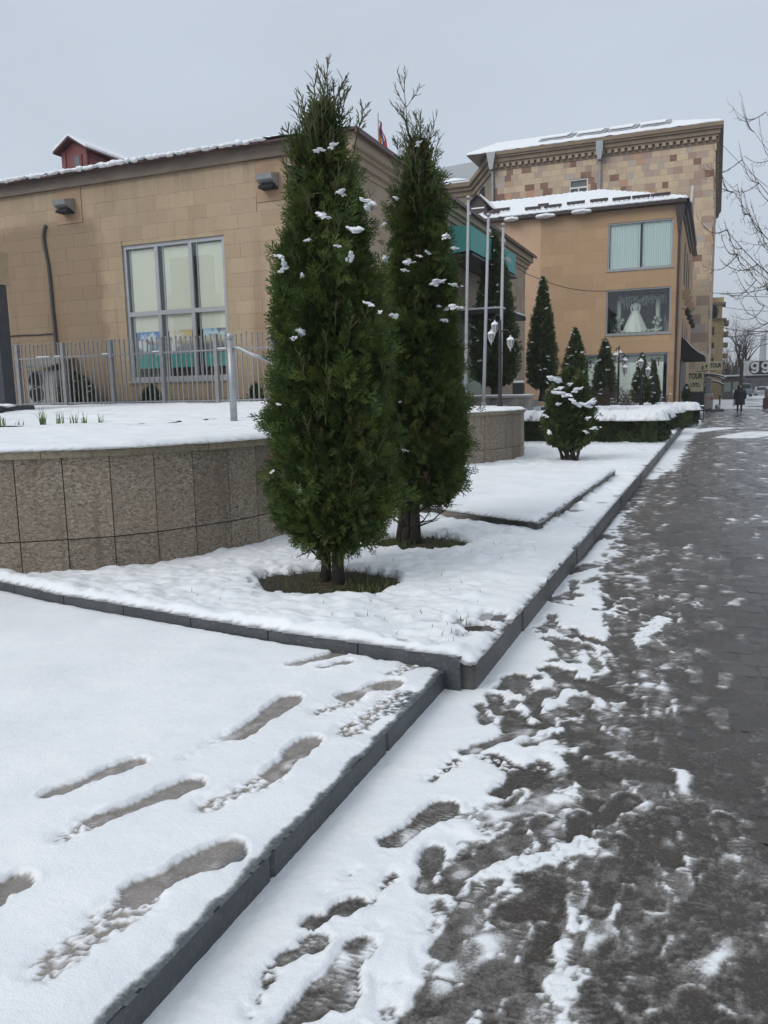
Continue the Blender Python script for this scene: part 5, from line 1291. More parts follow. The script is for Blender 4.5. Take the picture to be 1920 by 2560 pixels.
for px,py,s in ((963,648,.045),(1018,655,.05),(1010,675,.03),(1090,706,.06),(1112,590,.055),(1131,767,.055),(1135,620,.03),(1070,632,.028),(1050,640,.025),(1110,800,.03),(1136,712,.03),(990,495,.035),(1045,360,.03),(1000,380,.035),(1010,1125,.03),(960,560,.025),(1000,1005,.015)):
    clump_at(T2,px,py,c2y-.38,s*1.15)

# ---- grass and litter in the bare rings
def blades(name,pts,hmin,hmax,m,seed,parent=None,w=.006,bend=.5):
    rr=np.random.default_rng(seed); n=len(pts); P=np.array(pts); th=rr.random(n)*2*np.pi; h=rr.uniform(hmin,hmax,n); ww=w*rr.uniform(.6,1.3,n)
    b=rr.uniform(.1,1,n)*bend; dx=np.cos(th);dy=np.sin(th)
    V=[];
    for k,(t,wk) in enumerate(((0,1.),(.5,.8),(1,.15))):
        cx=P[:,0]+dx*b*h*t*t; cy=P[:,1]+dy*b*h*t*t; cz=P[:,2]+h*t*(1-.25*b*t)
        V.append(np.stack([cx-dy*ww*wk,cy+dx*ww*wk,cz],1)); V.append(np.stack([cx+dy*ww*wk,cy-dx*ww*wk,cz],1))
    V=np.stack(V,1).reshape(-1,3); o=np.arange(n)*6; F=np.concatenate([np.stack([o,o+1,o+3,o+2],1),np.stack([o+2,o+3,o+5,o+4],1)])
    return link(name,mesh_np(name,V,F),parent,m)
rr=random.Random(12)
def ring(cx,cy,rx,ry,n,bias):
    out=[]
    for k in range(n):
        a=rr.uniform(0,6.28); q=rr.uniform(.1,1)**.6
        x=cx+math.cos(a)*rx*q; y=cy+math.sin(a)*ry*q
        if rr.random()<bias(x,y): out.append((x,y,.165))
    return out
gp=ring(-2.66,5.30,.54,.44,1500,lambda x,y:.15+(.85 if x>-2.5 else 0)*(y<5.5))+ring(-2.52,6.98,.46,.34,700,lambda x,y:.7)+ring(-2.67,16.0,.6,.4,350,lambda x,y:1)
stuff(blades('grass',gp,.025,.10,M_GRASS,4,None,.004,1.1))
gp=[(rr.uniform(-4.0,-1.4),rr.uniform(4.2,7.6),.20) for k in range(160)]+[(rr.uniform(-2.3,-1.3),rr.uniform(4.1,5.0),.2) for k in range(40)]+[(x,.0,0) for x in ()]
stuff(blades('grass',gp,.025,.06,M_GRASS,5,None,.003,.6))
gp=[(-1.58+.02*rr.random(),rr.uniform(8.6,13),.18) for k in range(260)]
stuff(blades('grass',gp,.03,.10,M_GRASS,6,None,.005,.7))
lit=MB()
for k in range(130):
    x=-2.62+rr.gauss(0,.22); y=5.25+rr.gauss(0,.14); a=rr.uniform(0,3.14); L=rr.uniform(.015,.05)
    lit.tube([(x,y,.168),(x+math.cos(a)*L,y+math.sin(a)*L,.172)],.0025,4)
stuff(lit.build('twig_litter',mat('straw',(.16,.11,.06),(.10,.07,.04),rough=.9)))
# ---- young shoots on the terrace and in the bed
def shoot(px,py,Y,n,h,label,z=None):
    q=ony(px,py,Y); z=q[2] if z is None else z
    t=blades('bulb_shoot',[(q[0]+rr.uniform(-.05,.05),Y+rr.uniform(-.04,.04),z) for k in range(n)],h*.55,h,M_SHOOT,int(px),None,.012,.35)
    tag(t,label,'plant','bulb shoots in the snow'); return t
for px,py,n,h,lb in ((8,1082,7,.20,'bulb shoot clump at the left edge of the terrace snow'),(50,1082,8,.13,'short bulb shoots second from the left on the terrace'),
  (108,1070,9,.20,'taller bulb shoot clump left of the row on the terrace'),(152,1072,9,.17,'dense bulb shoots in the middle of the terrace row'),(188,1072,12,.18,'widest bulb shoot clump on the terrace'),(213,1074,8,.16,'bulb shoots right of the widest clump'),(256,1072,5,.16,'sparse bulb shoots at the right end of the terrace row')):
    shoot(px,py,8.6+.004*px,n+4,h*1.7,lb)
for px,py,n,h,lb in ((272,1410,6,.07,'small green plant at the foot of the curved wall'),(400,1388,4,.06,'tiny green plant further along the wall foot'),(1305,1130,14,.28,'clump of green shoots at the corner of the right wall')):
    q=onz(px,py,.2); t=blades('young_plant',[(q[0]+rr.uniform(-.04,.04),q[1]+rr.uniform(-.03,.03),.19) for k in range(n)],h*.5,h,M_SHOOT,int(px)+1,None,.014,.7); tag(t,lb,'plant','small green plants by the walls')

# ---- cypresses further off
def far_thuja(label,px,pyb,pyt,pw,Y,seed,zb,group,n=2600,snow=16,kind='cone',trunk=True):
    ct=ony(px,pyt,Y); wL=ony(px-pw/2,(pyb+pyt)/2,Y)[0]; wR=ony(px+pw/2,(pyb+pyt)/2,Y)[0]; R=(wR-wL)/2; cx=ony(px,(pyb+pyt)/2,Y)[0]; zt=ct[2]; z0=ony(px,pyb,Y)[2]
    H=zt-z0
    if kind=='cone': prof=[(z0,.5*R),(z0+.05*H,.92*R),(z0+.22*H,R),(z0+.45*H,.85*R),(z0+.7*H,.56*R),(z0+.9*H,.28*R),(zt,.06*R)]
    else: prof=[(z0,.5*R),(z0+.08*H,.9*R),(z0+.35*H,R),(z0+.6*H,.85*R),(z0+.85*H,.45*R),(zt,.1*R)]
    t=thing('cypress_tree',label,'cypress',(cx,Y,zb),group)
    v,f=crown_np(cx,Y,prof,n,max(.10,R*.24),seed,.12,FRL,.5,.7); link('crown',mesh_np('crown',v,f),t,M_THUJA_D)
    v,f=crown_np(cx,Y,[(z,r_*.8) for z,r_ in prof],n//2,max(.12,R*.34),seed+3,.1,FRL,.1,.6); link('inner_foliage',mesh_np('inner_foliage',v,f),t,M_THUJA_D)
    if trunk: MB().tube([(cx,Y,zb-.1),(cx+.03,Y,zb+.5*(z0-zb)),(cx,Y,z0+.3*H)],[.16*R+.05,.13*R+.04,.05],8).build('trunk',M_BARK,t,True)
    snow_on(t,prof,cx,Y,snow,seed,.03*Y/20,.07*Y/20)
    return t,prof,cx
gF='clipped cypresses in front of the shop'
far_thuja('broad dark cypress behind the three flagpoles',1236,960,578,122,26.0,61,1.2,gF,3300,26)
far_thuja('tall slim cypress against the orange-tan shop wall, right of the flagpoles',1356,968,692,80,29.0,62,1.3,gF,2500,24)
far_thuja('cypress with a snowy tip right behind the small snow-laden one',1438,985,820,70,25.0,63,.2,gF,2000,16)
far_thuja('cypress rising from the brown shrub, left of the double lantern lamp',1512,1000,846,66,31.0,64,.2,gF,1900,14)
far_thuja('small cypress with snowy crown left of the pair before the shop window',1604,1005,882,54,34.0,65,.2,gF,1400,10)
far_thuja('smallest cypress, right one of the pair before the shop window',1633,1005,899,40,35.0,66,.2,gF,1100,6)
# the small snow-laden one in front
sx,sy=-2.64,16.05
ps_=[(.46,.16),(.58,.40),(.80,.48),(1.1,.48),(1.4,.42),(1.65,.32),(1.85,.20),(2.0,.07)]
ts=thing('cypress_tree','small bushy cypress loaded with snow, on bare stems by the walkway','cypress',(sx,sy,.18))
v,f=crown_np(sx,sy,ps_,6500,.14,71,.2,FRL,.3,.6); link('crown',mesh_np('crown',v,f),ts,M_THUJA_D)
tr=MB()
for k in range(9): tr.tube([(sx+rr.uniform(-.15,.15),sy+rr.uniform(-.1,.1),.1),(sx+rr.uniform(-.25,.25),sy+rr.uniform(-.15,.15),.5),(sx+rr.uniform(-.3,.3),sy+rr.uniform(-.2,.2),1.0)],[.035,.028,.015],7)
tr.build('trunk',M_BARK,ts,True)
for px,py,s,w in ((1388,947,.09,1.5),(1410,985,.085,1.8),(1450,1010,.08,1.8),(1478,1005,.08,1.4),(1372,1080,.06,1.3),(1465,1080,.05,1.2),(1430,1000,.07,1.5),(1400,970,.06,1.2),(1486,1070,.05,1.),(1440,975,.07,1.3),(1395,1010,.05,1.),(1470,1045,.06,1.1),(1425,960,.05,1.),(1365,1040,.05,1.)):
    clump_at(ts,px,py,sy-.44,s*1.5,w)
# little evergreens at the foot of the hall
gE='small evergreens at the foot of the tan hall'
for lb,px,pyb,pyt,pw,seed,sn_ in (('snowy evergreen shrub beside the air conditioner',190,1012,930,75,75,14),('small evergreen under the big window',378,1013,962,42,76,2),('small evergreen right of the window behind the railing',640,1013,960,36,77,5)):
    far_thuja(lb,px,pyb,pyt,pw,16.4,seed,1.4,gE,600,sn_,'bush',False)

# ---- hedges with snow tops
M_HEDGE=leaf_mat('hedge_leaf',[(0,(.022,.036,.016)),(.5,(.040,.058,.024)),(.85,(.07,.075,.030)),(1,(.14,.075,.03))],.1)
def hedge(label,path,w,z0,z1,n,seed,group):
    rng=np.random.default_rng(seed); C=np.array(path,float); s=np.concatenate([[0],np.cumsum(np.hypot(*np.diff(C,axis=0).T))])
    t=thing('hedge',label,'hedge',(C[0][0],C[0][1],z0),group)
    u=rng.random(n)*s[-1]; bx=np.interp(u,s,C[:,0]); by=np.interp(u,s,C[:,1]); i=np.clip(np.searchsorted(s,u)-1,0,len(C)-2)
    dx=(C[i+1]-C[i]); dx/=np.linalg.norm(dx,axis=1,keepdims=True); nx=np.stack([-dx[:,1],dx[:,0]],1)
    a=rng.uniform(-1,1,n); a=np.sign(a)*np.abs(a)**.5; z=z0+(z1-z0-.09)*rng.random(n)**.8
    P=np.stack([bx+nx[:,0]*a*w/2,by+nx[:,1]*a*w/2,z],1); D=rng.normal(0,.6,(n,3))+np.stack([nx[:,0]*a,nx[:,1]*a,np.full(n,.5)],1); N=rng.normal(0,1,(n,3))
    v,f=sprays(P,D,N,rng.uniform(.10,.19,n),rng,FRL); link('foliage',mesh_np('foliage',v,f),t,M_HEDGE)
    core=MB()
    for k in range(len(C)-1):
        d=(C[k+1]-C[k]); L=np.linalg.norm(d); d/=L; q=np.array([-d[1],d[0]]); core.obox(((C[k][0]+C[k+1][0])/2,(C[k][1]+C[k+1][1])/2,(z0+z1)/2-.03),(d[0]*L/2,d[1]*L/2,0),(q[0]*w*.36,q[1]*w*.36,0),(0,0,(z1-z0)/2-.05))
    core.build('inner_branches',M_THUJA_D,t)
    # snow lying along the top
    lo=C.min(0)-w; hi=C.max(0)+w
    def f_(X,Y):
        best=np.full(X.shape,1e9)
        for k in range(len(C)-1):
            ax,ay=C[k];bx_,by_=C[k+1];ddx,ddy=bx_-ax,by_-ay;L2=ddx*ddx+ddy*ddy; tt=np.clip(((X-ax)*ddx+(Y-ay)*ddy)/L2,0,1); best=np.minimum(best,np.hypot(X-ax-tt*ddx,Y-ay-tt*ddy))
        d=w/2+.10-best+.11*fbm(X*4,Y*4,3,seed); T=(.15+.05*fbm(X*5,Y*5,3,seed+1))*sstep(-.01,.16,d)**.5-.02
        return z1-.035+T-.10*sstep(.12,.0,d),sstep(-.02,.03,T),d>0
    stuff(hf('snow_top',np.arange(lo[0],hi[0],.045),np.arange(lo[1],hi[1],.045),f_,M_BED,t))
gH='clipped hedges with snow tops'
hedge('long clipped hedge with a thick snow top behind the small cypress',[(-5.6,22.0),(-1.62,21.6),(-1.55,24.6)],.75,.15,.93,6000,81,gH)
hedge('middle snow-topped hedge between the long hedge and the shop',[(-5.6,28.6),(-1.55,28.4),(-1.5,29.6)],.8,.12,.90,2500,82,gH)
hedge('farthest snow-topped hedge, at the corner of the shop',[(-5.0,36.2),(-1.15,36.0),(-1.1,33.4)],.9,.10,.86,2500,83,gH)
# ---- leafless shrub
def bare_bush(label,cx,cy,z0,H,R,n,seed,snow):
    t=thing('leafless_shrub',label,'shrub',(cx,cy,z0)); m=MB(); r_=random.Random(seed)
    for k in range(n):
        a=r_.uniform(0,6.28); q=r_.uniform(.2,1)*R; h=H*r_.uniform(.55,1)*(1-.3*(q/R)**2)
        p0=(cx+math.cos(a)*q*.2,cy+math.sin(a)*q*.2,z0); p1=(cx+math.cos(a)*q*.6,cy+math.sin(a)*q*.6,z0+h*.55); p2=(cx+math.cos(a)*q+r_.uniform(-.1,.1),cy+math.sin(a)*q,z0+h)
        m.tube([p0,p1,p2],[.018,.012,.006],4,False)
        for j in range(4):
            tt=r_.uniform(.3,1); b=[p1[i]+(p2[i]-p1[i])*tt for i in range(3)]; aa=r_.uniform(0,6.28); m.tube([b,(b[0]+math.cos(aa)*.18,b[1]+math.sin(aa)*.18,b[2]+r_.uniform(.05,.25))],[.008,.004],3,False)
    m.build('branches',M_TWIG,t)
    for k in range(snow):
        a=r_.uniform(3.3,6.1); q=r_.uniform(.5,1)*R; o=bpy.data.objects.new('snow_clump',dabs[r_.randrange(5)]); COL.objects.link(o); o.parent=t; o.location=Vector((cx+math.cos(a)*q,cy+math.sin(a)*q,z0+r_.uniform(.3,H*.9)))-origin_of(t); s=r_.uniform(.03,.07); o.scale=(s*1.3,s,s*.7)
    return t
q=ony(1520,990,29.6); bare_bush('leafless brown shrub with snow flecks in front of the cypress',q[0],29.6,.15,1.55,.85,120,91,22)
q=ony(1575,1000,32.6); bare_bush('thin leafless shrub right of the lantern post',q[0],32.6,.15,1.6,.55,45,92,12)
q=ony(1648,1000,37.5); bare_bush('thin leafless shrub at the shop corner with snow flecks',q[0],37.5,.15,1.3,.5,50,93,14)

# ---- bare street trees
def bare_tree(label,name,x,y,H,seed,limbs,m=M_TWIG,group=None,twig=2,rad=.16,first=.28,spread=.5):
    t=thing(name,label,'tree',(x,y,0),group); r_=random.Random(seed); tk=MB(); br=MB()
    def grow(p,d,L,r,dep,mb):
        n=4; pts=[p]; rs=[r]
        for k in range(n):
            d=(d+Vector((r_.gauss(0,.10),r_.gauss(0,.10),.05))).normalized(); p=p+d*L/n; pts.append(p); rs.append(r*(1-.55*(k+1)/n))
        mb.tube(pts,rs,5 if dep<twig else 7,False)
        if dep<=0: return
        nb=r_.randint(2,4) if dep>1 else r_.randint(3,5)
        for k in range(nb):
            i=r_.randint(1,n); ax=Vector((r_.gauss(0,1),r_.gauss(0,1),r_.gauss(0,.5))); ax=(ax-d*ax.dot(d)).normalized(); a=r_.uniform(.3,.3+spread)
            grow(pts[i],(d*math.cos(a)+ax*math.sin(a)).normalized(),L*r_.uniform(.55,.8),rs[i]*.72,dep-1,mb)
    top=Vector((x,y,H*first)); tk.tube([(x,y,-.05),(x+.03,y,H*first*.5),top],[rad*1.25,rad,rad*.85],9); tk.build('trunk',M_BARK,t,True)
    for k in range(limbs):
        a=6.28*k/limbs+r_.uniform(-.3,.3); d=Vector((math.cos(a)*.5,math.sin(a)*.5,1)).normalized()
        grow(top-Vector((0,0,r_.uniform(0,H*.08))),d,H*.34,rad*.55,4,br)
    stuff(br.build('crown',m,t)); return t
q=ony(1850,1000,98); bare_tree('leafless street tree with an upright brushy crown behind the walker','street_tree',q[0],98,8.6,5,7,M_TWIG,'bare street trees',2,.20,.42,.35)
q=ony(1826,1000,125); bare_tree('darker leafless tree left of the brushy street tree','street_tree',q[0],125,8.6,6,6,M_TWIG,'bare street trees',2,.2,.3,.6)
q=ony(1812,1000,150); bare_tree('leafless tree half hidden by the far corner tower','street_tree',q[0],150,9.0,7,6,M_TWIG,'bare street trees',2,.2,.3,.6)
# tree just outside the frame on the right whose limbs reach in
rt=thing('street_tree','leafless tree at the right edge, only its curved twigs and brown seed tufts in view','tree',(2.7,18.5,0),'bare street trees')
tk=MB(); tk.tube([(2.7,18.5,-.05),(2.75,18.5,1.2),(2.65,18.4,2.4),(2.6,18.4,3.4)],[.20,.17,.15,.12],10); tk.build('trunk',M_BARK,rt,True)
br=MB(); rr=random.Random(77); seeds=[]
def sweep(a,b,r,dep,sag=.25):
    a=Vector(a); b=Vector(b); n=8; pts=[]; L=(b-a).length
    perp=Vector((rr.gauss(0,.3),rr.gauss(0,.5),0))
    for k in range(n+1):
        t=k/n; p=a.lerp(b,t)+Vector((0,0,-sag*L*math.sin(t*math.pi)*.5))+perp*.12*math.sin(t*math.pi)*L; pts.append(p)
    br.tube(pts,[r*(1-.75*k/n) for k in range(n+1)],5,False)
    if dep>0:
        for k in range(2,n+1):
            for s in range(1 if dep==1 else 2):
                if rr.random()<.72:
                    d=(pts[k]-pts[k-1]).normalized(); up=Vector((rr.uniform(-.3,.1),rr.uniform(-.5,.5),rr.choice([-1,1,1])*rr.uniform(.25,.8))); e=pts[k]+(d*.55+up*.75).normalized()*L*rr.uniform(.16,.32)
                    sweep(pts[k],e,r*.55,dep-1,rr.uniform(.3,.7))
    return pts
for (x0,z0,px,py,r,dep) in ((2.65,3.0,1815,575,.030,2),(2.7,3.3,1835,480,.026,2),(2.7,3.6,1855,400,.024,2),(2.65,2.8,1845,635,.026,2),(2.7,2.7,1860,665,.022,2),(2.65,2.6,1885,790,.020,2),(2.65,2.5,1872,735,.020,2),(2.7,3.8,1885,330,.020,2),(2.7,2.4,1900,820,.016,1),(2.7,4.0,1915,280,.018,2)):
    e=ony(px,py,18.0+rr.uniform(-.6,.6)); pts=sweep((x0,18.4,z0+.5),e,r*.75,dep,.40)
    if py in (635,480,575): seeds+=pts[3:]
br.build('branches',M_TWIG,rt)
sd=MB(); 
for p in seeds:
    for k in range(16):
        q=p+Vector((rr.gauss(0,.09),rr.gauss(0,.09),rr.gauss(-.05,.07))); sd.tube([q,q+Vector((rr.gauss(0,.02),rr.gauss(0,.02),-.07))],[.006,.002],3,False)
stuff(sd.build('seed_tufts',mat('dry_seed_brown',(.15,.085,.065),(.10,.06,.045),rough=.9),rt))
# ================================================================== railings, poles, lamps
M_FENCE=mat('grey_fence_paint',(.30,.31,.315),(.22,.225,.23),rough=.5,nscale=10,metal=.2)
fe=thing('railing','grey steel bar railing with ball tips in front of the tan hall','railing',(-13,15.8,1.4))
YF=15.8; xa,xb=-17.6,-8.6; zf0,zt0=1.40,2.97; zr=2.66
ball=MB().lathe([(0,-.03),(.022,-.02),(.03,0),(.022,.02),(0,.03)],(0,0,0),8).mesh('ball_tip',True); ball.materials.append(M_FENCE)
barm=MB().box(-.014,.014,-.014,.014,0,zt0-zf0).mesh('bar'); barm.materials.append(M_FENCE)
barm2=MB().tube([(0,0,0),(.01,0,.6),(-.012,0,1.1),(0,0,zt0-zf0)],.014,6).mesh('bar'); barm2.materials.append(M_FENCE)
x=xa; k=0; o0=origin_of(fe)
while x<xb:
    if k%11==7:
        MB().box(x-.045,x+.045,YF-.045,YF+.045,1.36,zt0+.05).build('post',M_FENCE,fe)
    else:
        o=bpy.data.objects.new('bar',barm if k%3 else barm2); COL.objects.link(o); o.parent=fe; o.location=Vector((x,YF,zf0))-o0; o.scale=(1,1,random.uniform(.985,1.015))
        o2=bpy.data.objects.new('ball_tip',ball); COL.objects.link(o2); o2.parent=o; o2.location=(0,0,zt0-zf0+.02)
    x+=.137; k+=1
MB().box(xa,xb,YF-.022,YF+.022,zr-.02,zr+.02).build('rail',M_FENCE,fe); MB().box(xa,xb,YF-.022,YF+.022,1.50,1.54).build('rail',M_FENCE,fe)
for xx in (-16.0,-15.4,-13.9,-12.4,-10.6): MB().bbox(xx,xx+random.uniform(.2,.6),YF-.025,YF+.025,zr+.021,zr+.045,.008).build('snow_cap',SNOW,fe)
hp=thing('handrail','thick round steel handrail post with ball cap on the snowy terrace','handrail',(-6.5,10.05,1.2))
b0=ony(585,1047,10.05); t0=ony(575,850,10.05); bx=b0[0]
MB().lathe([(.052,0),(.052,t0[2]-1.2)],(bx,10.05,1.2),16).build('post',M_STEEL,hp,True); MB().lathe([(0,-.06),(.035,-.05),(.056,-.02),(.058,.01),(.04,.045),(0,.06)],(bx,10.05,t0[2]+.05),14).build('ball_cap',M_STEEL,hp,True)
z_=t0[2]; e=ony(672,900,10.05); pts=[(bx+.04,10.05,z_-.10),(bx+.16,10.05,z_-.13),(bx+.35,10.05,z_-.22),(e[0],10.05,e[2])]
MB().tube(pts,.030,10).build('rail',M_STEEL,hp,True)
sp=MB(); sp.cyl((e[0]+.8,10.05,.9),(e[0]+.8,10.05,1.75),.045,.045,12); sp.build('post',M_STEEL,hp,True); MB().tube([pts[-1],(e[0]+.8,10.05,1.72)],.03,10).build('rail',M_STEEL,hp,True)
# pillar at the left edge on its stepped base
pl=thing('stone_pillar','dark grey stone pillar with a tan block, cut by the left edge','pillar',(-12.5,12.5,1.2)); Yp=12.6
Yp=12.9; x1=ony(27,850,Yp+.3)[0]
zc0=ony(20,706,Yp)[2]; zc1=ony(20,622,Yp)[2]
MB().box(x1-1.5,x1,Yp,Yp+.3,1.25,zc0-.002).build('shaft',M_DARKSTONE,pl); MB().box(x1-1.6,x1+.05,Yp-.06,Yp+.36,zc0,zc1).build('tan_block',mat('tan_block_stone',(.40,.30,.19),(.34,.25,.16),rough=.85,nscale=5,bump=.3),pl); MB().box(x1-1.52,x1-.1,Yp+.02,Yp+.28,zc1+.002,zc1+1.1).build('upper_shaft',M_DARKSTONE,pl)
MB().bbox(x1-1.9,x1+.22,Yp-.35,Yp+.6,1.38,1.50,.015).build('base_step',M_DARKSTONE,pl); MB().bbox(x1-2.2,x1+.46,Yp-.6,Yp+.8,1.20,1.379,.015).build('base_step',M_DARKSTONE,pl)
for xx,w in ((x1+.05,.25),(x1+.22,.40)):
    o=bpy.data.objects.new('snow_patch',lm[2]); COL.objects.link(o); o.parent=pl; o.location=Vector((xx,Yp-.2,1.51 if xx<x1+.3 else 1.385))-origin_of(pl); o.scale=(w*.6,.14,.035)
# flagpoles
fp=thing('flagpole','leftmost and tallest of the three bare steel flagpoles','flagpole',(0,0,0),'bare flagpoles')
M_POLE=mat('pale_grey_pole',(.46,.475,.49),(.40,.415,.43),rough=.45,nscale=6)
def flagpole(root,px0,py0,px1,py1,Y):
    a=ony(px0,py0,Y); b=ony(px1,py1,Y); root.location=(a[0],Y,1.2)
    A_=Vector((a[0],Y,1.2)); B_=Vector((b[0],Y,b[2]))
    A_.x=b[0]+(a[0]-b[0])*(b[2]-1.2)/max(.1,(b[2]-a[2]))
    MB().tube([A_,(A_+B_)/2,B_],[.046,.040,.032],12).build('pole',M_POLE,root,True)
    MB().lathe([(0,-.05),(.05,-.03),(.06,0),(.05,.035),(0,.06)],(B_.x,Y,B_.z+.05),10).build('finial',M_STEEL,root,True)
    MB().box(B_.x-.012,B_.x+.06,Y-.02,Y+.02,B_.z-.35,B_.z-.28).build('pulley',M_STEEL,root)
    MB().lathe([(.16,0),(.16,.03),(.07,.05),(.07,.12)],(A_.x,Y,1.2),12).build('base_flange',M_STEEL,root)
flagpole(fp,1163,990,1171,500,19.6)
flagpole(thing('flagpole','middle one of the three bare steel flagpoles','flagpole',(0,0,0),'bare flagpoles'),1209,1005,1221,543,19.7)
flagpole(thing('flagpole','rightmost and shortest of the three bare steel flagpoles','flagpole',(0,0,0),'bare flagpoles'),1250,990,1258,568,19.9)
# lantern posts
M_LAMPGLASS=mat('frosted_lamp_glass',(.30,.31,.31),(.25,.26,.26),rough=.2)
def lantern(parent,x,y,z,s=1.0,hang=True):
    p=MB().lathe([(0,.30*s),(.02*s,.29*s),(.03*s,.24*s),(.02*s,.22*s),(.07*s,.20*s),(.12*s,.14*s),(.135*s,.10*s),(.0,.10*s)],(x,y,z),12).build('lantern',M_WHITE,parent,True)
    MB().lathe([(.09*s,.095*s),(.10*s,.06*s),(.08*s,-.08*s),(.04*s,-.17*s)],(x,y,z),10).build('glass',M_LAMPGLASS,p,True)
    for k in range(6):
        a=k*math.pi/3; MB().tube([(x+.125*s*math.cos(a),y+.125*s*math.sin(a),z+.10*s),(x+.115*s*math.cos(a),y+.115*s*math.sin(a),z-.02*s),(x+.05*s*math.cos(a),y+.05*s*math.sin(a),z-.18*s)],.010*s,4).build('cage_rib',M_WHITE,p)
    MB().lathe([(.0,-.30*s),(.012*s,-.28*s),(.02*s,-.20*s),(.06*s,-.17*s),(.0,-.165*s)],(x,y,z),8).build('finial',M_WHITE,p,True)
    MB().lathe([(.135*s,.105*s),(.14*s,.13*s),(.10*s,.19*s),(.03*s,.225*s),(0,.23*s)],(x,y,z+.004),12).build('snow_cap',SNOW,p,True)
    return p
def lamp_post(label,px,Y,zb,heads,top,s,group='black lantern posts'):
    q=ony(px,900,Y); x=q[0]; t=thing('lantern_post',label,'street lamp',(x,Y,zb),group)
    MB().lathe([(.07,0),(.07,.1),(.045,.2),(.04,top-zb-.5),(.03,top-zb)],(x,Y,zb),10).build('post',M_DARKMETAL,t,True)
    MB().lathe([(.055,0),(.055,.04)],(x,Y,zb+(top-zb)*.62),10).build('collar',M_DARKMETAL,t)
    for hx,hy,dy in heads:
        h=ony(hx,hy,Y+dy); L=lantern(t,h[0],Y+dy,h[2],s)
        dx=h[0]-x; arc=[]
        for k in range(9):
            a=math.pi*k/8; arc.append((x+dx/2-dx/2*math.cos(a),Y+dy*k/8,h[2]+.30*s+max(.12,abs(dx)*.45)*math.sin(a)))
        MB().tube([(x,Y,h[2]-.1)]+arc,.016*s+.004,6).build('arm',M_DARKMETAL,t,True)
    return t
lamp_post('black lantern post with three white lanterns beside the flagpoles',1250,18.4,1.2,[(1237,820,0),(1228,843,.35),(1276,858,0)],ony(1250,800,18.4)[2],.62)
lamp_post('black lantern post with white lanterns right of the brown shrub',1547,31.8,.15,[(1539,895,0),(1562,926,0),(1549,890,.4),(1562,908,.5)],ony(1550,895,31.8)[2],.85)
lamp_post('black lantern post standing before the pair of small cypresses',1604,33.2,.15,[(1602,910,-.1),(1620,930,0)],ony(1604,905,33.2)[2],.8)
# low wall with a small black bin, steps
lw=thing('low_wall','low stained concrete wall behind the right curved wall','wall',(-5.4,22.6,.8)); a=ony(1163,992,22.6); b_=ony(1326,989,22.6)
M_STAIN=mat('stained_concrete',(.33,.315,.29),(.075,.07,.066),rough=.85,nscale=1.6,stretch=(1.6,1.6,.7))
MB().box(a[0]-2,b_[0],22.6,22.9,.1,a[2]-.05).build('wall',M_STAIN,lw); MB().box(a[0]-2,b_[0]+.05,22.55,22.95,a[2]-.049,a[2]+.01).build('coping',M_CONC,lw); MB().box(a[0]-2,b_[0]+.03,22.57,22.93,a[2]+.011,a[2]+.045).build('snow_cap',SNOW,lw)
bn=thing('small_bin','small black slatted bin with snow lid on the low wall','bin',(b_[0]-.5,22.75,a[2]))
MB().bbox(b_[0]-.52,b_[0]-.22,22.62,22.88,a[2]+.045,a[2]+.36,.02).build('body',M_DARKMETAL,bn); MB().bbox(b_[0]-.50,b_[0]-.23,22.63,22.87,a[2]+.361,a[2]+.42,.02).build('snow_lid',SNOW,bn)
ss=thing('side_steps','dark stone steps with snowy treads beside the low wall','steps',(b_[0],22.7,.2))
for k in range(5):
    z0_=.25+.17*k; MB().box(b_[0]+.06,b_[0]+1.3,22.6+.3*k,24.4,z0_,z0_+.165).build('step',M_DARKSTONE,ss); MB().box(b_[0]+.08,b_[0]+1.28,22.62+.3*k,22.88+.3*k,z0_+.166,z0_+.185).build('tread_snow',SNOW,ss)
# black street bin
sb=thing('street_bin','black frame litter bin with snow on top at the kerb by the shop','bin',(-.71,41.6,0))
q0=ony(1736,1052,41.6); q1=ony(1759,1052,41.6); x0,x1=q0[0],q1[0]; h=ony(1747,1018,41.6)[2]
for xx in (x0,x1-.05):
    MB().box(xx,xx+.05,41.5,41.55,0,h).build('post',M_DARKMETAL,sb); MB().box(xx,xx+.05,41.8,41.85,0,h).build('post',M_DARKMETAL,sb)
MB().box(x0,x1,41.49,41.86,h+.001,h+.04).build('top_plate',M_DARKMETAL,sb); MB().bbox(x0,x1,41.5,41.85,h+.041,h+.09,.015).build('snow_lid',SNOW,sb)
MB().box(x0+.05,x1-.05,41.52,41.83,h*.70,h*.80).build('ash_tray',M_DARKMETAL,sb); MB().bbox(x0+.06,x1-.06,41.5,41.83,h*.802,h*.86,.01).build('tray_snow',SNOW,sb)
MB().box((x0+x1)/2-.03,(x0+x1)/2+.03,41.5,41.53,.03,h*.69).build('middle_bar',M_DARKMETAL,sb); MB().box(x0+.05,x1-.05,41.5,41.85,.02,.07).build('bottom_plate',M_DARKMETAL,sb)
MB().box(x0+.07,x1-.07,41.6,41.82,.08,h*.5).build('liner',mat('grey_liner',(.42,.43,.44),rough=.6),sb)

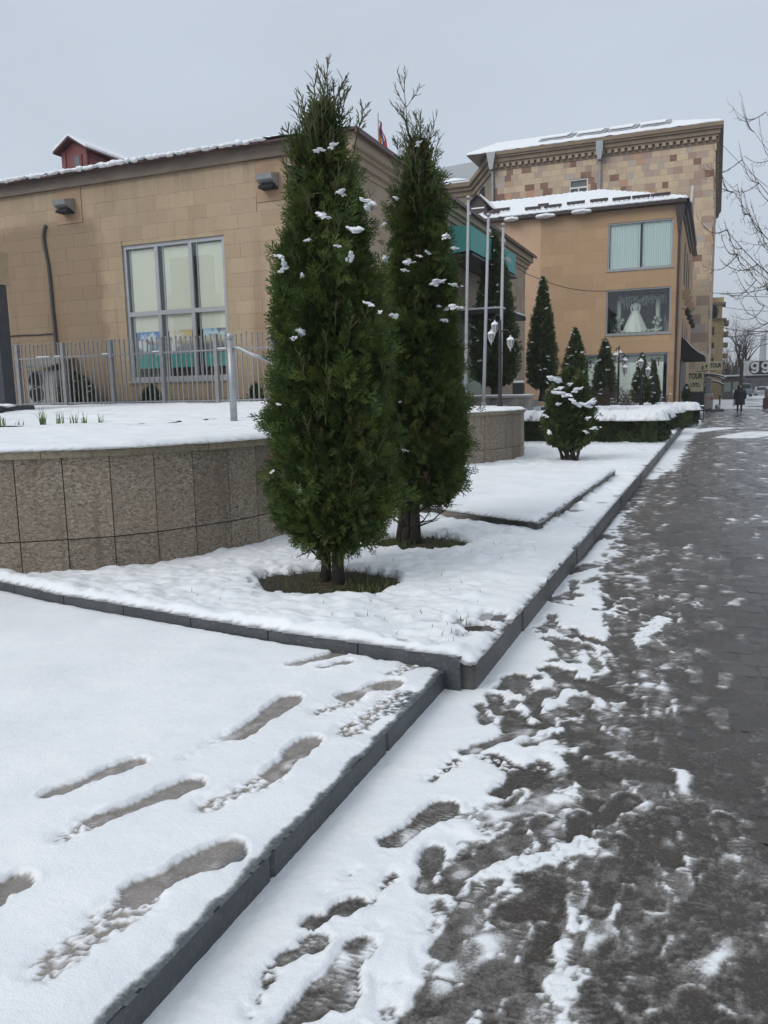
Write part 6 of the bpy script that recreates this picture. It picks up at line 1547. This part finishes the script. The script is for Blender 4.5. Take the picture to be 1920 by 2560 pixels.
# ================================================================== signs by the tall building
M_SIGN=mat('cream_sign_face',(.62,.585,.40),(.56,.53,.36),rough=.45,nscale=2)
YS=59.6
s1=thing('wall_sign','cream upright sign reading TOUR on the tall building beside the shop','sign',(-1.6,YS,2))
r=rect(1718,926,1757.5,978,YS); MB().box(r[0],r[1],YS,YS+.18,r[2],r[3]).build('panel',M_SIGN,s1); MB().box(r[0]-.03,r[1]+.05,YS+.02,YS+.2,r[2]-.06,r[2]-.002).build('frame_bottom',M_CONC,s1); MB().box(r[1]+.002,r[1]+.06,YS+.02,YS+.2,r[2]-.001,r[3]).build('frame_side',M_CONC,s1)
p=ony(1738.5,940,YS); w=rect(1725,933,1752,947,YS); place_text(T_TOUR,'lettering',M_LETTER,s1,(w[0]+w[1])/2,YS-.012,(w[2]+w[3])/2,w[3]-w[2])
# second line in Armenian capitals, drawn as strokes
lt=MB(); w=rect(1725,957,1752,968,YS); cw_=(w[1]-w[0])/4.2; hh=w[3]-w[2]; sw_=cw_*.17
def st_(x0,x1,z0,z1): lt.box(x0,x1,YS-.012,YS-.001,z0,z1)
for k,g_ in enumerate('ԱՊՊԱ'):
    x=w[0]+k*cw_*1.05; z=w[2]
    if g_=='Ա': st_(x,x+sw_,z+hh*.15,z+hh); st_(x+cw_*.62,x+cw_*.62+sw_,z+hh*.1,z+hh); st_(x,x+cw_*.62,z,z+hh*.15); st_(x+cw_*.62,x+cw_*.9,z,z+hh*.12)
    else: st_(x,x+sw_,z+hh*.3,z+hh*.8); st_(x+cw_*.4,x+cw_*.4+sw_,z,z+hh); st_(x,x+cw_*.4,z+hh*.8,z+hh); st_(x+cw_*.4+sw_,x+cw_*.8,z+hh*.85,z+hh); st_(x+cw_*.7,x+cw_*.7+sw_,z+hh*.1,z+hh*.85)
lt.build('lettering',M_LETTER,s1)
YS2=58.6
s2_=thing('arrow_sign','cream arrow-shaped sign reading TOUR with a black arrow, pointing left','sign',(0,YS2,3.6))
r=rect(1772,904,1806,925,YS2); tip=ony(1760,914.5,YS2)
MB().box(r[0],r[1],YS2,YS2+.16,r[2],r[3]).build('panel',M_SIGN,s2_); MB().prism([(r[0]-.01,YS2,r[2]),(r[0]-.01,YS2,r[3]),(tip[0],YS2,(r[2]+r[3])/2)],(0,.16,0)).build('arrow_head',M_SIGN,s2_)
cx=(r[0]*.7+tip[0]*.3); zc=(r[2]+r[3])/2; MB().prism([(cx,YS2-.012,zc-.14),(cx,YS2-.012,zc+.14),(cx-.15,YS2-.012,zc)],(0,.011,0)).build('arrow_mark',M_LETTER,s2_)
w=rect(1778,908,1801,919,YS2); place_text(T_TOUR,'lettering',M_LETTER,s2_,(w[0]+w[1])/2,YS2-.012,(w[2]+w[3])/2,w[3]-w[2])
MB().cyl((XC-.6,YS2+.3,r[2]-.03),(r[1]-.4,YS2+.08,r[2]-.03),.02,.02,6).build('bracket_arm',M_DARKMETAL,s2_); MB().cyl((XC-.6,YS2+.3,r[2]-.03),(XC-.6,YC,r[2]-.03),.02,.02,6).build('bracket_arm',M_DARKMETAL,s2_)
# curved entrance canopy
cpy=thing('curved_canopy','curved metal entrance canopy with snow over the far doorway','canopy',(0,60.5,2.5))
for j,(Yc,pts_) in enumerate(((60.6,((1757,937),(1775,936),(1790,938),(1805,941),(1816,946))),(61.2,((1757,939),(1780,940),(1798,944),(1812,950))),(60.2,((1757,957),(1772,953),(1787,954),(1800,958),(1809,963))))):
    P_=[ony(x,y,Yc) for x,y in pts_]; MB().tube([(p[0],Yc,p[2]) for p in P_],.05,6).build('rib',M_DARKMETAL,cpy,True)
    MB().tube([(p[0],Yc,p[2]+.07) for p in P_[1:]],.035,5).build('snow_cap',SNOW,cpy,True)
P_=[ony(x,y,60.9) for x,y in ((1757,940),(1775,939),(1790,942),(1805,947),(1812,953))]
MB().add([(p[0],y,p[2]) for y in (60.3,63.5) for p in P_],[(k,k+1,k+6,k+5) for k in range(4)]).build('roof_sheet',M_DARKMETAL,cpy)
MB().box(ony(1758,940,61)[0]-.1,ony(1758,940,61)[0],60.2,60.35,0,3.0).build('post',M_DARKMETAL,cpy)
kx=thing('information_stele','grey and white rounded information post under the curved canopy','stele',(0,56.2,0)); r=rect(1762,955,1782,1022,56.2)
MB().bbox(r[0],r[1],56.2,56.7,.12,r[3]*.62,.06).build('lower_body',mat('grey_casing',(.34,.34,.345),(.28,.28,.285),rough=.5),kx); MB().bbox(r[0]+.05,r[1]-.12,56.25,56.65,r[3]*.62+.001,r[3]+.3,.05).build('upper_body',mat('slate_casing',(.22,.23,.245),rough=.5),kx)
MB().box(r[0]+.02,r[1]-.02,56.18,56.199,r[3]*.40,r[3]*.50).build('red_band',mat('faded_red_band',(.28,.12,.11),(.4,.36,.36),rough=.6),kx); MB().bbox(r[0]-.2,r[1]+.35,55.9,57.0,0,.118,.02).build('base',M_DARKSTONE,kx); MB().bbox(r[0]+.25,r[1]+.6,55.4,56.0,.002,.10,.02).build('base',M_DARKSTONE,kx)
bp=thing('post_with_foot','thin black post on a heavy foot beside the information post','post',(.8,57.5,0)); q=ony(1799,1015,57.5)
MB().cyl((q[0],57.5,.1),(q[0],57.5,ony(1799,988,57.5)[2]),.05,.05,8).build('pole',M_DARKMETAL,bp); MB().bbox(q[0]-.28,q[0]+.28,57.2,57.8,0,.12,.03).build('foot',M_DARKSTONE,bp); MB().lathe([(.0,0),(.16,.02),(.17,.2),(.08,.3),(0,.31)],(q[0]-.12,57.4,.12),10).build('bag',M_STEEL,bp)
ev=far_thuja('dark potted evergreen against the shop corner',1716,1002,960,22,44.3,95,.0,None,700,1,'bush',True)

# ================================================================== the walker
def skin_body(name,joints,edges,radii,m,parent):
    me=bpy.data.meshes.new(name); me.from_pydata(joints,edges,[]); me.update(); o=link(name,me,parent,m)
    o.modifiers.new('skin','SKIN'); sl_=me.skin_vertices[0].data
    for v,r in zip(sl_,radii): v.radius=(r[0],r[1]) if isinstance(r,tuple) else (r,r)
    sl_[0].use_root=True
    sb_=o.modifiers.new('sub','SUBSURF'); sb_.levels=1; sb_.render_levels=2
    return o
px_,py_=1.32,51.8; px_=ony(1848,1033,51.8)[0]
wk=thing('person','person in a long black hooded coat and dark trousers walking towards the viewer','person',(px_,py_,0))
M_SKIN=mat('skin',(.45,.29,.22),(.40,.25,.19),rough=.6); M_COAT=mat('black_coat',(.012,.013,.017),(.008,.009,.011),rough=.7,nscale=8); M_TROUSER=mat('dark_trousers',(.014,.014,.018),rough=.8)
J=[(0,0,.84),(0,.01,1.05),(0,.01,1.30),(0,0,1.41),(0,-.01,1.50),(0,-.015,1.58),(-.17,.01,1.33),(-.24,.02,1.08),(-.23,-.06,.86),(-.23,-.09,.79),(.17,.01,1.33),(.24,.02,1.08),(.23,-.06,.86),(.23,-.09,.79),(-.09,0,.80),(-.10,-.06,.46),(-.10,.02,.08),(-.10,-.10,.045),(.09,0,.80),(.10,.04,.46),(.10,.14,.09),(.10,.03,.05)]
J=[(x+px_,y+py_,z) for x,y,z in J]
Ed_=[(0,1),(1,2),(2,3),(3,4),(4,5),(2,6),(6,7),(7,8),(8,9),(2,10),(10,11),(11,12),(12,13),(0,14),(14,15),(15,16),(16,17),(0,18),(18,19),(19,20),(20,21)]
Rr=[.15,.145,.155,.06,.085,.075,.065,.05,.038,.035,.065,.05,.038,.035,.09,.065,.045,.04,.09,.065,.045,.04]
body=skin_body('body',J,Ed_,Rr,M_TROUSER,wk)
ct=MB(); ct.lathe([(.285,.48),(.29,.6),(.27,.85),(.235,1.02),(.25,1.18),(.255,1.30),(.18,1.40),(.11,1.44)],(px_,py_,0),18,1,.66); ct.build('coat',M_COAT,wk,True)
for s in (-1,1): MB().tube([(px_+s*.19,py_+.01,1.36),(px_+s*.285,py_+.02,1.10),(px_+s*.27,py_-.06,.84)],[.095,.085,.062],10).build('sleeve',M_COAT,wk,True)
hd=MB(); n=16; prof=[(.125,1.40),(.15,1.47),(.155,1.55),(.13,1.63),(.07,1.675),(0,1.685)]
hd.lathe(prof,(px_,py_+.025,0),16,1,.95); hd.build('hood',M_COAT,wk,True)
MB().lathe([(0,1.455),(.045,1.465),(.066,1.51),(.07,1.55),(.055,1.595),(0,1.61)],(px_,py_-.085,0),12,1,.75).build('face',M_SKIN,wk,True)
MB().box(px_-.012,px_+.012,py_-.155,py_-.12,1.515,1.55).build('nose',M_SKIN,wk)
for s in (-1,1):
    MB().lathe([(0,-.006),(.009,0),(0,.006)],(px_+s*.028,py_-.133,1.56),6).build('eye',M_BLACK,wk)
    hand=MB(); hx,hy,hz=px_+s*.262,py_-.07,.80; hand.lathe([(0,-.06),(.03,-.05),(.036,0),(.03,.04),(0,.05)],(hx,hy,hz),8,.7,1)
    for f in range(4): hand.tube([(hx,hy-.03+.02*f,hz-.04),(hx-s*.008,hy-.032+.02*f,hz-.075),(hx-s*.022,hy-.03+.02*f,hz-.10+.006*abs(f-1.5))],[.009,.008,.006],5)
    hand.tube([(hx,hy-.035,hz),(hx-s*.005,hy-.055,hz-.03),(hx-s*.012,hy-.055,hz-.055)],[.011,.009,.007],5); hand.build('hand',M_SKIN,wk,True)
bag=thing('carrier_bag','pale carrier bag held in the walker\'s hand','bag',(px_-.30,py_-.1,.45))
MB().prism([(px_-.36,py_-.24,.42),(px_-.36,py_+.06,.42),(px_-.345,py_+.04,.72),(px_-.345,py_-.22,.72)],(.10,0,0)).build('bag_body',mat('lilac_bag',(.42,.38,.44),(.2,.18,.22),rough=.6,nscale=8),bag)
MB().tube([(px_-.30,py_-.18,.72),(px_-.28,py_-.10,.78),(px_-.30,py_-.02,.72)],.006,5).build('bag_handle',M_DARKMETAL,bag)

# ================================================================== down the street: kiosks, cars, hoarding, chimney, wires
M_FARSNOW=SNOW
def far_snow(X,Y):
    T=.05*sstep(-.1,.25,fbm(X*.35,Y*.12,3,131)+.25+.6*sstep(2.4,1.2,X-(Y-64)*.012)); return T-.09+.0*X,sstep(.01,.03,T),T>.008
stuff(hf('street_snow',np.arange(-1.5,9,.25),np.arange(63,150,.6),far_snow,M_BED))
rd=MB(); rd.add([(7.6,-30,-.09),(24,-30,-.09),(24,400,-.09),(7.6,400,-.09)],[(0,1,2,3)]); struct(rd.build('road',M_ASPHALT))
def kiosk(label,px,Y,w,h,c,c2):
    q=ony(px,990,Y); t=thing('kiosk',label,'kiosk',(q[0],Y,-.1),'street kiosks'); x=q[0]
    MB().box(x-w/2,x+w/2,Y,Y+2.5,-.1,h).build('cabin',mat('kiosk_wall_%d'%px,c,rough=.7),t); MB().box(x-w/2-.2,x+w/2+.2,Y-.4,Y+2.6,h+.001,h+.25).build('roof',M_REDROOF if c2 else M_DARKMETAL,t); MB().box(x-w/2-.2,x+w/2+.2,Y-.4,Y+2.6,h+.251,h+.42).build('snow_cap',SNOW,t)
    for k in range(2): MB().box(x-w/2+.15+k*w/2,x-w/2+w/2-.1+k*w/2,Y-.03,Y-.002,.9,h-.4).build('window',mat('kiosk_pane_%d_%d'%(px,k),(.30,.36,.30),rough=.2),t)
kiosk('pale green kiosk with a reddish snowy roof beyond the curved canopy',1804,118,2.2,2.2,(.22,.26,.22),True)
kiosk('dark narrow kiosk left of the walker',1828,108,2.0,2.5,(.12,.115,.10),False)
wb=thing('white_board','white notice board beside the dark kiosk','board',(ony(1840,990,100)[0],100,0)); r=rect(1833,976,1845,990,100); MB().box(r[0],r[1],100,100.1,r[2],r[3]).build('panel',M_WHITE,wb); MB().box(r[0]+.1,r[0]+.2,100.02,100.08,-.1,r[2]).build('leg',M_DARKMETAL,wb)
def car_mesh():
    prof=[(-2.1,.35),(-2.15,.62),(-2.0,.82),(-1.2,.92),(-.6,1.38),(.7,1.42),(1.45,.98),(2.05,.88),(2.15,.6),(2.1,.35)]
    return prof
def car(label,px,py,Y,rot,c,van=False):
    q=ony(px,py,Y); t=thing('parked_car',label,'car',(q[0],Y,-.08),'cars down the street'); x,y=0,0
    prof=car_mesh() if not van else [(-2.3,.35),(-2.35,.8),(-2.1,1.05),(-1.6,1.25),(-1.1,1.95),(2.2,2.0),(2.3,.9),(2.3,.35)]
    mb=MB(); n=len(prof); secs=[(-.85,.0),(-.82,.06),(.82,.06),(.85,.0)]
    vs=[]; 
    for sx,_ in secs:
        for a,z in prof: vs.append((sx*(1-.16*max(0,(z-.9))),a,z))
    fs=[tuple(range(n)),tuple(3*n+i for i in range(n-1,-1,-1))]
    for s in range(3):
        for i in range(n): fs.append((s*n+i,(s+1)*n+i,(s+1)*n+(i+1)%n,s*n+(i+1)%n))
    me=mb.add(vs,fs).mesh('body',False); b=bpy.data.objects.new('body',me); COL.objects.link(b); me.materials.append(c); b.parent=t
    def part(name,m2,mbb,par=t):
        o=bpy.data.objects.new(name,mbb.mesh(name)); COL.objects.link(o); o.data.materials.append(m2); o.parent=par; return o
    if van: part('windscreen',M_BLACK,MB().add([(-.66,-1.62,1.30),(.66,-1.62,1.30),(.58,-1.16,1.88),(-.58,-1.16,1.88)],[(0,1,2,3)]))
    else: part('windscreen',M_BLACK,MB().add([(-.72,-1.17,.96),(.72,-1.17,.96),(.62,-.66,1.37),(-.62,-.66,1.37)],[(0,1,2,3)]))
    for s in (-1,1):
        part('side_window',M_BLACK,MB().add([(s*.80,-.95,1.0),(s*.80,1.2,1.0),(s*.765,.65,1.36),(s*.765,-.5,1.34)],[(0,1,2,3)]))
        part('headlight',M_WHITE,MB().box(s*.62-.15,s*.62+.15,-2.17,-2.10,.60,.74))
        for yy in (-1.35,1.35):
            w=part('wheel',M_BLACK,MB().cyl((s*.88,yy,.32),(s*.68,yy,.32),.32,.32,14)); part('rim',M_STEEL,MB().cyl((s*.885,yy,.32),(s*.87,yy,.32),.19,.19,10),w)
    t.rotation_euler=(0,0,rot); return t
P_SILV=mat('silver_paint',(.38,.40,.42),rough=.3,metal=.4); P_WHITE=mat('white_car_paint',(.7,.7,.7),rough=.3); P_DARK=mat('dark_car_paint',(.05,.055,.065),rough=.3); P_BLUE=mat('grey_blue_paint',(.16,.2,.26),rough=.3)
car('pale silver car driving towards the viewer on the far road',1902,990,142,0.05,P_SILV)
car('white car further back on the far road',1908,984,190,0.05,P_WHITE)
car('dark car with a lit lamp left of the silver car',1880,986,165,0.05,P_DARK)
car('grey-blue van right behind the walker',1862,990,135,0.05,P_BLUE,True)
car('small white van beyond the information post',1776,985,128,.2,P_WHITE,True)
rb=thing('red_bin','dark red-brown container with a grey lid cut by the right edge','bin',(3.0,62,0)); q=ony(1923,1016,62)
MB().bbox(q[0]-.38,q[0]+.5,62,62.8,-.05,.72,.03).build('body',mat('dark_red_container',(.10,.03,.028),(.07,.025,.025),rough=.6),rb); MB().bbox(q[0]-.30,q[0]+.5,62.05,62.75,.721,1.35,.05).build('lid',mat('grey_lid',(.16,.165,.16),rough=.5),rb)
# hoarding over the road
hb=thing('overhead_hoarding','overhead white and black sign reading gg across the street','sign',(4,92,4)); YH=92.0; r=rect(1860,902,1990,936,YH)
MB().box(r[0],r[1],YH,YH+.3,r[2],r[3]).build('white_panel',mat('hoarding_white',(.72,.74,.72),rough=.5),hb)
r2=rect(1871,903.5,1960,934.5,YH); hh=(r2[3]-r2[2])/2; zc=(r2[3]+r2[2])/2
pill=[(r2[0]+hh-hh*.92*math.cos(a)-(.0),YH-.012,zc+hh*math.sin(a)) for a in np.linspace(-math.pi/2,math.pi/2,12)]+[(r2[1],YH-.012,zc+hh),(r2[1],YH-.012,zc-hh)]
MB().prism(pill,(0,.01,0)).build('black_field',mat('hoarding_black',(.03,.03,.032),rough=.5),hb)
def g_glyph(x,z,h):
    m=MB(); ro,ri=.34*h,.155*h; cx,cz=x+ro,z+h-ro; n=22
    def ring(cx,cz,ro,ri,a0,a1,n):
        vs=[];fs=[]
        for k in range(n+1):
            a=a0+(a1-a0)*k/n
            for rr_ in (ri,ro):
                for y in (YH-.03,YH-.013): vs.append((cx+rr_*math.cos(a),y,cz+rr_*math.sin(a)))
        for k in range(n): b=4*k; fs+=[(b,b+2,b+6,b+4),(b+2,b+3,b+7,b+6),(b+1,b,b+4,b+5),(b+3,b+1,b+5,b+7)]
        fs+=[(0,1,3,2),(4*n,4*n+2,4*n+3,4*n+1)]
        m.add(vs,fs)
    ring(cx,cz,ro,ri,0,2*math.pi-.001,n)
    w=ro-ri; m.box(cx+ri,cx+ro,YH-.032,YH-.012,z+.34*h,z+h)
    ring(cx,z+.34*h,ro,ri,math.radians(205),math.radians(360),12)
    return m.build('letter_g',M_WHITE,hb)
g0=rect(1877,905,1927,932,YH); hg=g0[3]-g0[2]
g_glyph(g0[0],g0[2],hg); g_glyph(g0[0]+.86*hg,g0[2],hg)
MB().box(r[0]+.2,r[1],YH+.1,YH+.25,r[2]-.25,r[2]-.002).build('beam',M_DARKMETAL,hb); MB().cyl((r[1]-.4,YH+.2,-.1),(r[1]-.4,YH+.2,r[3]),.2,.16,10).build('mast',M_DARKMETAL,hb)
# chimney far off
YCh=620.0; r=rect(1901,838,1911,975,YCh); xm=(r[0]+r[1])/2; rdm=(r[1]-r[0])/2
ch=thing('chimney','tall slender industrial chimney faint in the distance','chimney',(xm,YCh,0)); M_CH=mat('chimney_concrete',(.30,.31,.33),rough=.9)
for k in range(5):
    z0_=r[3]*k/5-(0.2 if k==0 else 0); MB().cyl((xm,YCh,z0_),(xm,YCh,r[3]*(k+1)/5-.05),rdm*(1.25-.07*k),rdm*(1.25-.07*(k+1)),16).build('band',M_CH if k%2 else mat('chimney_pale',(.36,.36,.37),rough=.9),ch)
# wooded slope that closes the street: one far mass of bare trees
rr=random.Random(44); wd=MB()
for k in range(330):
    Y=rr.uniform(230,330); x=ony(rr.uniform(1795,2050),980,Y)[0]; H=rr.uniform(5,11)*(.6+.4*(Y-230)/100); wd.tube([(x,Y,0),(x+rr.uniform(-.4,.4),Y,H*.5),(x+rr.uniform(-.8,.8),Y,H)],[.25,.18,.05],4,False)
    for j in range(12):
        z=rr.uniform(.25,.85)*H; a=rr.uniform(0,6.28); L=rr.uniform(1,2.6); wd.tube([(x,Y,z),(x+math.cos(a)*L,Y+math.sin(a)*L*.4,z+rr.uniform(.6,2.0))],[.13,.05],3,False)
stuff(wd.build('far_wood',mat('far_bare_wood',(.075,.07,.07),(.05,.047,.048),rough=.95)))
b=MB(); vs=[];fs=[]; nx=40
for i in range(nx):
    x=-40+i*12; vs+=[(x,335,-1),(x,390,4.5+2.0*math.sin(i*.7)+1.2*math.sin(i*1.9)),(x,520,6+2*math.sin(i*.5))]
for i in range(nx-1):
    for c in range(2): fs.append((3*i+c,3*i+3+c,3*i+4+c,3*i+1+c))
struct(b.add(vs,fs).build('hill',mat('hill_brown',(.10,.095,.095),(.16,.16,.165),rough=.95,nscale=.05),None,True))
# overhead wires
def wire(label,p,q,sag,r=.012):
    a=Vector(p); b=Vector(q); o=MB().tube([a.lerp(b,t)-Vector((0,0,sag*math.sin(math.pi*t))) for t in np.linspace(0,1,13)],r,4,False).build('overhead_wire',M_DARKMETAL); tag(o,label,'wire','overhead wires'); return o
def pxw(label,p,q,Y0,Y1,sag,r): wire(label,ony(*p,Y0),ony(*q,Y1),sag,r)
wire('thin wire from the tan hall corner to the bridal shop wall',ony(1311,682,35.0),ony(1518,728,YB-.03),.25,.016)
pxw('highest wire, dropping from the tall building cornice to the right edge',(1806,362),(1990,520),61,40,.2,.018)
pxw('upper of the two wires above the oval-window tower',(1778,732),(1990,705),80,55,.3,.025)
pxw('wire just beneath the upper tower wire, sloping down right',(1800,735),(1990,742),80,60,.1,.02)
pxw('wire level with the oval window tower cornice',(1802,766),(1990,778),105,70,.2,.022)
pxw('thick wire below the tower string course',(1806,819),(1990,822),105,60,.3,.035)
pxw('wire rising to the right above the brushy street tree',(1803,843),(1990,812),105,60,.2,.03)
pxw('lowest wire rising across the brushy street tree',(1815,880),(1990,838),110,62,.2,.03)

# ================================================================== damp air
hz=MB().box(-120,260,-12,760,-1.2,47.5).build('haze',None); stuff(hz)
hm=bpy.data.materials.new('damp_air'); hm.use_nodes=True; hm.node_tree.nodes.clear()
ho=hm.node_tree.nodes.new('ShaderNodeOutputMaterial'); hv=hm.node_tree.nodes.new('ShaderNodeVolumePrincipled'); hv.inputs['Color'].default_value=(.86,.90,.96,1); hv.inputs['Density'].default_value=.0009
hm.node_tree.links.new(hv.outputs[0],ho.inputs['Volume']); hz.data.materials.append(hm)
